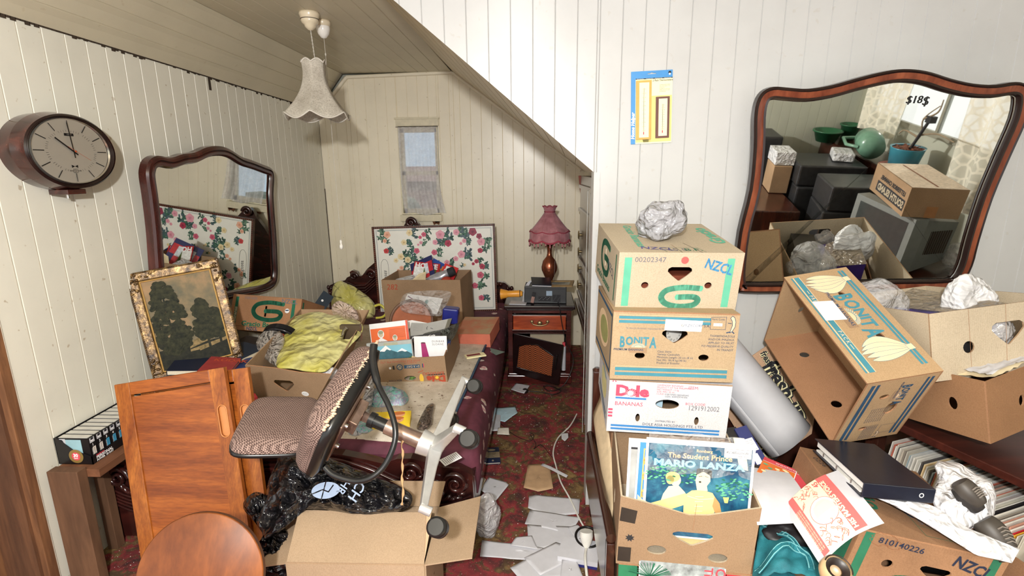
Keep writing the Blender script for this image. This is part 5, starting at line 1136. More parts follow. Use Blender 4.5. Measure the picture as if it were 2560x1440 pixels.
for k in range(4): hc.tube([(*(lambda q: (q[0], 4.605, q[1]))(hq(x, y + 7 * k)),) for x, y in ((868, 704), (890, 714), (915, 712), (940, 690), (960, 668))], .009, 7)
random.seed(2)
for k in range(34):
    t = k / 34; x, y = (822 + 26 * random.random(), 712 + 60 * random.random()) if k % 2 else (1243 + 38 * random.random(), 708 + 70 * random.random()); q = hq(x, y); hc.ell((q[0], 4.60, q[1]), (.018, .02, .022), n=8, k=5)
hc.build('headboard_carving', be)
# mattress
def maroon():
    m, n, o = nt('maroon_quilt'); v = coords(n); f = noi(n, v, 12, 4, .6)
    vo = n.nodes.new('ShaderNodeTexVoronoi'); vo.inputs['Scale'].default_value = 9; link(n, v, vo.inputs['Vector'])
    wv = noi(n, v, 40, 3, .6, .5); fl_ = mth(n, 'ADD', vo.outputs['Distance'], mth(n, 'MULTIPLY', wv, .28))
    col = mixc(n, ramp(n, [(.33, (1, 1, 1)), (.36, (0, 0, 0))], fl_), ramp(n, [(.3, s2l((78, 34, 48))), (.7, s2l((112, 54, 70)))], f), mixc(n, ramp(n, [(.45, (0, 0, 0)), (.55, (1, 1, 1))], wv), s2l((216, 206, 196)), s2l((198, 136, 142))))
    prin(n, o, col, .75, 0, f, .3, .004); return m
M_mar = maroon()
m = MB(M_mar)
def mt(u, v):
    x = BX0 + .04 + (BX1 - BX0 - .03) * u; y = 2.06 + 2.5 * v; return x, y
e_ = [(BX1 + .004, .20), (BX1 + .012, .30), (BX1 + .006, .40), (BX1 - .018, .445), (BX1 - .06, .462), (BX1 - .3, .462), (BC, .462), (BX0 + .04, .46), (BX0 + .03, .2)]
ys = [2.055, 2.07, 2.10] + [2.1 + .12 * i for i in range(1, 20)] + [4.50, 4.56]
vs = [];
for j, y in enumerate(ys):
    q = (0.84, .96, 1)[j] if j < 3 else 1
    for x, z in e_: vs.append((BC + (x + .025 * (y - 2) / 2.5 - BC) * (q if j < 2 else 1), y, .2 + (z - .2) * q + .006 * math.sin(y * 21) * (z > .3)))
K_ = len(e_); m.smooth = True; m.add(vs, [(j * K_ + i, j * K_ + i + 1, (j + 1) * K_ + i + 1, (j + 1) * K_ + i) for j in range(len(ys) - 1) for i in range(K_ - 1)]); m.smooth = False
m.add([tuple(vs[i]) for i in range(K_)], [tuple(range(K_))[::-1]]); m.build('mattress', None, 'maroon quilted mattress with white flowers on the carved bed', 'mattress')
def blanket_mat():
    m, n, o = nt('sheepskin_blanket'); v = coords(n); f = noi(n, v, 10, 5, .65); g = noi(n, v, 160, 3, .7); dirt = noi(n, v, 46, 2, .5)
    col = mixc(n, ramp(n, [(.66, (0, 0, 0)), (.72, (1, 1, 1))], dirt), ramp(n, [(.3, s2l((188, 174, 154))), (.7, s2l((226, 216, 200)))], f), s2l((110, 86, 66)))
    prin(n, o, col, .95, 0, g, .6, .006); return m
M_bl = blanket_mat()
Bl = lambda y: -.325 - .09 * (3.5 - y) / 1.5 if y > 1.9 else -.41
m = MB(M_bl)
def blf(u, v):
    y = 2.04 + 1.78 * v; xr = -.335 - .085 * max(0, (3.6 - y)) / 1.6; x = BX0 + .05 + (xr - BX0 - .05) * u
    w2 = noise.noise(Vector((x * 3, y * 3, .3))) * .02 + (1 - abs(noise.noise(Vector((x * 5, y * 4, 3)))) * 2) * .008
    return Vector((x, max(y, 2.056), .478 + max(-.004, w2) * (1 if u < .97 else .2) - (.02 + (2.10 - y) * 1.6 if y < 2.10 else 0)))
m.grid(blf, 60, 60); bl = m.build('blanket', None, 'off-white fleecy blanket with blue edge spread over the bed', 'blanket', solid=.006)
m = MB(plain('blue_binding', (54, 78, 104), .7)); m.tube([blf(1, i / 40) + Vector((.004, 0, 0)) for i in range(41)], .007, 6); m.build('blue_edge', bl, label='blue binding along the blanket edge')
m = MB(M_white if False else I_white, I_grey); X = F3(at(1098, 1150, 'z', .475), at(1122, 1175, 'z', .475), at(1118, 1118, 'z', .485)); m.box(0, .055, 0, .001, 0, .08, 0, X)
for k in range(9): m.line([(.006, .008 + .008 * k), (.048, .008 + .008 * k)], .002, 1, X, .001)
m.build('care_label', bl, label='white care label')
# ================================================================ ON AND AROUND THE BED
def book(M, w, h, t, cov, label, pages=(216, 206, 184), group=None, name='book', fn=None, cat='book'):
    """lying book: x width (spine at -x), y height, z thickness"""
    mb = MB(cov, plain('pages_%d_%d_%d' % pages, pages, .85, var=.08, sc_=200)); c = .0025
    mb.box(-w / 2, w / 2, -h / 2, h / 2, 0, c, 0, M); mb.box(-w / 2, w / 2, -h / 2, h / 2, t - c, t, 0, M); mb.box(-w / 2, -w / 2 + c, -h / 2, h / 2, c, t - c, 0, M)
    mb.box(-w / 2 + c, w / 2 - .004, -h / 2 + .003, h / 2 - .003, c, t - c, 1, M)
    if fn: fn(mb, M @ T(-w / 2, -h / 2, t) @ FLAT, w, h)
    return mb.build(name, None, label, cat, group)
# roses poster
PM = RT((-.845, 4.28, .452), (-1.0, -1.0, 3.0)); PW, PH = 1.03, .755
po = empty('roses_poster', (-.74, 3.77, .55), 'framed poster of small roses in rows with the word Roses, standing on the bed', 'framed poster')
M_pf = wood('poster_frame', (44, 20, 14), (104, 56, 40), 8, 'x', .3, 6, .05)
m = MB(M_pf); fw = .018
for a in ((-PW / 2, PW / 2, 0, fw), (-PW / 2, PW / 2, PH - fw, PH), (-PW / 2, -PW / 2 + fw, 0, PH), (PW / 2 - fw, PW / 2, 0, PH)): m.box(a[0], a[1], -.012, .012, a[2], a[3], 0, PM)
bead = plain('frame_bead', (150, 96, 70), .4)
for k in range(60):
    x = -PW / 2 + .008 + k * (PW - .016) / 59; m.ell((x, -.013, .009), (.004, .003, .004), bead, PM, 6, 4); m.ell((x, -.013, PH - .009), (.004, .003, .004), bead, PM, 6, 4)
for k in range(44):
    z = .01 + k * (PH - .02) / 43; m.ell((-PW / 2 + .009, -.013, z), (.004, .003, .004), bead, PM, 6, 4); m.ell((PW / 2 - .009, -.013, z), (.004, .003, .004), bead, PM, 6, 4)
m.build('frame', po)
I_pg = [plain('rose_leaf_%d' % i, c, .5, var=.15) for i, c in enumerate(((58, 104, 84), (96, 134, 108), (74, 96, 104), (44, 78, 66)))]
I_rs = [plain('rose_%d' % i, c, .5, var=.12, sc_=90) for i, c in enumerate(((206, 92, 118), (226, 158, 172), (176, 44, 76), (232, 214, 168), (150, 48, 74), (232, 178, 150), (200, 60, 60)))]
I_rc = [plain('rose_centre_%d' % i, c, .5) for i, c in enumerate(((180, 60, 90), (204, 120, 140), (130, 24, 50), (206, 170, 110), (110, 30, 56), (210, 130, 100), (160, 36, 40)))]
m = MB(plain('poster_paper', (238, 236, 226), .4, var=.02), plain('poster_blueline', (120, 142, 152), .4)); X = PM @ T(0, -.004, 0)
m.box(-PW / 2 + fw * .8, PW / 2 - fw * .8, -.002, .004, fw * .8, PH - fw * .8, 0, X @ T(0, 0, 0)); X = PM @ T(0, -.0062, 0)
rr = lambda i: [( -PW / 2 + i, i), (PW / 2 - i, i), (PW / 2 - i, PH - i), (-PW / 2 + i, PH - i)]
m.line(rr(fw + .014), .003, 1, X, .0004, True); m.line(rr(fw + .020), .0012, I_grey, X, .0004, True)
def rose(x, z, s, ci, n, seed, flip=1):
    random.seed(seed); L = I_pg[seed % 4]
    for k in range(n + 6):
        a = random.uniform(-.9, .9) + (0 if flip > 0 else PI); r = s * random.uniform(.8, 2.2); bx, bz = x + r * math.cos(a), z + r * math.sin(a) * .8
        m.line([(x, z), ((x + bx) / 2, (z + bz) / 2 + s * .1), (bx, bz)], .0012, L, X, .0005)
        for q in range(3): b = random.random() * 6.28; m.oval(bx + s * .35 * math.cos(b), bz + s * .35 * math.sin(b), s * .42, s * .2, I_pg[(seed + q) % 4] if q == 2 else L, X, .0007 + k * .00004, 8, b)
    for fx, fz, fs in ((x, z, s),) if seed % 3 else ((x, z, s * .85), (x - s * 1.1 * flip, z - s * .8, s * .6)):
        m.oval(fx, fz, fs * .8, fs * .8, I_rs[ci], X, .0013, 10)
        for q in range(5): b = q * 1.256 + seed; m.oval(fx + fs * .45 * math.cos(b), fz + fs * .45 * math.sin(b), fs * .45, fs * .38, I_rs[ci if q % 2 else (ci + 0)], X, .0014 + q * .00005, 8, b)
        for q in range(3): b = q * 2.1 + seed; m.line([(fx + fs * .3 * math.cos(b + t * .5), fz + fs * .3 * math.sin(b + t * .5)) for t in range(4)], fs * .08, I_rc[ci], X, .0019)
        m.oval(fx, fz, fs * .2, fs * .2, I_rc[ci], X, .0020, 8)
grid = [(.10, .59, .026, 5, 4), (.265, .60, .024, 3, 4), (.37, .585, .022, 0, 3), (.49, .58, .034, 1, 4), (.61, .595, .024, 1, 4), (.73, .595, .036, 4, 5), (.08, .545, .016, 5, 1), (.22, .53, .022, 3, 4), (.345, .525, .016, 1, 3), (.45, .525, .020, 1, 4), (.545, .515, .026, 2, 4), (.665, .53, .020, 1, 4), (.79, .52, .030, 1, 5),
        (.085, .47, .020, 6, 4), (.19, .425, .030, 3, 6), (.31, .465, .022, 0, 4), (.44, .45, .022, 0, 5), (.64, .43, .034, 1, 5), (.78, .455, .020, 2, 4), (.24, .40, .024, 3, 5), (.36, .40, .012, 3, 5), (.43, .36, .020, 1, 4), (.53, .37, .022, 1, 5), (.19, .34, .020, 5, 4), (.33, .34, .010, 3, 6), (.66, .35, .012, 3, 4), (.75, .375, .020, 2, 4), (.79, .335, .022, 2, 4), (.775, .27, .026, 0, 4), (.09, .25, .018, 5, 4), (.07, .215, .015, 5, 3), (.10, .12, .028, 5, 4), (.73, .19, .028, 0, 5), (.775, .095, .022, 0, 4), (.17, .19, .024, 1, 4), (.20, .08, .028, 2, 4), (.34, .20, .024, 1, 4), (.34, .09, .022, 0, 4), (.48, .14, .028, 1, 4), (.60, .22, .026, 2, 4), (.60, .08, .024, 1, 4)]
for i, (x, z, s, ci, n) in enumerate(grid): rose(x * 1.14 - PW / 2 + .01, z * 1.14 + .014, s * 1.32, ci, n, i + 1, 1 if (i % 5) else -1)
bz_ = bez([(a_ * 1.14, b_ * 1.14, 0) for a_, b_, _ in [(-.385, .42, 0), (-.405, .38, 0), (-.405, .26, 0), (-.385, .20, 0), (-.362, .21, 0), (-.352, .28, 0), (-.352, .38, 0), (-.365, .415, 0), (-.385, .42, 0)]], 4); m.line([(p.x, p.y) for p in bz_], .0022, I_blk, X, .001)
m.text('Roses', -.418, .28, .032, I_blk, X, rot=PI / 2, shear=.35, d=.001, w=.95); m.build('poster_sheet', po)
# gilt landscape picture leaning against the left wall
GM = RT((-1.69, 2.375, .668), (-14, -6.4, 32.1)); GW, GH = .40, .55
ge = empty('landscape_picture', (-1.69, 2.4, .66), 'gilt framed dark landscape picture with tall trees leaning against the left wall', 'picture')
def gilt():
    m, n, o = nt('worn_gilt'); v = coords(n); f = noi(n, v, 28, 5, .7); g = noi(n, v, 90, 3, .6)
    prin(n, o, ramp(n, [(.35, s2l((44, 30, 20))), (.52, s2l((104, 78, 44))), (.68, s2l((184, 150, 96)))], f), .35, .35, g, .5, .004); return m
M_gilt = gilt(); M_slip = plain('gold_slip', (196, 156, 92), .35, .3)
m = MB(M_gilt, M_slip)
P = [GM @ Vector(p) for p in ((-GW / 2, 0, 0), (GW / 2, 0, 0), (GW / 2, 0, GH), (-GW / 2, 0, GH))]
for a in ((-GW / 2, GW / 2, 0, .045), (-GW / 2, GW / 2, GH - .045, GH), (-GW / 2, -GW / 2 + .045, .045, GH - .045), (GW / 2 - .045, GW / 2, .045, GH - .045)):
    m.box(a[0], a[1], -.020, .012, a[2], a[3], 0, GM)
fi = .045
for a in ((-GW / 2 + fi, GW / 2 - fi, fi, fi + .008), (-GW / 2 + fi, GW / 2 - fi, GH - fi - .008, GH - fi), (-GW / 2 + fi, -GW / 2 + fi + .008, fi, GH - fi), (GW / 2 - fi - .008, GW / 2 - fi, fi, GH - fi)): m.box(a[0], a[1], -.012, .006, a[2], a[3], 1, GM)
m.build('frame', ge, bevel=.004)
m = MB(M_gilt); random.seed(8)
for sx_ in (-1, 1):
    for sz_ in (0, 1):
        for k in range(26):
            a, b = random.random() ** 1.5 * .11, random.random() ** 1.5 * .11
            if min(a, b) > .036: continue
            m.ell((sx_ * (GW / 2 - .008 - a), -.022, (GH - .008 - b) if sz_ else .008 + b), (.009, .006, .006), 0, GM, 7, 5)
for k in range(54): t = k / 54; m.ell((-GW / 2 + .006 + t * (GW - .012), -.021, GH - .006), (.004, .004, .004), 0, GM, 6, 4); m.ell((GW / 2 - .006, -.021, .006 + t * (GH - .012)), (.004, .004, .005), 0, GM, 6, 4); m.ell((-GW / 2 + .006, -.021, .006 + t * (GH - .012)), (.004, .004, .005), 0, GM, 6, 4)
m.build('frame_ornament', ge)
def sky_m():
    m, n, o = nt('painted_sky'); v = coords(n); f = noi(n, v, 7, 5, .6, .6)
    prin(n, o, ramp(n, [(.3, s2l((84, 86, 70))), (.5, s2l((124, 108, 80))), (.68, s2l((160, 128, 92)))], f), .55, Specular_IOR_Level=.2); return m
def tree_m(nm, a, b):
    m, n, o = nt(nm); v = coords(n); f = noi(n, v, 48, 5, .7)
    prin(n, o, ramp(n, [(.35, s2l(a)), (.65, s2l(b))], f), .6, Specular_IOR_Level=.15); return m
M_tr1 = tree_m('painted_foliage', (24, 28, 20), (58, 58, 38)); M_tr2 = tree_m('painted_shadow', (24, 26, 22), (46, 46, 34)); M_gr = tree_m('painted_meadow', (96, 84, 54), (150, 128, 88))
X = GM @ T(0, -.004, 0); m = MB(sky_m(), M_tr1, M_tr2, M_gr); a, b = GW / 2 - .05, GH - .05
m.rect(-a, .05, a, b, 0, X, .0002); m.rect(-a, .05, a, .15, 2, X, .0005); m.pp([(-.02, .13), (a, .17), (a, .19), (.05, .18), (-.02, .16)], 3, X, .0008); m.pp([(-.02, .10), (a, .135), (a, .15), (-.02, .125)], 3, X, .0009)
random.seed(14)
def tree(cx, base, top, wd, seed, mt_, n=70, d0=.001):
    random.seed(seed)
    m.pp([(cx - .006, base), (cx + .006, base), (cx + .003, top - .03), (cx - .003, top - .03)], 2, X, d0)
    for k in range(n):
        t = random.random(); z = base + .06 + (top - base - .07) * t; w_ = wd * (math.sin(PI * min(1, t * .85 + .12)) ** .7); x = cx + w_ * random.uniform(-1, 1)
        x = max(-a + .012, min(a - .012, x)); r = random.uniform(.008, .02); m.oval(x, min(z, b - .012), r, r * .8, mt_, X, d0 + .00003 * k, 9)
tree(-.075, .06, b - .012, .07, 1, 1, 260); tree(-.03, .08, .33, .03, 2, 1, 40, .0012); tree(.068, .10, .37, .045, 3, 1, 130, .0012); tree(.12, .10, .31, .035, 4, 1, 90, .0013); tree(-.125, .05, .3, .03, 5, 2, 40, .0014)
m.rect(-a, .05, .02, .115, 2, X, .0030); m.build('painting', ge)
# ---- carton with the yellow bag: flared panels
yc = [at(643, 1003, 'y', 2.30), at(785, 1013, 'y', 2.28), at(615, 913, 'y', 2.20), at(830, 933, 'y', 2.19), at(753, 773, 'y', 2.88), at(923, 775, 'y', 2.88)]
b2_, b3_ = yc[0] + Vector((.02, .50, .05)), yc[1] + Vector((0, .50, .05))
XF = F3(yc[0], yc[1], yc[2]); iv = XF.inverted(); loc2 = [iv @ p for p in (yc[0], yc[1], yc[3], yc[2])]
mb = MB(M_cb, M_cbd); top_ = [(loc2[2].x, loc2[2].z), ((loc2[2].x + loc2[3].x) / 2 + .05, loc2[2].z + .0), ((loc2[2].x + loc2[3].x) / 2 - .06, (loc2[2].z + loc2[3].z) / 2 + .004), (loc2[3].x, loc2[3].z)]
cxh = (loc2[0].x + loc2[1].x) / 2
mb.plate([(loc2[0].x, loc2[0].z), (loc2[1].x, loc2[1].z)] + top_, [hearth(cxh + .035, .125, .10, .075)], .005, 0, XF, edge=1)
mb.oval(cxh + .125, .08, .018, .016, I_white, XF, .001); mb.text('Bonita', cxh + .113, .077, .006, I_grey, XF, d=.0016); mb.line([(-.02 + .03, .02), (.0 + .03, .2)], .0012, 1, XF); mb.line([(.05, .02), (.048, .21)], .0012, 1, XF)
for a, b, c, d in ((yc[2], yc[4], b2_, yc[0]), (yc[3], yc[5], b3_, yc[1]), (yc[4], yc[5], b3_, b2_), (yc[0], yc[1], b3_, b2_)):
    n_v = (b - a).cross(d - a).normalized() * .005; P8 = [d, c, a, b]; mb.hexa([P8[0], P8[1], P8[0] + n_v, P8[1] + n_v, P8[2], P8[3], P8[2] + n_v, P8[3] + n_v], 0)
mb.build('cardboard_box', None, 'open brown carton overflowing with a yellow plastic bag, on the bed behind the chair', 'cardboard box')
# ---- draped plastic bags
def drape(name, pts, Yf, mat, label, amp=.012, thick=.03, seed=1, hole=None, fq=.02, cat='plastic bag', stretch=(1, 1)):
    """crumpled film following a traced outline, bulging toward the room, with an optional torn handle hole"""
    n = len(pts); c = Vector((sum(p[0] for p in pts) / n, sum(p[1] for p in pts) / n)); K = 96; R_ = 26; O_ = []
    P = [Vector((p[0], p[1], 0)) for p in pts]; sm = smooth_loop(P, 6); L = len(sm)
    for k in range(K): O_.append(sm[int(k / K * L)].xy)
    mb = MB(mat)
    def pt(q, r, s):
        p = at(q.x, q.y, 'y', Yf(q.x, q.y)); d = (CAM - p).normalized(); v = Vector((q.x * fq * stretch[0], q.y * fq * stretch[1], seed * 3.1))
        w_ = (1 - abs(noise.noise(v)) * 2.6) * .6 + (1 - abs(noise.noise(v * 2.2 + Vector((5, 2, 1)))) * 2) * .3 + (1 - abs(noise.noise(v * 5))) * .1
        return p + d * (thick * math.sqrt(max(0, 1 - r ** 2.5)) * s + amp * w_ * (.35 + .65 * (1 - r)))
    for s in (1, -.4):
        vs = []; fs = []
        for i in range(R_ + 1):
            for k in range(K): q = c.lerp(O_[k], i / R_); vs.append(tuple(pt(q, i / R_, s)))
        for i in range(R_):
            for k in range(K):
                qm = c.lerp(O_[k], (i + .5) / R_)
                if hole and hole(qm.x, qm.y): continue
                f = (i * K + k, (i + 1) * K + k, (i + 1) * K + (k + 1) % K, i * K + (k + 1) % K); fs.append(f if s > 0 else f[::-1])
        mb.smooth = True; mb.add(vs, fs); mb.smooth = False
    return mb.build(name, None, label, cat)
def yfilm():
    m, n, o = nt('yellow_film'); v = coords(n); f = noi(n, v, 16, 5, .65, 1.5); g = noi(n, v, 6, 3, .5)
    prin(n, o, ramp(n, [(.35, s2l((214, 206, 96))), (.65, s2l((240, 236, 168)))], g), .16, 0, creases(n, coords(n, (1, 1, .4), (0, .5, .4)), 10), .9, .03, Coat_Weight=.6, Coat_Roughness=.08, Alpha=mth(n, 'ADD', mth(n, 'MULTIPLY', f, .25), .68), Specular_IOR_Level=.8, Transmission_Weight=0.0, Subsurface_Weight=0.0); return m
M_yel = yfilm()
inpoly = lambda poly: (lambda x, y: sum(((a[1] > y) != (b[1] > y)) and (x < (b[0] - a[0]) * (y - a[1]) / (b[1] - a[1]) + a[0]) for a, b in zip(poly, poly[1:] + poly[:1])) % 2 == 1)
yy_ = lambda x, y: 2.26 + (926 - y) * .0040
drape('plastic_bag', [(722, 800), (760, 785), (795, 779), (830, 788), (852, 786), (880, 795), (905, 810), (903, 835), (880, 860), (862, 880), (840, 905), (812, 929), (770, 929), (730, 922), (693, 918), (694, 890), (703, 855), (712, 825)], yy_, M_yel, 'yellow translucent plastic bag spilling out of the open carton', .05, .05, 1, inpoly([(852, 842), (860, 820), (880, 812), (896, 815), (890, 835), (870, 848)]))
m = MB(plain('brown_frame_inside', (84, 70, 52), .4), MATS['chrome']); m.box(-.05, .06, 0, .03, -.05, .04, 0, T(*at(873, 832, 'y', 2.62))); m.tube([at(853, 848, 'y', 2.56), at(860, 826, 'y', 2.56), at(866, 820, 'y', 2.56)], .009, 8, 1); m.build('brown_box', None, 'dark brown box seen through the torn hole of the yellow bag', 'box')
drape('plastic_bag', [(650, 838), (668, 826), (700, 830), (712, 850), (704, 880), (695, 915), (672, 905), (648, 880), (640, 858)], lambda x, y: 2.35 + (915 - y) * .0025, film('grey_clear_film', (196, 188, 178), .45, .1), 'clear crumpled plastic bag left of the yellow bag in the open carton', .025, .03, 4)
m = MB(plain('black_gloss', (26, 26, 30), .15), I_white, I_rust); c_ = at(703, 852, 'y', 2.62); X = T(*c_) @ Matrix.Rotation(.5, 4, 'X'); m.tube([(0, .03, 0), (0, 0, 0)], .105, 36, 0, X); m.tube([(.0 + .1 * math.cos(a / 6), -.008, .1 * math.sin(a / 6)) for a in range(38)], .007, 8, 0, X); m.oval(.03, -.02, .035, .035, 1, X, .012); m.oval(0.03, .06, .012, .012, 2, X, .012); m.build('black_dial', None, 'round black dial wrapped in clear plastic beside the yellow bag', 'gauge')
M_pink = film('pinkish_film', (214, 190, 178), .55, .12)
drape('plastic_bag', [(830, 765), (845, 752), (860, 755), (880, 765), (893, 780), (897, 800), (880, 798), (860, 796), (845, 788), (832, 785)], lambda x, y: 2.70, M_pink, 'pinkish clear plastic bag lying on the rear rim of the open carton', .02, .04, 6)
m = MB(M_wpl); c_ = at(812, 928, 'y', 2.27); m.ell(tuple(c_ + Vector((.01, .03, -.02))), (.045, .03, .03)); m.build('white_cloth', None, 'scrap of white cloth under the right tip of the yellow bag', 'cloth')
# far yellow bag by the headboard
drape('plastic_bag', [(834, 712), (850, 702), (862, 706), (885, 716), (905, 730), (925, 745), (938, 765), (935, 790), (915, 797), (890, 790), (865, 785), (835, 782), (828, 760), (830, 735)], lambda x, y: 3.95 + (797 - y) * .002, M_yel, 'bulging yellow plastic bag in front of the carved headboard', .03, .10, 9)
m = MB(plain('yellow_handle', (214, 206, 84), .3)); P = [at(x, y, 'y', 3.90) for x, y in ((937, 765), (950, 762), (962, 772), (964, 785), (955, 793), (940, 795))]; m.tube(bez(P, 5), .010, 8); m.build('bag_handle', bpy.data.objects['plastic_bag.%03d' % max(int(o.name[-3:]) for o in bpy.data.objects if o.name.startswith('plastic_bag.'))])
# ---- Gracio carton on the left
def glf(mb, X, w, h):
    mb.rect(-.19, .03, -.172, h - .015, I_dgreen, X); mb.rect(.155, .03, .175, h - .01, I_dgreen, X); mb.text('bananas', -.1745, .05, .018, M_cbl, X, rot=PI / 2, bold=.03, d=.0014, w=1.1)
    glogo(mb, X, .01, .125, .18, .125, I_dgreen, .19); mb.text('Gracio Bananas', -.135, .028, .028, I_dgreen, X, bold=.035, w=1.05); mb.text('1001605', -.135, h - .026, .016, I_grey, X); mb.text('NZCL', .09, h - .035, .026, I_grey, X, bold=.02)
    mb.oval(.13, .135, .014, .014, I_white, X, .002); mb.line([(.122, .137), (.138, .139)], .007, I_dblue, X, .003); mb.text('NZCL', -.10, .003, .018, I_dblue, X, bold=.03); mb.line([(-.2, .024), (.2, .022)], .0015, M_gap, X)
GL = RT((-1.655, 3.12, .628), (-21.8, 4.6, 1.0))
carton('banana_box', GL, .42, .48, .215, 'closed brown banana box with dark green G tilted in front of the left mirror', open_='', mat=cardboard('worn_cardboard', (188, 138, 100), .35),
       holes={'f': [[(-.006, .09), (.006, .09), (.006, .155), (-.006, .155)]]}, prints={'f': glf, 't': lambda mb, X, w, d: (mb.rect(.1, .05, .2, .07, I_dgreen, X), mb.text('1001605', .12, .02, .02, I_grey, X)), 'r': lambda mb, X, w, h: (mb.rect(-.22, .02, -.20, h - .02, I_dgreen, X), mb.text('1001605', -.17, .14, .02, I_grey, X))})
X = T(*at(810, 752, 'y', 3.35)) @ RT((0, 0, 0), (-30, 40, 20)); m = MB(plain('dark_teal_card', (30, 44, 58), .5), I_white); m.box(-.04, .04, 0, .004, -.06, .06, 0, X); m.oval(-.01, -.005, .008, .008, 1, X); m.build('dark_card', None, 'small dark blue tag sticking up behind the tilted banana box', 'card')
# ---- books under the Gracio box and in the carton behind the cabinet doors
M_navyb = plain('navy_cloth_cover', (34, 44, 60), .6, var=.2); M_maro = plain('maroon_cover', (84, 36, 34), .5); M_bluec = plain('blue_cover', (38, 62, 116), .5); M_blkc = plain('black_cover', (34, 32, 36), .5, var=.2)
def bat(px, py, Y, rot, *a, **k): return book(T(*at(px, py, 'y', Y)) @ RT((0, 0, 0), rot), *a, **k)
bat(632, 868, 2.72, (4, 3, -14), .20, .14, .030, M_blkc, 'pale-paged book under the tilted banana box, topmost of the small pile', (218, 206, 184))
bat(625, 884, 2.70, (2, 4, -18), .20, .15, .028, M_maro, 'maroon book lying under the top book of the small pile', (226, 218, 208))
bat(590, 898, 2.50, (6, 2, -24), .18, .24, .034, M_navyb, 'dark navy hardback lying on the books in the carton behind the cabinet doors', (214, 200, 172))
ft, bk_ = at(446, 925, 'y', 2.36), at(600, 842, 'y', 2.95)
bcx = RT((-1.66, 2.62, .36), (0, 0, 4)); carton('cardboard_box', bcx, .48, .62, .235, 'carton packed with books between the cabinet doors and the gilt picture', open_='t', mat=M_cb, inn=M_cbd)
random.seed(31); bcols = [(40, 48, 88), (150, 54, 54), (60, 70, 90), (34, 40, 60), (88, 90, 92), (120, 110, 96), (44, 60, 110), (186, 176, 150)]
for i in range(8):
    cvr = plain('cover_%d' % i, bcols[i], .5, var=.15)
    X = bcx @ T(-.20 + .052 * i, -.06 + .012 * (i % 3), .015) @ RT((0, 0, 0), (0, 78 - i, 90 - 90)) 
    q = MB(cvr, plain('pages_226_218_200', (226, 218, 200), .85)); Y = bcx @ T(-.205 + .055 * i, -.10 + .02 * (i % 3), .012) @ RT((0, 0, 0), (0, 10 + i, 0)); hh = .21 + .012 * (i % 4); dd = .34
    q.box(0, .003, -dd / 2, dd / 2 - .1, 0, hh, 0, Y); q.box(.036, .039, -dd / 2, dd / 2 - .1, 0, hh, 0, Y); q.box(0, .039, dd / 2 - .103, dd / 2 - .1, 0, hh, 0, Y); q.box(.003, .036, -dd / 2 + .004, dd / 2 - .103, 0, hh - .005, 1, Y)
    q.build('book', None, 'hardback book standing packed in the carton behind the cabinet doors', 'book', 'books packed in the carton behind the cabinet doors')
bat(505, 905, 2.40, (5, 6, 18), .22, .30, .026, plain('dark_blue_cover', (26, 32, 52), .5), 'dark blue book lying flat at the left end of the book carton')
bat(545, 925, 2.28, (4, 8, 12), .14, .22, .018, MATS['cover_1'], 'dark red and blue paperback lying across the book carton', fn=lambda mb, X, w, h: mb.text('KODAK', .03, h - .05, .03, I_rust, X, rot=0, bold=.03))
# lower bonita carton between the doors and the chair
def lbf(mb, X, w, h):
    mb.rect(-.13, .245, .13, .263, I_navy, X); mb.rect(-.13, .218, .13, .236, I_navy, X); mb.line([(-.13, .212), (.13, .212)], .003, I_sun, X); bonita_logo(mb, X, -.17, .085, .04, I_navy, I_navy); mb.rect(-.13, .03, .13, .042, I_navy, X); mb.rect(-.13, .01, .13, .022, I_navy, X); mb.text('ECUADOR', -.0, .165, .014, I_dblue, X)
bzc = at(625, 1060, 'y', 2.22); carton('banana_box', T(bzc.x - .03, 2.40, .33 - .02) @ RT((0, 0, 0), (0, 2, 2)), .30, .32, .285, 'brown banana box with dark blue stripes wedged behind the cabinet doors', open_='t', mat=cardboard('mid_cardboard', (160, 132, 104), .10), prints={'f': lbf})
bat(618, 925, 2.36, (0, -10, 8), .16, .22, .03, M_bluec, 'blue and white book on top of the box with dark blue stripes', (222, 220, 212))
m = MB(M_wpl, I_red, I_white, I_blk); X = T(*at(630, 1045, 'y', 2.17)) @ RT((0, 0, 0), (0, 0, 40)); m.box(-.035, .03, -.02, .03, 0, .105, 0, X); m.box(.0, .031, -.021, .031, .04, .106, 1, X); m.rect(.005, .06, .025, .085, 2, X @ T(0, -.0215, 0), .001); m.build('red_white_box', None, 'small red and white packet squeezed beside the chair back cushion', 'packet')
# ---- 282 carton with magazines
def c282(mb, X, w, h): mb.text('282', -.27, .315, .042, I_rust, X, bold=-.0, shear=.1)
C2 = RT((-.835, 3.93, .47), (2, -1.6, -7)); h2 = .39
carton('cardboard_box', C2, .62, .34, h2, 'large brown carton marked 282, full of magazines, in front of the roses poster', open_='t', mat=M_cb, inn=M_cbd, prints={'f': c282})
def mag(M, w, h, cols, label, name='magazine', t=.006, txt=None, seed=1):
    mb = MB(plain('mag_%d_%d_%d' % cols[0], cols[0], .3, var=.05), I_white); mb.box(-w / 2, w / 2, 0, t, 0, h, 0, M); random.seed(seed)
    for k, c in enumerate(cols[1:]):
        mt_ = plain('mag_%d_%d_%d' % c, c, .3, var=.25, sc_=60)
        for j in range(3): x0, z0 = random.uniform(-w / 2, w * .1), random.uniform(0, h * .6); mb.rect(x0 + .004, z0 + .004, min(w / 2 - .004, x0 + w * .5), min(h - .004, z0 + h * .35), mt_, M, .0006 + .0001 * (k * 3 + j))
    if txt: mb.text(txt, -w / 2 + .01, h - .05, .04, 1, M, bold=.04, d=.002)
    return mb.build(name, None, label, 'magazine')
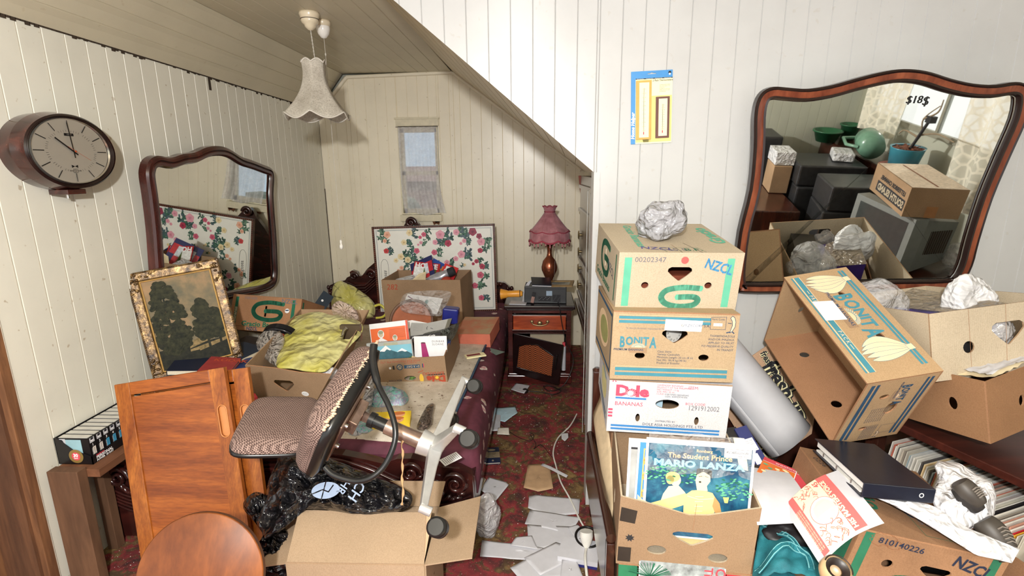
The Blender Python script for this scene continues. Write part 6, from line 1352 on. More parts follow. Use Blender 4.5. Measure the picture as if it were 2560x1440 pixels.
mag(C2 @ RT((-.06, .0, .22), (-32, 8, 6)), .21, .28, [(180, 40, 44), (110, 130, 60), (236, 236, 230), (80, 100, 50)], 'glossy magazine with red masthead and green picture standing in the 282 carton', txt='HOUSE', seed=3)
mag(C2 @ RT((.0, .06, .24), (-30, 34, 20)), .20, .26, [(60, 90, 170), (230, 140, 60), (240, 240, 240)], 'blue magazine with orange corner poking from the back of the 282 carton', seed=5)
mag(C2 @ RT((-.04, .04, .26), (-26, -22, -10)), .22, .26, [(44, 50, 100), (200, 50, 60), (220, 226, 236)], 'dark blue magazine lying behind the red one in the 282 carton', seed=6)
m = MB(plain('silver_wrap', (176, 176, 184), .2, .3, var=.25, sc_=30, bump=.5), M_blk if False else I_blk); X = C2 @ RT((.08, -.02, .37), (0, -20, 10)); m.ell((0, 0, 0), (.14, .05, .035), 0, X, 20, 12, lambda d: 1 + .2 * noise.noise(d * 4)); m.tube([(.10, 0, .0), (.15, 0, 0)], .035, 14, 1, X); m.build('wrapped_gadget', None, 'silver-grey wrapped gadget lying at the right in the 282 carton', 'packet')
mag(C2 @ RT((.10, .03, .27), (-30, 18, -8)), .12, .2, [(206, 46, 50), (240, 240, 240)], 'small red and white booklet at the right of the 282 carton', 'booklet', seed=8)
m = MB(plain('terracotta_red', (170, 60, 44), .6)); m.ell((.17, -.06, .34), (.05, .04, .05), 0, C2); m.build('red_ball', None, 'dull red ball in the right corner of the 282 carton', 'ball')
m = MB(M_paper2); m.add([C2 @ Vector(p) for p in ((-.1, -.13, .36), (.03, -.14, .37), (.0, -.02, .42), (-.05, -.05, .41))], [(0, 1, 2, 3)]); m.build('envelope', None, 'small buff envelope at the front of the 282 carton', 'envelope', solid=.002)
m = MB(M_wpl); m.box(-.10, .06, -.07, .07, .0, .07, None, C2 @ RT((-.15, -.03, .30), (10, -12, 10))); m.build('white_box', None, 'white box in the left corner of the 282 carton', 'box', bevel=.015)
# catalogue in clear bag in front of the 282 carton
drape('plastic_bag', [(1012, 735), (1060, 727), (1122, 728), (1125, 745), (1108, 775), (1100, 790), (1060, 788), (1010, 780), (1000, 762)], lambda x, y: 3.28 - (y - 728) * .003, film('clear_film', (232, 232, 232), .16, .08), 'clear plastic bag around white catalogue pages in front of the 282 carton', .012, .03, 13)
XC = F3(at(1003, 772, 'y', 3.26), at(1098, 785, 'y', 3.22), at(1022, 735, 'y', 3.36)); m = MB(I_white, plain('purple_bar', (120, 60, 100), .5), I_grey, plain('teal_figure', (120, 160, 160), .5)); m.box(0, .25, .0, .006, 0, .13, 0, XC); m.line([(.01, .11), (.06, .085)], .008, 1, XC); m.oval(.15, .08, .012, .022, 3, XC, .001); m.line([(.18, .1), (.24, .06)], .0015, I_dgreen, XC)
m.build('catalogue', None, 'white catalogue with a purple bar inside clear plastic before the 282 carton', 'catalogue')
# brown round dish
m = MB(plain('brown_leather', (112, 82, 64), .5, var=.15), plain('terracotta', (164, 92, 58), .6, var=.1)); X = T(*at(1030, 803, 'y', 3.20)) @ RT((0, 0, 0), (60, 0, 0)) @ Matrix.Scale(.84, 4)
m.lathe([(.17, .0), (.172, .03), (.160, .034), (.152, .012)], 40, 0, X); m.lathe([(.001, .010), (.12, .008), (.152, .012)], 40, 1, X); m.lathe([(.001, -.0), (.17, .0)], 40, 0, X); m.build('round_dish', None, 'round brown dish with terracotta inside standing behind the grey catalogues', 'dish')
# ---- Dole box with books
def df(mb, X, w, h):
    for t_, x, z, s_, mm in (('DOLE ASIA HOLDINGS PTE. LTD', .06, h - .020, .011, I_rust), ('DISTRIBUTED BY', .04, h - .033, .007, I_rust)): mb.text(t_, x, z + .008, s_, mm, X, rot=PI)
    mb.text('BOX CODE:', -.06, .052, .010, I_dblue, X, rot=PI); mb.text('BANANAS', .185, .088, .019, I_rust, X, rot=PI)
    Y = X @ T(.19, 0, .062) @ Matrix.Rotation(PI, 4, 'Y'); dole_logo(mb, Y, 0, .0, .036, I_rust, I_blk, plain('sun_yellow', (236, 190, 60), .7))
    mb.oval(.055, .052, .012, .026, plain('banana_yellow', (228, 186, 66), .7), X, .001); mb.oval(.055, .068, .008, .012, MATS['banana_yellow'], X, .0012); mb.line([(.035, .03), (.075, .05)], .0015, I_rust, X); mb.line([(.04, .09), (.07, .1)], .003, I_rust, X)
    mb.oval(-.06, .128, .018, .018, I_navy, X); mb.oval(-.06, .128, .013, .013, M_cbl, X, .001); mb.line([(-.068, .122), (-.058, .136), (-.05, .124)], .003, I_navy, X, .0014)
    mb.rect(-.035, .118, .055, .138, I_navy, X); mb.text('5+ A DAY', .052, .134, .012, M_cbl, X, rot=PI, bold=.03, d=.0014)
    mb.oval(-.115, .125, .007, .007, I_white, X, .001); mb.rect(-.1, .115, -.09, .138, I_blk, X); mb.rect(.068, .118, .074, .142, I_navy, X); mb.rect(.074, .118, .078, .142, I_red, X)
    for k in range(4): mb.text('CLASS 1 NET WEIGHT 13 kg', .03, .022 - .006 * k, .004, I_dblue, X, rot=PI)
DM = RT((-.701, 2.968, .470), (3.7, -3.6, .8))
carton('banana_box', DM, .40, .53, .18, 'open banana box with upside-down printing packed with books in the middle of the bed', open_='t', mat=cardboard('mid_cardboard', (160, 132, 104), .10), inn=M_cbd,
       holes={'f': [ovalh(-.01, .055, .034, .016, 18)]}, prints={'f': df}, tops={'l': [(.0, .17)]})
m = MB(plain('green_sprig', (96, 130, 60), .5, var=.4, sc_=50)); random.seed(5)
for k in range(14): m.ell((random.uniform(-.04, .03), -.24, .04 + random.uniform(0, .03)), (.014, .004, .006), 0, DM @ RT((0, 0, 0), (0, random.uniform(-20, 20), 0)), 7, 5)
m.build('plastic_leaves', None, 'green artificial leaves glimpsed through the hole of the box with upside-down printing', 'leaves')
def orange_f(mb, X, w, h):
    mb.rect(-w / 2 + .004, .0, w / 2 - .012, h - .03, plain('orange_cover', (238, 110, 48), .4, var=.05), X, .001); mb.rect(w / 2 - .012, 0, w / 2, h, plain('orange_red', (224, 84, 50), .4), X, .001); mb.line([(w / 2 - .015, 0), (w / 2 - .015, h)], .0015, I_white, X, .0014)
    for k in range(7): mb.line([(.0, h - .045 - .008 * k), (w / 2 - .02, h - .045 - .008 * k)], .0025, plain('orange_text', (190, 80, 40), .5), X, .0015)
    for cx, s, hh in ((-.05, 1.0, .205), (.03, .75, .175)):
        mb.oval(cx, hh, .019 * s, .024 * s, I_white, X, .0016); mb.pp([(cx - .04 * s, .02), (cx - .036 * s, hh - .045 * s), (cx, hh - .02 * s), (cx + .036 * s, hh - .045 * s), (cx + .04 * s, .02)], I_white, X, .0016)
        mb.oval(cx, hh, .014 * s, .018 * s, plain('photo_face', (206, 190, 160), .5), X, .0019); mb.oval(cx, hh + .010 * s, .015 * s, .010 * s, plain('photo_hair', (150, 160, 130), .5), X, .0020); mb.pp([(cx - .024 * s, .02), (cx - .022 * s, hh - .045 * s), (cx + .022 * s, hh - .045 * s), (cx + .026 * s, .02)], plain('khaki_print', (196, 176, 140), .5), X, .0021)
        mb.line([(cx, .04), (cx, hh - .04 * s)], .001, I_brown, X, .0024)
sleeve('book', DM @ RT((-.135, -.14, .07), (-16, -2, 4)), .225, .27, I_white, 'orange and white book cover with two uniformed figures, left in the box with upside-down printing', 'book', fn=orange_f, t=.016)
def mount_f(mb, X, w, h):
    mb.rect(-w / 2 + .003, 0, w / 2 - .003, h - .022, plain('sky_photo', (134, 196, 214), .35, var=.08, sc_=8), X, .001)
    a, b = w / 2 - .004, h - .03; X0_, X = X, X @ T(0, 0, .05)
    mb.pp([(-a, .045), (-.05, .10), (-.02, .128), (.01, .10), (.045, .085), (.07, .105), (a, .07), (a, 0), (-a, 0)], plain('mountain_photo', (62, 104, 116), .35, var=.3, sc_=30), X, .0013)
    mb.pp([(-.075, .09), (-.05, .105), (-.02, .13), (.01, .102), (-.0, .10), (-.015, .108), (-.03, .095), (-.05, .098)], I_white, X, .0016); mb.pp([(.04, .088), (.07, .107), (.1, .088), (.085, .085), (.07, .092)], I_white, X, .0016)
    mb.pp([(-a, .095), (-.06, .045), (-.03, 0), (-a, 0)], plain('dark_forest_photo', (26, 62, 58), .35, var=.4, sc_=60), X, .0018); mb.pp([(a, .06), (.05, .025), (.0, 0), (a, 0)], plain('green_forest_photo', (60, 100, 62), .35, var=.4, sc_=60), X, .0018)
    mb.rect(-.03, h - .07, .05, h - .056, plain('tape_photo', (176, 176, 150), .4), X, .0022)
sleeve('book', DM @ RT((-.110, -.252, .070), (-9, -1, 2)), .255, .20, plain('grey_book_cover', (176, 180, 176), .4), 'hardback with snowy mountain photograph standing at the front of the Dole books box'.replace('Dole books box', 'box with upside-down printing'), 'book', fn=mount_f, t=.02)
def white_f(mb, X, w, h):
    X = X @ T(0, 0, .055)
    mb.pp([(-.05, .02), (-.055, .12), (-.03, .125), (-.005, .02)], plain('magenta_vase', (168, 48, 110), .35), X, .001); mb.oval(-.0425, .122, .0135, .004, plain('vase_rim', (90, 50, 60), .4), X, .0013); mb.text('DUNBAR', .01, .125, .011, I_grey, X, d=.001, space=1.2); mb.text('SLOANE', .01, .108, .011, I_grey, X, d=.001, space=1.2)
sleeve('magazine', DM @ RT((.10, -.20, .05), (-12, 2, -2)), .19, .215, I_white, 'white auction magazine with magenta vase in the box with upside-down printing', 'magazine', fn=white_f, t=.008)
m = MB(I_white, I_grey); X = DM @ RT((-.10, -.205, .10), (-16, -14, 0)); m.box(-.09, .09, 0, .004, 0, .13, 0, X); m.line([(-.08, .1), (.08, .1), (.08, .12), (-.08, .12)], .0014, 1, X, .001, True)
for k in range(5): m.line([(-.08, .03 + .014 * k), (.07, .03 + .014 * k)], .001, 1, X, .001)
m.build('certificate', None, 'white ruled certificate between the orange book and the mountain book', 'certificate')
XG = F3(at(1022, 838, 'y', 3.0), at(1120, 838, 'y', 2.98), at(1012, 792, 'y', 3.10)); m = MB(plain('grey_newsprint', (176, 176, 172), .6, var=.05), I_white, I_blk, I_grey)
m.plate([(0, -.015), (.235, -.0), (.255, .12), (.10, .085), (0, .09)], (), .005, 0, XG); m.plate([(-.06, .06), (.0, .05), (.12, .085), (.0, .11), (-.05, .10)], (), .012, 1, XG @ T(0, .004, 0)); m.pp([(.215, 0), (.235, 0), (.255, .12), (.232, .112)], plain('olive_grey', (110, 108, 96), .5), XG, .001); m.line([(.11, .06), (.105, .05), (.11, .04)], .003, 2, XG, .001); m.line([(.13, .05), (.145, .045)], .003, 2, XG, .001)
for k in range(5): m.line([(.02, .03 + .01 * k), (.08, .035 + .01 * k)], .001, 3, XG, .001)
m.build('magazine', None, 'grey newsprint magazines lying open over the box with upside-down printing', 'magazine')
drape('plastic_bag', [(1058, 835), (1110, 822), (1142, 808), (1147, 820), (1130, 850), (1110, 862), (1075, 855)], lambda x, y: 2.92, film('dark_film', (92, 98, 90), .55, .1), 'dark green-grey plastic film bunched at the right of the box with upside-down printing', .02, .03, 17)
m = MB(plain('news_strip', (60, 60, 62), .5), I_white); X = F3(at(1026, 851, 'y', 2.86), at(1100, 842, 'y', 2.86), at(1024, 842, 'y', 2.88)); m.box(0, .18, 0, .004, 0, .03, 0, X); m.text('Public notice of sale', .01, .01, .012, 1, X, bold=.03, shear=.2); m.build('newspaper', None, 'folded newspaper with white-on-black headline behind the white auction magazine', 'newspaper')
m = MB(plain('navy_tub', (32, 38, 120), .3)); m.box(-.05, .05, -.04, .04, 0, .10, None, T(*at(1126, 806, 'y', 3.16)) @ RT((0, 0, 0), (0, 6, 0))); m.build('navy_tub', None, 'small navy blue plastic tub behind the box with upside-down printing', 'tub', bevel=.01)
m = MB(plain('blue_wrap', (60, 96, 170), .25, var=.3, sc_=30, bump=.5), plain('red_wrap', (204, 52, 60), .3, var=.15)); m.ell((.11, -.225, .115), (.075, .02, .04), 0, DM, 16, 10, lambda d: 1 + .25 * noise.noise(d * 3)); m.box(.03, .18, -.245, -.23, .02, .115, 1, DM); m.build('wrapped_packet', None, 'blue and red plastic-wrapped packet at the right front of the box with upside-down printing', 'packet')
m = MB(plain('cream_booklet', (222, 196, 150), .5), I_navy); X = DM @ RT((.05, -.25, .09), (-8, 22, 0)); m.box(-.07, .05, 0, .005, 0, .07, 0, X); m.rect(-.07, .02, .05, .034, 1, X, .001); m.rect(-.03, .044, .05, .054, 1, X, .001); m.build('paperback', None, 'thin cream and navy paperback at the front of the box with upside-down printing', 'book')
m = MB(plain('blue_bottle', (44, 70, 130), .3), I_white, I_blk); c_ = DM @ Vector((.165, -.06, .14)); m.tube([tuple(c_), tuple(c_ + Vector((.01, 0, .05)))], .03, 14, 0); m.ell(tuple(c_ + Vector((-.002, -.05, -.02))), (.022, .02, .022), 2); m.build('blue_bottle', None, 'blue lidded bottle in the right corner of the box with upside-down printing', 'bottle')
# ---- red dusty box
RB = RT((-.417, 3.535, .470), (5, -2.5, -7.5)); rbx = empty('flat_red_box', (-.417, 3.535, .47), 'flat brick-red box with a dusty lid on the bed', 'box')
M_brick = plain('brick_red', (206, 116, 92), .8, var=.12, sc_=8)
def dusty_brick():
    m, n, o = nt('dusty_brick_red'); v = coords(n); f = noi(n, v, 5, 4, .6); g = noi(n, v, 300, 2, .7)
    prin(n, o, mixc(n, ramp(n, [(.45, (0, 0, 0)), (.6, (.8, .8, .8))], f), s2l((196, 128, 98)), s2l((180, 164, 128))), .9, 0, g, .3, .001); return m
m = MB(M_brick); m.box(-.128, .128, -.163, .163, 0, .055, None, RB); m.build('box_base', rbx, bevel=.002)
m = MB(M_brick, dusty_brick()); m.box(-.131, .131, -.166, .166, .056, .10, 0, RB); m.rect(-.13, -.165, .13, .165, 1, RB @ T(0, 0, .10) @ FLAT, .0006); m.build('box_lid', rbx)
# small things on the blanket
m = MB(I_cream, plain('maroon_print', (130, 40, 50), .5), I_blk); X = T(*at(1190, 890, 'z', .49)) @ RT((0, 0, 0), (0, 0, 25)); m.box(-.07, .06, -.03, .03, 0, .008, 0, X); m.rect(-.06, -.01, .03, .02, 1, X @ T(0, 0, .008) @ FLAT, .001); m.build('card_packet', None, 'cream and maroon card packet on the blanket before the brick-red box', 'packet')
m = MB(plain('grey_card', (96, 110, 104), .5)); m.add([at(1225, 870, 'z', .50), at(1262, 880, 'z', .49), at(1240, 888, 'z', .485), at(1228, 880, 'z', .49)], [(0, 1, 2, 3)]); m.build('grey_leaflet', None, 'bent grey-green leaflet beside the brick-red box on the mattress edge', 'leaflet', solid=.002)
# teal patterned cloth
def patt():
    m, n, o = nt('patterned_silk'); v = coords(n); f = noi(n, v, 24, 3, .5, 2.5); g = noi(n, v, 12, 4, .6)
    prin(n, o, ramp(n, [(.30, s2l((60, 104, 128))), (.42, s2l((130, 196, 184))), (.52, s2l((150, 134, 176))), (.62, s2l((180, 204, 196))), (.72, s2l((74, 130, 140)))], f), .45, 0, g, .5, .005); return m
M_silk = patt()
def clothheap(name, pts, zb, mat, label, amp, h, seed, cat='cloth'):
    n = len(pts); P = smooth_loop([Vector((*at(x, y, 'z', zb).xy, 0)) for x, y in pts], 5); c = sum(P, Vector()) / len(P); K = len(P); R_ = 16; mb = MB(mat); vs = []
    for i in range(R_ + 1):
        for k in range(K):
            q = c.lerp(P[k], i / R_); v = Vector((q.x * 16, q.y * 16, seed)); rg = (1 - abs(noise.noise(v)) * 2) * .6 + (1 - abs(noise.noise(v * 2.1)) * 2) * .4
            vs.append((q.x, q.y, zb + max(0, h * math.sqrt(1 - (i / R_) ** 2) * (.75 + .25 * rg) + amp * rg * (1 - (i / R_) ** 4))))
    mb.smooth = True; mb.add(vs, [(i * K + k, (i + 1) * K + k, (i + 1) * K + (k + 1) % K, i * K + (k + 1) % K) for i in range(R_) for k in range(K)]); mb.smooth = False
    return mb.build(name, None, label, cat)
clothheap('patterned_cloth', [(928, 985), (960, 975), (1000, 982), (1022, 995), (1010, 1012), (985, 1015), (950, 1020), (920, 1012)], .485, M_silk, 'teal and lilac patterned silky cloth heaped in front of the box with upside-down printing', .016, .05, 3)
clothheap('patterned_cloth', [(885, 1062), (905, 1058), (930, 1062), (940, 1072), (915, 1082), (890, 1078)], .485, M_silk, 'small end of teal cloth showing below the yellow game box', .008, .015, 8)
# yellow box
YX = F3(at(927, 1071, 'z', .49), at(1032, 1066, 'z', .49), at(928, 1040, 'z', .54)); X = T(*at(978, 1058, 'z', .492)) @ RT((0, 0, 0), (14, 0, 8))
m = MB(plain('game_yellow', (238, 206, 56), .4, var=.04), plain('game_face', (222, 160, 120), .4), plain('game_hair', (190, 110, 60), .4), I_brown, I_cream); m.box(-.092, .092, -.045, .045, 0, .032, 0, X); Y = X @ T(0, -.045, .032) @ FLAT
m.oval(.035, .068, .03, .02, 1, Y); m.oval(.035, .075, .03, .012, 2, Y, .0010); m.oval(.03, .03, .032, .022, 1, Y, .0012); m.oval(-.02, .025, .022, .018, 1, Y, .0013); m.oval(.03, .04, .033, .01, 2, Y, .0015); m.line([(.01, .028), (.022, .03)], .003, 3, Y, .002); m.line([(.035, .03), (.048, .028)], .003, 3, Y, .002); m.oval(-.055, .05, .012, .014, 4, Y, .001); m.text('Guess', -.08, .02, .012, 3, Y, rot=.2)
m.build('game_box', None, 'bright yellow game box with printed faces lying on the blanket', 'box')
drape('plastic_bag', [(862, 985), (890, 960), (925, 945), (935, 965), (930, 1010), (915, 1050), (905, 1085), (870, 1085), (850, 1050), (848, 1010)], lambda x, y: 2.55 - (y - 945) * .003, film('milky_film', (214, 214, 220), .6, .15), 'milky white plastic bag between the chair seat and the patterned cloth', .03, .03, 21)
drape('plastic_bag', [(1070, 1012), (1085, 1010), (1082, 1035), (1078, 1062), (1060, 1075), (1042, 1072), (1048, 1050), (1058, 1030)], lambda x, y: 2.35 - (y - 1010) * .004, film('brown_blue_film', (130, 110, 100), .6, .12), 'small brown and blue plastic bag standing on the blanket behind the chair base', .012, .03, 23)
# ================================================================ NIGHTSTAND
ne = empty('nightstand', (.03, 4.05, 0), 'dark carved wooden nightstand with orange-brown drawer and hanging cane door', 'nightstand')
M_ns = wood('nightstand_wood', (40, 14, 14), (92, 36, 30), 6, 'x', .25, 7, .05, coat=.5); M_dr = wood('drawer_wood', (128, 48, 24), (206, 96, 48), 9, 'x', .25, 6, .05, coat=.5); M_nsd = plain('near_black_wood', (30, 16, 16), .25, var=.2)
x0, x1, yf, yb_ = -.215, .270, 3.83, 4.26
m = MB(M_ns); m.box(x0, x0 + .02, yf, yb_, .06, .60); m.box(x1 - .02, x1, yf, yb_, .06, .60); m.box(x0, x1, yb_ - .015, yb_, .06, .60); m.box(x0, x1, yf, yb_, .41, .43); m.box(x0, x1, yf + .005, yb_, .06, .085); m.box(x0, x1, yf, yf + .02, .575, .605); m.box(x0, x1, yf, yf + .02, .42, .44)
m.box(x0 + .0, x0 + .035, yf - .004, yf + .01, .08, .6); m.box(x1 - .035, x1, yf - .004, yf + .01, .08, .6); m.build('carcass', ne, bevel=.002)
m = MB(M_nsd); m.box(x0 - .03, x1 + .03, yf - .03, yb_ + .02, .610, .640); m.box(x0 - .015, x1 + .015, yf - .015, yb_, .598, .612); m.build('top', ne, bevel=.008)
m = MB(M_ns); m.box(x0 - .01, x1 + .01, yf - .02, yb_, 0, .07); m.box(x0 - .0, x1, yf - .012, yf, .07, .085); m.build('plinth', ne, bevel=.006)
m = MB(M_dr, M_nsd); m.box(x0 + .04, x1 - .04, yf - .016, yf, .445, .560, 0); m.box(x0 + .03, x1 - .03, yf - .012, yf, .556, .566, 1); m.box(x0 + .03, x1 - .03, yf - .012, yf, .438, .446, 1); dr = m.build('drawer', ne, bevel=.003)
m = MB(plain('brass', (150, 132, 96), .35, .8)); m.tube(bez([(-.03, yf - .02, .515), (-.02, yf - .032, .495), (.03, yf - .036, .486), (.08, yf - .032, .495), (.09, yf - .02, .515)], 5), .005, 8); m.ell((.03, yf - .028, .503), (.02, .008, .018)); m.ell((-.03, yf - .02, .513), (.014, .006, .012)); m.ell((.09, yf - .02, .513), (.014, .006, .012)); m.build('handle', dr, label='brass drawer handle')
DXm = T(x0 + .045, yf - .006, .41) @ Matrix.Rotation(math.radians(-22), 4, 'Z') @ Matrix.Rotation(math.radians(6), 4, 'Y'); dw, dh = .405, .325
m = MB(M_nsd); arch = [(.05, -dh + .055), (dw - .06, -dh + .055), (dw - .06, -.10), (dw - .12, -.075), (dw / 2, -.04), (.11, -.06), (.05, -.09)]
m.plate([(0, -dh), (dw, -dh), (dw, 0), (0, 0)], [arch], .018, 0, DXm); m.tube([(p[0], -.002, p[1]) for p in arch], .006, 8, 0, DXm, closed=True); dd_ = m.build('door', ne)
def cane():
    m, n, o = nt('woven_cane'); v = coords(n); c = n.nodes.new('ShaderNodeTexChecker'); c.inputs['Scale'].default_value = 120; c.inputs[1].default_value = (*s2l((172, 92, 50)), 1); c.inputs[2].default_value = (*s2l((40, 18, 14)), 1); link(n, v, c.inputs[0]); prin(n, o, c.outputs[0], .45); return m
m = MB(cane()); m.plate(arch, (), .004, 0, DXm @ T(0, .009, 0)); m.build('cane_panel', dd_)
m = MB(plain('black_metal_door', (30, 28, 28), .35, .5)); m.tube([(dw - .035, -.012, -.10), (dw - .035, -.02, -.14), (dw - .035, -.012, -.18)], .004, 6, 0, DXm); m.ell((dw - .035, -.01, -.09), (.005, .004, .012), 0, DXm); m.ell((dw - .035, -.01, -.19), (.005, .004, .012), 0, DXm); m.build('door_handle', dd_)
m = MB(M_cbl, M_paper); m.box(x0 + .17, x1 - .045, yf + .10, yf + .3, .088, .40, 0); m.build('carton_inside', None, 'pale carton inside the open nightstand cupboard', 'cardboard box'); m = MB(M_paper, I_red); m.tube([(x1 - .05, yf + .03, .10), (x1 - .05, yf + .03, .30)], .016, 12, 0); m.tube([(x1 - .05, yf + .03, .30), (x1 - .05, yf + .03, .33)], .012, 12, 1); m.build('white_bottle', None, 'slim white bottle with red cap inside the nightstand cupboard', 'bottle')
# radio, folder, picture, torch, adaptor
RX = T(.078, 3.93, .641) @ RT((0, 0, 0), (0, 0, -3)); M_rad = plain('charcoal_plastic', (52, 54, 56), .4, var=.05)
re_ = empty('portable_radio', (.078, 3.93, .641), 'charcoal portable radio on the nightstand under the lamp', 'radio')
m = MB(M_rad, I_blk, plain('faded_blue', (150, 170, 190), .4), I_white, MATS['chrome']); m.box(-.165, .16, -.055, .055, 0, .135, 0, RX)
m.rect(-.055, .018, .04, .055, 1, RX @ T(0, -.055, 0)); m.rect(.055, .012, .115, .07, 1, RX @ T(0, -.055, 0)); m.rect(.005, .062, .05, .1, 2, RX @ T(0, -.055, 0)); m.rect(-.15, .115, .15, .118, 1, RX @ T(0, -.055, 0)); random.seed(3)
for k in range(9): m.text('o', -.05 + .01 * k, .03 + .008 * (k % 3), .005, 3, RX @ T(0, -.055, 0), d=.002); m.text('-', .06 + .006 * k, .02 + .01 * (k % 5), .006, 3, RX @ T(0, -.055, 0), d=.002)
m.build('body', re_, bevel=.006)
m = MB(MATS['chrome']); m.tube([tuple(RX @ Vector((.06, .03, .135))), tuple(RX @ Vector((.075, .03, .42)))], .0022, 6); m.build('aerial', re_)
m = MB(M_rad); m.tube([tuple(RX @ Vector(p)) for p in ((-.155, .0, .10), (-.155, .0, .15), (.15, .0, .15), (.15, .0, .10))], .006, 6); m.build('carry_handle', re_)
m = MB(plain('dark_navy_folder', (24, 30, 42), .35), I_paperc if False else M_paper); X = T(.035, 3.90, .800) @ RT((0, 0, 0), (12, 3, 4)); m.box(-.07, .08, -.07, .07, .008, .016, 0, X); m.box(-.068, .078, -.07, .07, 0, .008, 1, X); m.box(-.05, .0, -.05, .0, -.01, 0, 1, X); m.build('navy_wallet', None, 'small dark navy booklet lying on top of the radio', 'booklet')
X = T(.19, 3.91, .785) @ RT((0, 0, 0), (8, -3, -12)); m = MB(plain('gold_frame', (150, 124, 84), .4, .2), plain('grey_photo', (150, 150, 140), .3, var=.3, sc_=30)); 
m.plate([(-.09, -.06), (.10, -.06), (.10, .06), (-.09, .06)], [[(-.065, -.04), (.075, -.04), (.075, .04), (-.065, .04)]], .012, 0, X @ T(0, 0, .012) @ FLAT); m.box(-.07, .08, -.045, .045, 0, .005, 1, X); m.build('small_picture_frame', None, 'small gold picture frame lying flat on the radio beside the lamp', 'picture frame')
m = MB(plain('cream_magazine', (196, 186, 164), .5, var=.1)); m.box(-.12, .13, -.05, .07, 0, .008, None, T(.10, 3.92, .777) @ RT((0, 0, 0), (0, 2, -4))); m.build('magazine', None, 'worn cream magazine lying under the gold picture frame on the radio', 'magazine')
X = T(-.225, 3.97, .672) @ RT((0, 90, 0), (0, 0, 0)); tc = at(1262, 735, 'y', 3.95); a_ = Vector((.125, -.01, .006))
te2 = empty('torch', tuple(tc), 'yellow-orange plastic torch lying at the left edge of the nightstand', 'torch'); M_tor = plain('torch_yellow', (232, 160, 58), .35, var=.04)
m = MB(M_tor, I_blk); P = [tc - a_ * .25, tc + a_ * .15, tc + a_ * .2, tc + a_ * .95]; m.tube(P, [.042, .030, .026, .027], 20, 0); m.tube([tc + a_ * .95, tc + a_ * .99], .028, 20, 1); m.tube([tc + a_ * .99, tc + a_ * 1.12], [.025, .018], 20, 0); m.build('torch_body', te2)
m = MB(M_chn); m.tube([tc - a_ * .26, tc - a_ * .24], .036, 20); m.build('torch_lens', te2)
m = MB(M_paper); m.box(-.07, .06, -.06, .04, 0, .006, None, T(-.13, 3.89, .641) @ RT((0, 0, 0), (0, 0, -6))); m.build('white_base_plate', None, 'flat white plastic plate on the nightstand beside the radio', 'plate')
m = MB(M_paper)
for k in range(3): m.tube(bez([(-.10 + .012 * k, 3.9, .65), (-.09 + .01 * k, 3.9, .74), (-.06 + .008 * k, 3.91, .80), (-.02, 3.93, .815)], 6), .004, 6)
m.build('white_cable', None, 'white cables looping up the left side of the radio', 'cable')
m = MB(MATS['chrome'], I_blk); m.box(-.012, .012, -.006, .006, 0, .07, 0, T(-.03, 3.845, .655) @ RT((0, 0, 0), (0, 12, 0))); m.box(-.012, .012, -.007, .006, .05, .08, 1, T(-.03, 3.845, .655) @ RT((0, 0, 0), (0, 12, 0))); m.build('folding_knife', None, 'small silver and black gadget leaning on the front of the radio', 'gadget')
# pink lamp
le = empty('table_lamp', (.105, 4.06, .64), 'copper table lamp with pink pleated fringed shade on the nightstand', 'lamp'); LX, LY = .108, 4.08
m = MB(plain('copper', (150, 86, 60), .22, .75, var=.1)); m.lathe([(.001, .0), (.06, .0), (.062, .02), (.03, .04), (.028, .15), (.042, .18), (.062, .225), (.064, .25), (.052, .30), (.024, .335), (.018, .36), (.019, .40), (.026, .425), (.040, .435), (.032, .445), (.014, .455), (.012, .49)], 28, 0, T(LX, LY, .641)); m.build('base', le)
def pleat():
    m, n, o = nt('pink_pleated_fabric'); v = coords(n); f = noi(n, v, 20, 3, .5)
    prin(n, o, ramp(n, [(.3, s2l((150, 92, 98))), (.7, s2l((188, 128, 134)))], f), .8, 0, f, .2, .002, Sheen_Weight=.3); return m
M_pk = pleat(); M_pkt = plain('rose_braid', (166, 64, 80), .8, var=.2, sc_=200, bump=.5); zt_ = 1.366
def lamps(a, t):
    k = 8 * a / (2 * PI) + .5; f = k - math.floor(k); sc2 = math.sin(f * PI); pl_ = .003 * math.sin(a * 72)
    if t < .15: r = .052 - .016 * (t / .15); z = zt_ - .035 * (t / .15) + .010 * sc2 * (1 - t / .15)
    elif t < .66: q = (t - .15) / .51; r = .036 + .118 * q ** 1.12; z = zt_ - .035 - .145 * q - .012 * sc2 * q
    else: q = (t - .66) / .34; r = .154 + .004 * q; z = zt_ - .18 - .012 * sc2 - .070 * q - .006 * sc2 * q
    return Vector((LX + (r + pl_) * math.cos(a), LY + (r + pl_) * math.sin(a), z))
m = MB(M_pk); m.grid(lambda u, v: lamps(u * 2 * PI, v), 200, 26); m.build('lamp_shade', le, solid=.0015)
m = MB(M_pkt); N_ = 128
for t, r in ((0.0, .0025), (.15, .004), (.66, .004), (1.0, .007)): m.tube([lamps(2 * PI * i / N_, t) + Vector((math.cos(2 * PI * i / N_), math.sin(2 * PI * i / N_), 0)) * .003 for i in range(N_)], r, 6, closed=True)
m.build('shade_braid', le)
m = MB(plain('pink_tassel', (196, 128, 132), .8), plain('brown_tassel_end', (96, 62, 56), .8))
for i in range(30):
    a = 2 * PI * i / 30 + .1; p = lamps(a, 1); l = .014 + .016 * (1 if (math.sin(8 * a / 2) ** 2 < .4) else .4); m.tube([p, p + Vector((.001, 0, -l))], [.0045, .006], 6, 0); m.tube([p + Vector((.001, 0, -l)), p + Vector((.001, 0, -l - .012))], [.007, .005], 6, 1)
m.build('tassels', le)
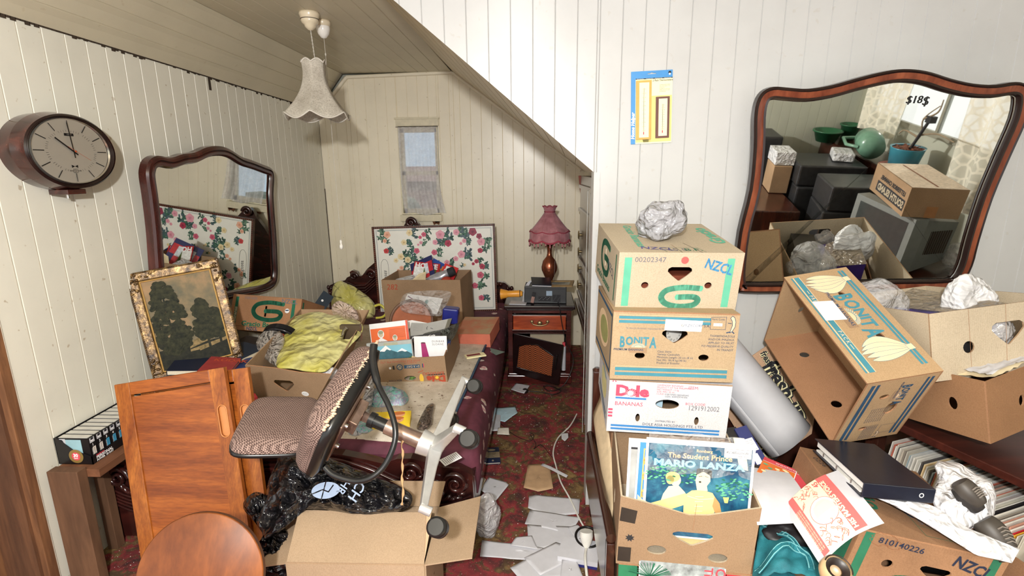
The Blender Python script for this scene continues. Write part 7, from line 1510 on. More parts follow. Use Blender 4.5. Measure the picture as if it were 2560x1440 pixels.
# ---- dark cabinet and glass sheets on the alcove's right side
wc = empty('wall_cabinet', (.39, 3.8, .5), 'tall narrow dark wooden cabinet with round knobs on the right side of the alcove', 'cabinet')
m = MB(M_ns); m.box(.372, .43, 3.10, 4.42, .54, 1.60); m.build('carcass', wc, bevel=.004)
m = MB(M_ns)
for z in (1.52, 1.33, .93, .80, .62): m.box(.355, .374, 3.12, 4.40, z - .02, z + .012)
m.box(.34, .43, 3.08, 4.44, .50, .545); m.build('moulding', wc, bevel=.006)
for z in (1.12, .98, .84, .70):
    m = MB(plain('brass', (150, 132, 96), .35, .8)); m.tube([(.372, 4.30, z), (.358, 4.30, z)], .012, 12); m.tube([(.358, 4.30, z), (.350, 4.30, z)], [.04, .03], 20); m.build('knob', wc)
m = MB(plain('pinkish_red_edge', (180, 84, 76), .5)); m.add([(.36, 4.45, 1.60), (.375, 4.4, 1.60), (.43, 4.4, 1.15), (.418, 4.45, 1.15)], [(0, 1, 2, 3)]); m.build('red_strip', None, 'thin red strip of trim leaning between the alcove wall and the dark cabinet', 'strip', solid=.01)
gm2, n_, o_ = nt('sheet_glass'); prin(n_, o_, (.80, .78, .76), .05, 0, Alpha=.13, Specular_IOR_Level=.9); M_ge = plain('glass_edge', (196, 196, 190), .2)
for i, (xa, ya, xb, y2) in enumerate(((.262, 2.43, .300, 3.05), (.275, 2.43, .325, 3.15), (.290, 2.44, .345, 3.25))):
    q = MB(gm2, M_ge); zt2 = 1.58 - .02 * i; q.add([(xa, ya, 0), (xb, y2, 0), (xb, y2, zt2 - .05), (xa, ya, zt2)], [(0, 1, 2, 3)], 0); q.tube([(xb, y2, 0), (xb, y2, zt2 - .05)], .0025, 5, 1); q.tube([(xa, ya, zt2), (xb, y2, zt2 - .05)], .002, 5, 1)
    q.build('glass_sheet', None, 'tall clear glass sheet standing against the end of the white wall', 'glass sheet', 'glass sheets standing at the end of the white wall')
# ================================================================ FOREGROUND LEFT
M_pine = wood('varnished_pine', (130, 64, 16), (184, 110, 40), 5, 'z', .4, 9, .05, fine=1.8, coat=.12); M_pinex = wood('varnished_pine_panel', (122, 58, 14), (176, 98, 34), 5, 'x', .4, 8, .05, fine=1.8, coat=.12)
def cab_door(M, w, h, label):
    e = empty('cabinet_door', tuple(M @ Vector((0, 0, 0))), label, 'cabinet door'); s, t = .062, .020
    q = MB(M_pinex); q.box(-w / 2 + s - .004, w / 2 - s + .004, .006, .014, s - .004, h - s + .004, 0, M); q.build('panel', e)
    for nm, a in (('stile', (-w / 2, -w / 2 + s, 0, h)), ('rail', (-w / 2 + s, w / 2 - s, h - s * .8, h)), ('rail', (-w / 2 + s, w / 2 - s, 0, s))):
        q = MB(M_pine if nm == 'stile' else M_pinex); q.box(a[0], a[1], 0, t, a[2], a[3], 0, M); q.build(nm, e, bevel=.003)
    q = MB(M_pine, M_gap); hx0 = w / 2 - s * .52; hz = h * .775; rr_ = lambda W, H: [(hx0 + W * c - .0, hz + (H - W) * sg + W * d) for c, d, sg in [(math.cos(k * PI / 8), math.sin(k * PI / 8), 1 if k <= 8 else -1) for k in range(17)][:9] + [(math.cos(k * PI / 8), math.sin(k * PI / 8), -1) for k in range(8, 17)]]
    q.plate([(w / 2 - s, 0), (w / 2, 0), (w / 2, h), (w / 2 - s, h)], [rr_(.0165, .062)], t, 0, M); q.build('stile', e, bevel=.002)
    q = MB(plain('pine_pull', (196, 130, 76), .4, var=.08)); q.plate(rr_(.0163, .0618), (), .004, 0, M @ T(0, .008, 0)); q.tube([M @ Vector((p[0], -.001, p[1])) for p in rr_(.018, .0635)], .0022, 6, closed=True); q.build('finger_pull', e); return e
D1 = RT((-1.300, 1.638, -.02), (-13.3, -8.9, 2.8)); cab_door(D1, .45, .925, 'orange pine cabinet door with a recessed finger pull, front one of the leaning pair')
D2 = D1 @ RT((.052, .035, -.012), (0, 1.4, 0)); e2_ = cab_door(D2, .45, .925, 'orange pine cabinet door leaning behind the front one, its edge showing at the right')
# round stool top
M_stool = wood('stool_wood', (96, 48, 18), (146, 82, 34), 6, 'z', .5, 5, .06)
c_ = at(498, 1446, 'y', 1.24); X = T(*c_) @ RT((0, 0, 0), (68, 0, 6)); m = MB(M_stool, plain('stool_edge', (84, 50, 30), .5, var=.2), plain('wood_plug', (104, 64, 38), .6)); R__ = .182
m.lathe([(.001, 0), (R__ - .003, 0), (R__, .003), (R__, .02), (R__ - .003, .022), (.001, .022)], 64, 0, X @ Matrix.Rotation(PI, 4, 'X')); m.lathe([(R__ + .0005, -.004), (R__ + .0005, -.019)], 64, 1, X)
for a in (-2.2, -1.2, -.4): m.oval(.11 * math.cos(a), .11 * math.sin(a), .008, .008, 2, X @ Matrix.Rotation(-PI / 2, 4, 'X'), .001)
so = m.build('round_wooden_top', None, 'round varnished wooden stool top leaning against the front cabinet door', 'stool top')
m = MB(M_stool); m.box(-.02, .02, -.02, .02, 0, .36, None, T(c_.x, c_.y + .03, .0)); m.build('leg', so)
# timber frame
M_tim = wood('rough_timber', (84, 58, 40), (126, 90, 64), 4, 'z', .75, 6, .15); M_timy = wood('rough_timber_rail', (98, 60, 38), (142, 94, 62), 4, 'y', .75, 6, .15)
tf = empty('timber_frame', (-1.85, 1.8, 0), 'rough brown timber frame standing against the left wall beside the cabinet doors', 'timber frame')
m = MB(M_tim); m.box(-1.915, -1.79, 1.722, 1.764, 0, .515); m.build('post', tf, bevel=.002)
m = MB(M_timy); m.box(-1.925, -1.74, 1.765, 2.30, .468, .502); m.build('rail', tf, bevel=.002)
m = MB(M_tim); m.box(-1.925, -1.88, 1.92, 1.962, 0, .468); m.build('post', tf, bevel=.002)
# cassette set
KX = T(-1.865, 1.80, .502) @ RT((0, 0, 0), (0, 0, 0)); kw, kd, kh = .145, .42, .115
ke = empty('cassette_box_set', (-1.86, 1.9, .502), 'black boxed set of numbered cassettes on the timber rail by the left wall', 'cassette set')
M_bc = plain('glossy_black_card', (22, 20, 22), .35); I_gold = plain('gold_seal', (136, 110, 58), .5)
m = MB(M_bc, I_gold, I_red, I_white, I_cream)
m.plate([(-kw / 2, 0), (kw / 2, 0), (kw / 2, .035), (.0, .062), (-kw / 2 + .012, kh), (-kw / 2, kh)], (), .003, 0, KX)
m.box(-kw / 2, -kw / 2 + .003, 0, kd, 0, kh, 0, KX); m.box(kw / 2 - .003, kw / 2, 0, kd, 0, .036, 0, KX); m.box(-kw / 2, kw / 2, 0, kd, 0, .002, 0, KX); m.box(-kw / 2, kw / 2, kd - .003, kd, 0, kh, 0, KX)
m.oval(.008, .036, .03, .030, 1, KX, .001, 28); m.oval(.008, .036, .018, .018, 2, KX, .0014); m.text('30', .008, .034, .014, 3, KX, al='c', bold=.04, d=.002); m.text('DAY', .008, .025, .006, 3, KX, al='c', bold=.03, d=.002)
XR = KX @ T(kw / 2, 0, 0) @ Matrix.Rotation(PI / 2, 4, 'Z'); m.text('Anthony', .02, .026, .008, 2, XR, bold=.03, d=.001); m.text('PERSONAL', .02, .014, .012, 3, XR, bold=.04, d=.001); m.text('POWER  30 DAY', .02, .003, .008, 3, XR, bold=.04, d=.001); m.build('slipcase', ke)
I_dec = plain('portrait_grey', (196, 196, 200), .5); I_hd = plain('portrait_dark', (40, 40, 48), .5)
for i in range(12):
    y = .006 + .034 * i; q = MB(M_bc, plain('cassette_pages', (206, 204, 196), .7, var=.1), I_white, plain('spine_cream', (222, 214, 204), .5) if i < 2 else plain('spine_blue', (70, 160, 200), .5), I_dec, I_hd, I_blk)
    q.box(-kw / 2 + .006, kw / 2 - .006, y, y + .031, .003, .112, 0, KX); q.box(-kw / 2 + .012, kw / 2 - .012, y + .003, y + .028, .110, .1135, 1, KX)
    Y = KX @ T(kw / 2 - .006, y, 0) @ Matrix.Rotation(PI / 2, 4, 'Z'); q.rect(.004, .088, .027, .109, 4, Y, .0006); q.oval(.0155, .100, .006, .007, 3 if i > 90 else 2, Y, .001); q.oval(.0155, .104, .007, .005, 5, Y, .0012); q.text(str(i + 1), .0155, .073, .010, 2, Y, al='c', bold=.03, d=.001)
    q.rect(.012, .036, .027, .068, 3, Y, .0008); q.text('Unleash Your Power', .017, .064, .0045, 6, Y, rot=-PI / 2, d=.0014); q.text('UNLIMITED', .008, .064, .004, 2, Y, rot=-PI / 2, d=.001)
    if i == 0: q.rect(-.056, .05, -.03, .109, 4, KX @ T(0, y, 0), .001); q.oval(-.048, .092, .010, .014, 5, KX @ T(0, y, 0), .0014); q.oval(-.046, .089, .007, .010, plain('portrait_skin', (176, 120, 90), .5), KX @ T(0, y, 0), .0018); q.rect(-.03, .04, .035, .106, plain('pale_blue_sheet', (150, 190, 200), .5, var=.1), KX @ T(0, y, 0), .001)
    q.build('cassette', ke)
# ---- flapped carton
FZ = .38; FA, FB, FC = at(717, 1407, 'z', FZ), at(1061, 1412, 'z', FZ), at(1098, 1268, 'z', FZ); FD = FA + (FC - FB)
M_fc = cardboard('flap_cardboard', (182, 156, 128), .12); fe = empty('flapped_carton', tuple((FA + FC) / 2 - Vector((0, 0, FZ))), 'plain open carton with spread flaps at the bottom centre of the floor', 'cardboard box')
def panel(mb, a, b, c, d, t=.005, mm=0): n_ = (b - a).cross(d - a).normalized() * t; mb.hexa([a, b, a + n_, b + n_, d, c, d + n_, c + n_], mm)
dn_ = Vector((0, 0, -FZ)); m = MB(M_fc, M_cbd, plain('tape_pale', (216, 180, 146), .4), I_rust)
for a, b in ((FA, FB), (FB, FC), (FC, FD), (FD, FA)): panel(m, a + dn_, b + dn_, b, a)
panel(m, FA + dn_, FB + dn_, FC + dn_, FD + dn_); XB2 = F3(FB + dn_, FC + dn_, FB)
for k in range(3): m.line([(.03 + .018 * k + .006 * math.sin(j * 1.3), .10 + .012 * j) for j in range(16)], .003, 3, XB2 @ T(0, -.006, 0))
m.build('carton_body', fe)
g1, g2 = at(748, 1277, 'z', FZ + .055), at(1066, 1284, 'z', FZ + .055); m = MB(M_fc, MATS['tape_pale'], I_brown); panel(m, FA, FB, g2, g1); XN = F3(FA, FB, g1) @ T(0, -.0005, 0); L1, L2 = (FB - FA).length, ((g1 - FA).length)
Ht = (XN.inverted() @ g1).z; m.line([(.02, 0), (.04, Ht - .01), (L1 * .97, Ht - .03)], .002, 1, XN); m.rect(L1 * .93, 0, L1 * .995, Ht - .03, 1, XN); m.rect(.05, Ht - .035, L1 * .98, Ht - .002, 1, XN, .0007); stain(m, XN, .075, Ht * .62, .026, 5); m.text('x', L1 * .85, Ht * .3, .02, I_rust, XN); m.build('flap', fe, label='front flap folded over the carton top')
m = MB(M_fc); panel(m, FB, FC, at(1202, 1240, 'z', FZ + .01), at(1180, 1394, 'z', FZ + .02)); m.build('flap', fe, label='right flap spread outward')
m = MB(M_fc); panel(m, FA, at(615, 1421, 'z', FZ - .06), at(673, 1330, 'z', FZ - .06), FD); m.build('flap', fe, label='left flap spread outward')
m = MB(M_fc); panel(m, FD, FC, FC + Vector((.005, .12, .03)), FD + Vector((0, .12, .03))); m.build('flap', fe, label='rear flap spread outward')
blob_bag('black_bag_of_rubbish', None, (.20, .12, .10), plain('black_film', (30, 30, 34), .12, var=.3, sc_=30, bump=.5), 'black plastic rubbish filling the flapped carton', 31, .3, 60, 40, 0, M=T(*((FA + FC) / 2 - Vector((-.03, 0, .16)))))
# ---- office chair
oe = empty('office_chair', tuple(ad(1075, 1105, 1.8)), 'broken brown office chair tipped over in front of the bed, base in the air', 'office chair')
def weave():
    m, n, o = nt('brown_weave'); v = coords(n, (1, 1, 1)); c = n.nodes.new('ShaderNodeTexChecker'); c.inputs['Scale'].default_value = 210; c.inputs[1].default_value = (*s2l((152, 128, 118)), 1); c.inputs[2].default_value = (*s2l((66, 46, 40)), 1); link(n, v, c.inputs[0])
    f = noi(n, v, 9, 4, .6); prin(n, o, mixc(n, .5, c.outputs[0], ramp(n, [(.3, (.55, .5, .48)), (.65, (1, 1, 1))], f), 'MULTIPLY'), .85, 0, c.outputs['Fac'], .3, .001); return m
M_wv = weave(); M_bpl = plain('black_plastic', (28, 28, 28), .3, var=.2); M_alu = plain('cast_aluminium', (196, 196, 194), .32, .55, var=.08, sc_=30); M_rust = plain('rusty_chrome', (156, 132, 118), .3, .7, var=.35, sc_=18)
def cushion(mb, O, A, B, Nn, th, mt_, r=.16, puff=.5, K=72, back=None):
    """rounded rectangle cushion: O centre, A,B half axes, Nn unit normal; puffed toward +Nn"""
    def out(k, s):
        a = 2 * PI * k / K; c, q = math.cos(a), math.sin(a); p = 5.0; d = (abs(c) ** p + abs(q) ** p) ** (-1 / p); return A * (c * d * s) + B * (q * d * s)
    prof = [(.0, 1.0), (.35, .98), (.6, .92), (.8, .80), (.92, .58), (.98, .3), (1.0, .05), (.99, -.1)]
    vs = [tuple(O + out(k, s) + Nn * (th * h)) for s, h in prof for k in range(K)]; mb.smooth = True
    mb.add(vs, [(i * K + k, (i + 1) * K + k, (i + 1) * K + (k + 1) % K, i * K + (k + 1) % K) for i in range(len(prof) - 1) for k in range(K)], mt_)
    pr2 = [(.99, -.1), (1.012, -.12), (1.01, -.45), (.9, -.6), (0, -.62)]
    vs = [tuple(O + out(k, s) + Nn * (th * h)) for s, h in pr2 for k in range(K)]
    mb.add(vs, [(i * K + k, (i + 1) * K + k, (i + 1) * K + (k + 1) % K, i * K + (k + 1) % K) for i in range(len(pr2) - 1) for k in range(K)], back if back is not None else mt_); mb.smooth = False
# backrest lying flat at the left
q00, q10, q11, q01 = ad(545, 1134, 1.88), ad(790, 1134, 1.86), ad(800, 998, 2.16), ad(640, 1000, 2.16); O_ = (q00 + q10 + q11 + q01) / 4; A_ = ((q10 - q00) + (q11 - q01)) / 4; B_ = ((q01 - q00) + (q11 - q10)) / 4; N_v = A_.cross(B_).normalized()
m = MB(M_wv, M_bpl); cushion(m, O_, A_, B_, N_v, .035, 0, back=1); m.build('backrest', oe)
# seat seen edge-on
hub = ad(1072, 1112, 1.80); mech = ad(862, 1020, 1.86); axd = (mech - hub).normalized()
sa, sb_ = ad(910, 918, 1.96), ad(776, 1139, 1.74); Lax = (sa - sb_) / 2; Oc = (sa + sb_) / 2; nn = (axd - axd.dot(Lax.normalized()) * Lax.normalized()).normalized()
nn = Lax.cross(ray(860, 1020)).normalized(); nn = nn if nn.x < 0 else -nn; nn = (nn + ray(860, 1020) * .10).normalized(); Bx = Lax.normalized().cross(nn) * .155
m = MB(M_wv, M_bpl); cushion(m, Oc, Lax * 1.03, Bx, nn, .066, 0, back=1); m.build('seat', oe)
random.seed(4); m = MB(plain('torn_foam', (196, 168, 142), .9, var=.25, sc_=80))
for k in range(46):
    t = k / 45 * 2 - 1; p = Oc + Lax * t * 1.0 - Bx * (1.0 if Bx.dot(ray(860, 1020)) > 0 else -1.0) * .985 + nn * (-.006 + random.uniform(-.005, .004)); m.ell(tuple(p), (.006 + .004 * random.random(), .004, .005), n=6, k=4)
m.build('torn_edge', oe, label='frayed torn foam edge of the seat', kind='stuff')
m = MB(M_rust, M_gap); Pm = Oc - nn * .040; u1 = Lax.normalized(); u2 = Bx.normalized()
m.hexa([Pm + u1 * a + u2 * b - nn * c for c in (0, .008) for b in (-.10, .10) for a in (-.13, .12)]); m.hexa([Pm + u1 * a + u2 * b - nn * c for c in (.008, .04) for b in (-.03, .03) for a in (-.05, .05)]); m.build('seat_plate', oe, bevel=.003)
m = MB(MATS['chrome'])
for a, b in ((-.09, -.06), (.08, .06), (-.09, .06), (.08, -.06)): c0 = Pm + u1 * a + u2 * b - nn * .008; m.tube([c0, c0 - nn * .010], .009, 6)
m.build('bolts', oe)
m = MB(M_rust); m.tube([Pm - nn * .03, mech, mech + (hub - mech) * .38], .017, 20); m.tube([mech + (hub - mech) * .30, mech + (hub - mech) * .36], .026, 20, M_bpl); m.tube([mech + (hub - mech) * .36, mech + (hub - mech) * .52], .021, 20, M_bpl); m.tube([mech + (hub - mech) * .50, hub], .026, 24); m.build('gas_column', oe)
tips = [(1152, 948, 1.98, 1168, 958), (1050, 1268, 1.62, 1070, 1308), (1135, 1068, 1.60, 1150, 1088), (1118, 1030, 2.02, 1108, 1040), (1010, 1190, 1.98, 1000, 1200)]
m = MB(M_alu); m.tube([hub - axd * -.03, hub - axd * .02], [.042, .036], 24); m.build('base_hub', oe, bevel=.003)
for x, y, d, wx, wy in tips[:4]:
    tip = ad(x, y, d); dr_ = tip - hub; Ld = dr_.length; dr_.normalize(); sd = dr_.cross(axd).normalized(); q = MB(M_alu)
    vs = [];
    for t, w_, h_ in ((0, .030, .05), (.35, .024, .036), (.8, .018, .026), (1.0, .016, .022)):
        c0 = hub + dr_ * Ld * t; vs += [c0 + sd * w_ + axd * 0, c0 - sd * w_, c0 - sd * w_ * .7 - axd * h_, c0 + sd * w_ * .7 - axd * h_]
    q.add([tuple(v) for v in vs], [(i * 4 + k, i * 4 + (k + 1) % 4, i * 4 + 4 + (k + 1) % 4, i * 4 + 4 + k) for i in range(3) for k in range(4)] + [(3, 2, 1, 0), (12, 13, 14, 15)]); q.tube([tip - axd * .0, tip - axd * .035], .014, 12); q.build('base_arm', oe, bevel=.004)
    q = MB(M_bpl, MATS['chrome']); wc_ = ad(wx, wy, d) - axd * .03; ax2 = (CAM - wc_).normalized() + Vector((-.25, 0, .1)); ax2.normalize()
    q.tube([wc_ - ax2 * .024, wc_ - ax2 * .006], .028, 24, 0); q.tube([wc_ + ax2 * .002, wc_ + ax2 * .020, wc_ + ax2 * .024], [.028, .028, .022], 24, 0); q.tube([wc_ - ax2 * .006, wc_ + ax2 * .002], .012, 10, 1); q.build('castor', oe)
m = MB(M_bpl); hp_ = [(935, 862, 1.80), (932, 900, 1.78), (945, 960, 1.74), (972, 1015, 1.70), (988, 1070, 1.68), (984, 1115, 1.68), (960, 1165, 1.69), (925, 1195, 1.70), (885, 1202, 1.72), (835, 1188, 1.74), (812, 1168, 1.75)]
m.tube(bez([ad(*p) for p in hp_], 6), [.013] * 12 + [.009] * 49, 12); m.build('arm_loop', oe, label='curved black bar looping down from the seat')
m = MB(plain('frayed_string', (176, 140, 100), .9)); random.seed(2); pp_ = [ad(1006, 1092 + 9 * i, 1.80) + Vector((random.uniform(-.003, .003), 0, 0)) for i in range(20)]; m.tube(pp_, [.0035 * (1 + .6 * math.sin(i * 1.7)) for i in range(20)], 5); m.build('hanging_string', oe)
# ---- black rubbish bags
M_bb = MATS['black_film']
def bfilm():
    m, n, o = nt('black_bag_film'); v = coords(n); f = noi(n, v, 14, 5, .65, 1.4); g = noi(n, v, 8, 4, .6)
    prin(n, o, ramp(n, [(.45, s2l((18, 18, 22))), (.75, s2l((44, 40, 40)))], g), .14, 0, creases(n, v, 9), 1.0, .05, Specular_IOR_Level=.8); return m
M_bb = bfilm()
drape('black_rubbish_bag', [(700, 1130), (760, 1150), (800, 1140), (850, 1155), (900, 1175), (960, 1195), (1022, 1230), (1030, 1255), (1010, 1275), (950, 1285), (880, 1285), (800, 1275), (745, 1280), (700, 1330), (660, 1350), (655, 1330), (640, 1300), (660, 1260), (672, 1200), (690, 1160)], lambda x, y: 1.82 - (y - 1130) * .0012, M_bb, 'large crumpled black rubbish bag with white print between the bed and the carton', .085, .07, 33, fq=.026, cat='rubbish bag')
drape('black_rubbish_bag', [(612, 1250), (640, 1230), (670, 1245), (690, 1290), (720, 1330), (735, 1380), (725, 1445), (640, 1445), (600, 1430), (660, 1360), (640, 1310), (610, 1275)], lambda x, y: 1.72 - (y - 1230) * .0010, M_bb, 'small black rubbish bag squeezed left of the flapped carton', .07, .05, 35, fq=.028, cat='rubbish bag')
P_ = at(850, 1232, 'y', 1.575); XBb = F3(at(798, 1232, 'y', 1.60), at(870, 1222, 'y', 1.60), at(795, 1210, 'y', 1.61)); m = MB(plain('blue_grey_print', (150, 166, 190), .35), M_bb, I_white); m.pp([(.0 + .05 + .052 * math.cos(a / 12 * PI), .016 + .028 * math.sin(a / 12 * PI)) for a in range(24)], 0, XBb, .05); m.line([(.03, -.015), (.055, .045)], .004, 1, XBb, .051); m.line([(.0, .01), (.04, .02), (.06, .01), (.08, .03)], .004, 1, XBb, .0512)
m.text('CH', .17, .035, .035, 0, XBb, rot=-PI / 2 - .7, bold=.01, d=.05); m.text('HR', .12, .045, .028, 0, XBb, rot=-PI / 2 - .7, bold=.01, d=.05); m.build('bag_print', bpy.data.objects['black_rubbish_bag'])
blob_bag('plastic_bag', None, (.07, .06, .11), M_clear2, 'clear crumpled plastic bag on the carpet beside the carton right flap', 37, .3, 50, 36, .1, M=T(*at(1212, 1290, 'z', .10)))
# ================================================================ PAPERS AND CABLES ON THE CARPET
_z = [.003]
def sheet(pts, label, name='paper_sheet', mat=None, prints=None, cat='paper', group=None, wav=.006):
    _z[0] += .0022; z = _z[0]; P = [at(x, y, 'z', z) for x, y in pts]; c = sum(P, Vector()) / len(P); mb = MB(mat or M_paper, I_grey, I_dblue, I_white)
    n = len(P); R_ = 5; K = n * 5; O2 = [P[int(k / 5)].lerp(P[(int(k / 5) + 1) % n], (k % 5) / 5) for k in range(K)]
    def w_(q): return Vector((q.x, q.y, z + wav * max(0, noise.noise(Vector((q.x * 9, q.y * 9, z * 900))) + .25)))
    vs = [tuple(w_(c.lerp(O2[k], i / R_))) for i in range(R_ + 1) for k in range(K)]; fs = [(i * K + k, (i + 1) * K + k, (i + 1) * K + (k + 1) % K, i * K + (k + 1) % K) for i in range(R_) for k in range(K)]
    mb.smooth = True; mb.add(vs, fs, 0); mb.smooth = False
    if prints: prints(mb, F3(P[0], P[1], P[-1]))
    return mb.build(name, None, label, cat, group, solid=.0006)
G_ = 'loose white sheets heaped on the carpet'
LB = 'crumpled plain white sheet in the loose heap on the red carpet'
for pts in ([(1323, 1242), (1340, 1237), (1450, 1247), (1447, 1285), (1380, 1290), (1320, 1272)], [(1325, 1275), (1452, 1294), (1440, 1312), (1400, 1330), (1312, 1310)], [(1318, 1312), (1440, 1318), (1452, 1345), (1330, 1378), (1320, 1350)], [(1205, 1352), (1300, 1360), (1400, 1378), (1415, 1392), (1330, 1402), (1200, 1392)], [(1275, 1420), (1330, 1390), (1420, 1388), (1455, 1440), (1300, 1450)], [(1390, 1355), (1420, 1365), (1420, 1402), (1350, 1440), (1310, 1395)], [(1290, 1345), (1330, 1340), (1345, 1375), (1275, 1365)], [(1420, 1320), (1445, 1312), (1470, 1340), (1440, 1350)], [(1405, 1400), (1440, 1400), (1460, 1450), (1400, 1450)]): sheet(pts, LB, group=G_)
sheet([(1222, 1193), (1265, 1205), (1272, 1212), (1240, 1252), (1200, 1225)], 'two folded white sheets on the carpet beside the bed foot')
sheet([(1190, 1190), (1205, 1190), (1215, 1200), (1205, 1222), (1185, 1220)], 'small torn beige cardboard scrap on the carpet at the bed foot', 'cardboard_scrap', M_cbl, cat='cardboard scrap')
sheet([(1320, 1163), (1352, 1160), (1374, 1164), (1383, 1222), (1345, 1230), (1309, 1220)], 'brown paper bag lying flat on the carpet', 'paper_bag', plain('kraft_paper', (178, 146, 112), .8, var=.1), lambda mb, X: mb.line([(.01, -.05), (.10, -.05)], .001, M_cbd, X @ FLAT, .003), 'paper bag')
sheet([(1290, 958), (1325, 964), (1310, 984), (1277, 975)], 'printed white slip on the carpet before the nightstand', 'paper_slip', cat='paper')
sheet([(1238, 1020), (1288, 1017), (1294, 1032), (1262, 1055), (1240, 1050)], 'pale blue printed form on the carpet beside the bed', 'paper_form', plain('pale_blue_paper', (178, 206, 218), .6))
sheet([(1228, 1035), (1252, 1030), (1250, 1078), (1222, 1080)], 'white receipt lying over the pale blue form', 'receipt', cat='receipt')
sheet([(1245, 1070), (1272, 1070), (1273, 1087), (1243, 1087)], 'small blank card on the carpet below the receipt', 'paper_card', plain('cream_card', (226, 220, 208), .7), cat='card')
def bk(mb, X):
    pass
bo = book(T(*at(1226, 1142, 'z', .004)) @ RT((0, 0, 0), (0, 0, 8)), .11, .165, .012, plain('penguin_navy', (30, 44, 80), .5), 'small navy and cream paperback lying on the carpet beside the bed', fn=lambda mb, X, w, h: (mb.rect(0, h * .3, w, h * .68, M_cbl, X, .0008), mb.oval(w * .5, h * .82, w * .3, h * .08, M_cbl, X, .001), mb.text('PARAGONE', w * .5, h * .56, .009, I_blk, X, al='c', d=.002), mb.text('DE EXTRA', w * .5, h * .48, .009, I_blk, X, al='c', d=.002), mb.text('LEWIS', w * .5, h * .40, .007, I_blk, X, al='c', d=.002), mb.text('HASTINGS', w * .5, h * .33, .007, I_blk, X, al='c', d=.002), mb.oval(w * .6, h * .12, .006, .009, M_cbl, X, .001)))
sheet([(1403, 1084), (1420, 1083), (1421, 1095), (1412, 1104), (1404, 1098)], 'tiny barcode tag on the carpet by the glass sheets', 'price_tag', None, lambda mb, X: [mb.line([(.004 + .006 * k, -.02), (.004 + .006 * k, -.004)], .002, I_blk, X @ FLAT, .004) for k in range(5)], 'tag')
sheet([(1357, 1158), (1420, 1188), (1416, 1194), (1375, 1175), (1352, 1164)], 'narrow white paper strip on the carpet beside the brown paper bag', 'paper_strip')
m = MB(plain('white_cable_pvc', (220, 218, 210), .4)); wp = [(1442, 1035), (1425, 1065), (1395, 1095), (1383, 1130), (1390, 1165), (1402, 1205), (1424, 1245), (1450, 1300), (1465, 1325)]; m.tube(bez([at(x, y, 'z', .012) for x, y in wp], 8), .0045, 8); m.build('white_cable', None, 'white electric cable snaking along the carpet toward the glass sheets', 'cable')
m = MB(MATS['white_cable_pvc']); pc = at(1466, 1345, 'z', .075); dpl = Vector((.0, -.3, -1)).normalized(); m.tube([pc - dpl * .03, pc - dpl * .01, pc + dpl * .02, pc + dpl * .045], [.028, .030, .022, .008], 18); m.tube(bez([pc + dpl * .04, at(1463, 1395, 'z', .05), at(1468, 1445, 'z', .03)], 6), .006, 8); m.build('white_plug', None, 'white extension socket beside the rail end of the right-hand pile', 'plug')
m = MB(plain('black_cable', (24, 22, 22), .4)); kc = at(1470, 1345, 'z', .03); m.tube([kc + Vector((.055 * math.cos(a / 10), .07 * math.sin(a / 10), .004 * a / 20)) for a in range(8, 62)], .0055, 8); m.build('black_cable', None, 'loop of thick black cable around the white extension socket', 'cable')
m = MB(MATS['black_cable']); m.tube(bez([at(x, y, 'z', .006) for x, y in ((1232, 1035), (1258, 1065), (1290, 1090), (1325, 1102), (1335, 1088), (1325, 1085), (1340, 1110), (1335, 1122), (1352, 1112), (1370, 1130), (1383, 1145))], 7), .0018, 6); m.build('black_cable', None, 'thin black wire curling across the carpet from under the bed', 'cable')
m = MB(MATS['black_cable']); P0_ = Vector((.185, 3.80, .64)); m.tube(bez([(.17, 3.84, .66), (.18, 3.79, .63), (.20, 3.80, .50), (.235, 3.79, .35), (.29, 3.78, .22), (.25, 3.74, .08), (.18, 3.70, .01), (.10, 3.66, .01), (.06, 3.72, .02), (.12, 3.74, .012), (.19, 3.66, .01), (.13, 3.60, .01), (.02, 3.63, .015), (-.07, 3.63, .02)], 7), .0035, 6); m.ell((-.08, 3.63, .022), (.025, .02, .02)); m.build('black_cable', None, 'black mains lead dropping from the radio down to its plug on the carpet', 'cable')
m = MB(plain('navy_book_edge', (40, 44, 110), .5), M_paper); m.box(-.09, .08, -.07, .06, 0, .012, 0, T(*at(1450, 1388, 'z', .004)) @ RT((0, 0, 0), (0, 0, -12))); m.box(-.088, .082, -.068, .062, .012, .034, 1, T(*at(1450, 1388, 'z', .004)) @ RT((0, 0, 0), (0, 0, -12))); m.build('exercise_book', None, 'battered white pad with navy cover edge under the white socket', 'book')
# litter specks
m = MB(plain('litter', (214, 204, 196), .8)); random.seed(77)
for k in range(420):
    x, y = random.uniform(-.25, .24), random.uniform(1.2, 3.7)
    if k % 4 == 0: x, y = random.uniform(-1.9, -1.5), random.uniform(1.2, 2.0)
    s = random.uniform(.0012, .0035); m.ell((x, y, .003), (s, s * random.uniform(.5, 1), .002), n=5, k=3)
m.build('litter', None, 'tiny pale crumbs and paper flecks scattered over the red carpet', 'litter', kind='stuff')
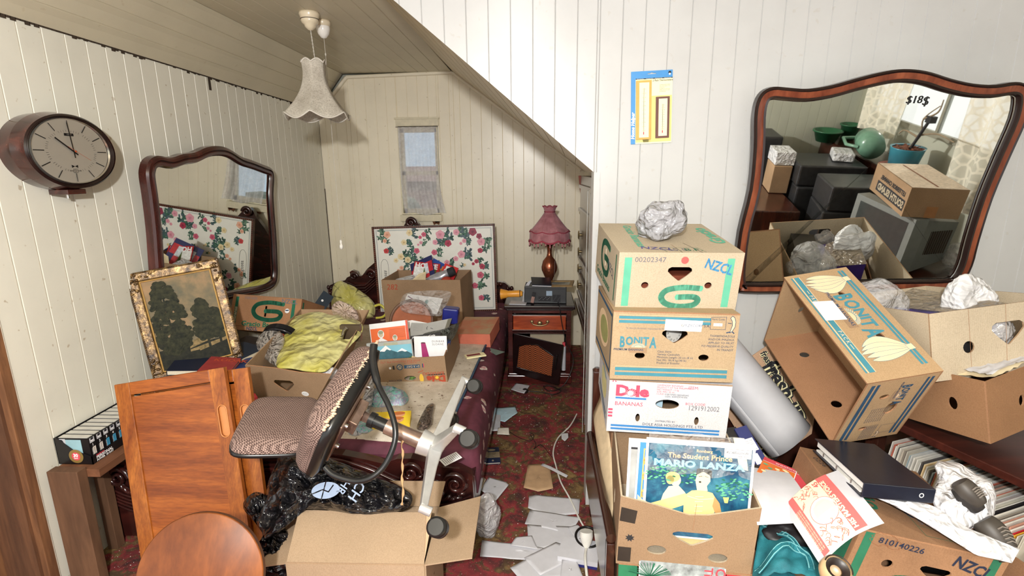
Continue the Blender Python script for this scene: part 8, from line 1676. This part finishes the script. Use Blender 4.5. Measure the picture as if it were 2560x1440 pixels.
# ================================================================ THE CORNER BEHIND THE CAMERA, SEEN IN THE BIG MIRROR
def rbox(x, y, z, rz, w, d, h, mat, name, label, cat, bevel=.004):
    mb = MB(mat); V = RT((x, y, z), (0, 0, rz)); mb.box(-w / 2, w / 2, -d / 2, d / 2, 0, h, 0, V); return mb.build(name, None, label, cat, bevel=bevel)
rbox(2.83, .74, 0, 4, .90, .86, .44, M_dw, 'low_dark_table', 'dark table in the mirrored corner under the old television', 'table')
TV = RT((2.70, .62, .445), (0, 0, 80)); M_tv = plain('tv_grey', (120, 124, 122), .45, var=.06)
m = MB(M_tv, plain('tv_screen', (60, 66, 66), .12), M_gap); m.box(-.28, .28, -.16, -.06, 0, .45, 0, TV @ Matrix.Rotation(PI, 4, 'Z') @ T(0, 0, 0))
TX2 = TV @ Matrix.Rotation(PI, 4, 'Z'); m.hexa([TX2 @ Vector(p) for p in ((-.26, -.06, .02), (.26, -.06, .02), (-.18, .30, .06), (.18, .30, .06), (-.26, -.06, .43), (.26, -.06, .43), (-.18, .30, .36), (.18, .30, .36))], 0); m.rect(-.23, .07, .23, .41, 1, TX2 @ T(0, -.16, 0), .002)
for k in range(12): m.add([TX2 @ Vector((-.235 + .0055 * j, .0 + .018 * k, z)) for j, z in ((0, .15), (0, .33))] + [TX2 @ Vector((-.24, .009 + .018 * k, z)) for z in (.33, .15)], [(0, 1, 2, 3)], 2)
m.build('television', None, 'grey old tube television seen in the big mirror below the printed carton', 'television')
SM = F3(Vector((2.52, .87, .90)), Vector((2.63, .27, .90)), Vector((2.52, .87, 1.1))); m = MB(M_cb, I_blk, M_cbl, plain('marble_print', (214, 196, 176), .7, var=.2, sc_=60)); w3, d3_, h3_ = .60, .34, .205; m.box(0, w3, 0, d3_, 0, h3_, 0, SM)
XT_ = SM @ T(0, 0, h3_) @ FLAT; m.rect(.005, .005, w3 - .005, d3_ - .005, 3, XT_, .002); m.line([(.04, d3_ * .5), (w3 - .04, d3_ * .46)], .012, I_brown, XT_, .003); m.rect(.02, .03, w3 - .10, .105, 1, SM, .001); m.text('SOUTH ISLAND', .03, .045, .047, M_cbl, SM, bold=.04, d=.002, w=.95); m.text('LETTERBOX CHANNEL', .05, .125, .030, 1, SM, bold=.04, d=.002, w=.95)
m.rect(-.2, 0, -.13, .08, plain('brown_tape', (170, 118, 72), .4), SM @ Matrix.Rotation(-PI / 2, 4, 'Z'), .001)
m.build('cardboard_box', None, 'carton printed SOUTH ISLAND LETTERBOX CHANNEL, reflected in the big mirror above the television', 'cardboard box')
M_bx = plain('black_case_leather', (44, 44, 46), .35, var=.3)
for x, y, z, rz, w_, d_, h_, lb in ((2.68, .0, 0, 12, .50, .42, .66, 'black case in the mirrored corner directly left of the printed carton'), (2.70, .0, .665, 8, .52, .40, .21, 'square black case seen in the mirror, on top of the taller black case'), (2.70, -.58, 0, 8, .54, .52, .70, 'tall black trunk reflected in the mirror behind the square black case'), (2.70, -.57, .705, 8, .56, .46, .19, 'long black instrument case reflected in the mirror under the white tub'), (2.25, -1.15, 0, 6, .42, .40, 1.02, 'tall dark cabinet at the far left of the mirrored corner')): rbox(x, y, z, rz, w_, d_, h_, M_bx, 'black_case', lb, 'case', .015)
rbox(2.05, -.45, 0, 5, .62, .75, .58, M_dw, 'dark_dresser', 'dark carved dresser at the lower left of the mirrored corner', 'dresser', .01)
rbox(2.84, -.58, .90, 20, .17, .25, .075, M_wpl, 'white_tub', 'white rectangular tub seen in the mirror on the black instrument case', 'tub', .012); rbox(2.33, -.66, .585, 8, .16, .26, .26, M_cb, 'cardboard_box', 'slim upright cardboard box at the left of the mirrored corner', 'cardboard box'); rbox(2.34, -.68, .85, 8, .17, .27, .12, M_wpl, 'white_box', 'white box on top of the slim upright box in the mirror', 'box')
rbox(3.21, -.69, 0, 0, .34, 1.38, .90, M_dw, 'window_bench', 'dark bench under the side window carrying the plant pot in the mirror', 'bench', .008)
M_gp = plain('green_plastic', (44, 98, 66), .3)
def bowl(x, y, z, r, h, mat, name, label, cat='bowl'): q = MB(mat); q.lathe([(.001, 0), (r * .7, 0), (r, h), (r + .012, h), (r + .012, h + .012), (r - .006, h + .01), (r * .68, .01), (.001, .01)], 32, 0, T(x, y, z)); q.build(name, None, label, cat)
bowl(3.0, -1.22, .905, .13, .10, M_gp, 'green_bowl', 'large green plastic bowl in front at the top left of the mirror'); bowl(3.26, -1.30, .905, .09, .14, M_gp, 'green_bowl', 'smaller green plastic bowl behind the large one at the top left of the mirror'); bowl(3.12, -.16, .905, .16, .03, plain('terracotta_saucer', (150, 84, 70), .6), 'terracotta_saucer', 'terracotta saucer under the blue plant pot seen in the mirror', 'saucer')
q = MB(plain('blue_pot_glaze', (66, 140, 160), .3, var=.12, sc_=8), plain('dry_leaves', (120, 74, 56), .9, var=.4, sc_=60)); q.lathe([(.001, 0), (.10, 0), (.125, .18), (.13, .19), (.115, .185)], 32, 0, T(3.12, -.16, .92)); q.lathe([(.115, .17), (.001, .19)], 24, 1, T(3.12, -.16, .92), wob=lambda r, z, a, i: (r, z + .012 * math.sin(a * 9))); random.seed(6)
for k in range(46): a, r = random.random() * 6.3, random.random() * .11; q.ell((3.12 + r * math.cos(a), -.16 + r * math.sin(a), 1.11), (.014, .009, .004), 1, n=5, k=3)
pot_ = q.build('plant_pot', None, 'turquoise plant pot with dry leaves and bare branches seen in the mirror', 'plant pot')
q = MB(plain('bare_branch', (150, 132, 108), .8, var=.2), M_blkc)
for pts in ([(0, 0, 0), (.03, .05, .12), (.0, .06, .25), (.05, .12, .36)], [(.03, .05, .12), (.05, .20, .16), (.03, .42, .15)], [(.0, .06, .25), (.02, .16, .32), (.0, .2, .42)], [(.02, .04, .1), (-.02, -.08, .13), (-.02, -.14, .09)]): P = bez([Vector(v) + Vector((3.12, -.16, 1.1)) for v in pts], 6); q.tube(P, [.009 * (1 - .6 * i / len(P)) for i in range(len(P))], 6, 0)
q.tube([(3.12, -.14, 1.08), (3.14, -.06, 1.34)], .012, 8, 1); q.box(3.12, 3.17, -.08, -.02, 1.33, 1.38, 1); q.build('branches', pot_)
q = MB(plain('pale_green_plastic', (110, 150, 128), .25)); X = T(3.08, -.62, 1.03) @ RT((0, 0, 0), (80, 0, 15)); q.lathe([(.001, -.14), (.10, -.13), (.115, 0), (.10, .12), (.05, .14), (.045, .2), (.035, .2)], 28, 0, X); q.tube([X @ Vector(v) for v in ((-.11, 0, -.1), (-.2, 0, -.05), (-.2, 0, .1), (-.09, 0, .12))], .014, 8); q.build('watering_can', None, 'pale green watering can lying on its side in the mirror', 'watering can')
blob_bag('plastic_bag', None, (.13, .12, .10), M_clear, 'clear plastic bag at the lower right of the mirror beside the television', 41, .3, 50, 36, 0, M=T(3.12, .78, .55))
def lace():
    m, n, o = nt('lace_curtain'); v = coords(n); vo = n.nodes.new('ShaderNodeTexVoronoi'); vo.inputs['Scale'].default_value = 14; vo.feature = 'DISTANCE_TO_EDGE'; link(n, v, vo.inputs['Vector'])
    prin(n, o, s2l((236, 230, 214)), .9, 0, Alpha=ramp(n, [(.06, (.95, .95, .95)), (.16, (.62, .62, .62))], vo.outputs['Distance'])); return m
Ml_ = lace()
for y0, y1, dx, zb, lb in ((1.0, -.12, .0, .75, 'cream lace curtain hanging low at the right side of the mirrored window'), (-.62, -1.36, .03, 1.05, 'cream lace curtain bunched at the left side of the mirrored window')):
    q = MB(Ml_); q.grid(lambda u, v: Vector((3.355 - .05 * v - dx + .03 * math.sin(u * 26), y0 + (y1 - y0) * u * (1 - .2 * v), 2.25 - (2.25 - zb) * v)), 60, 10); q.build('lace_curtain', None, lb, 'curtain')
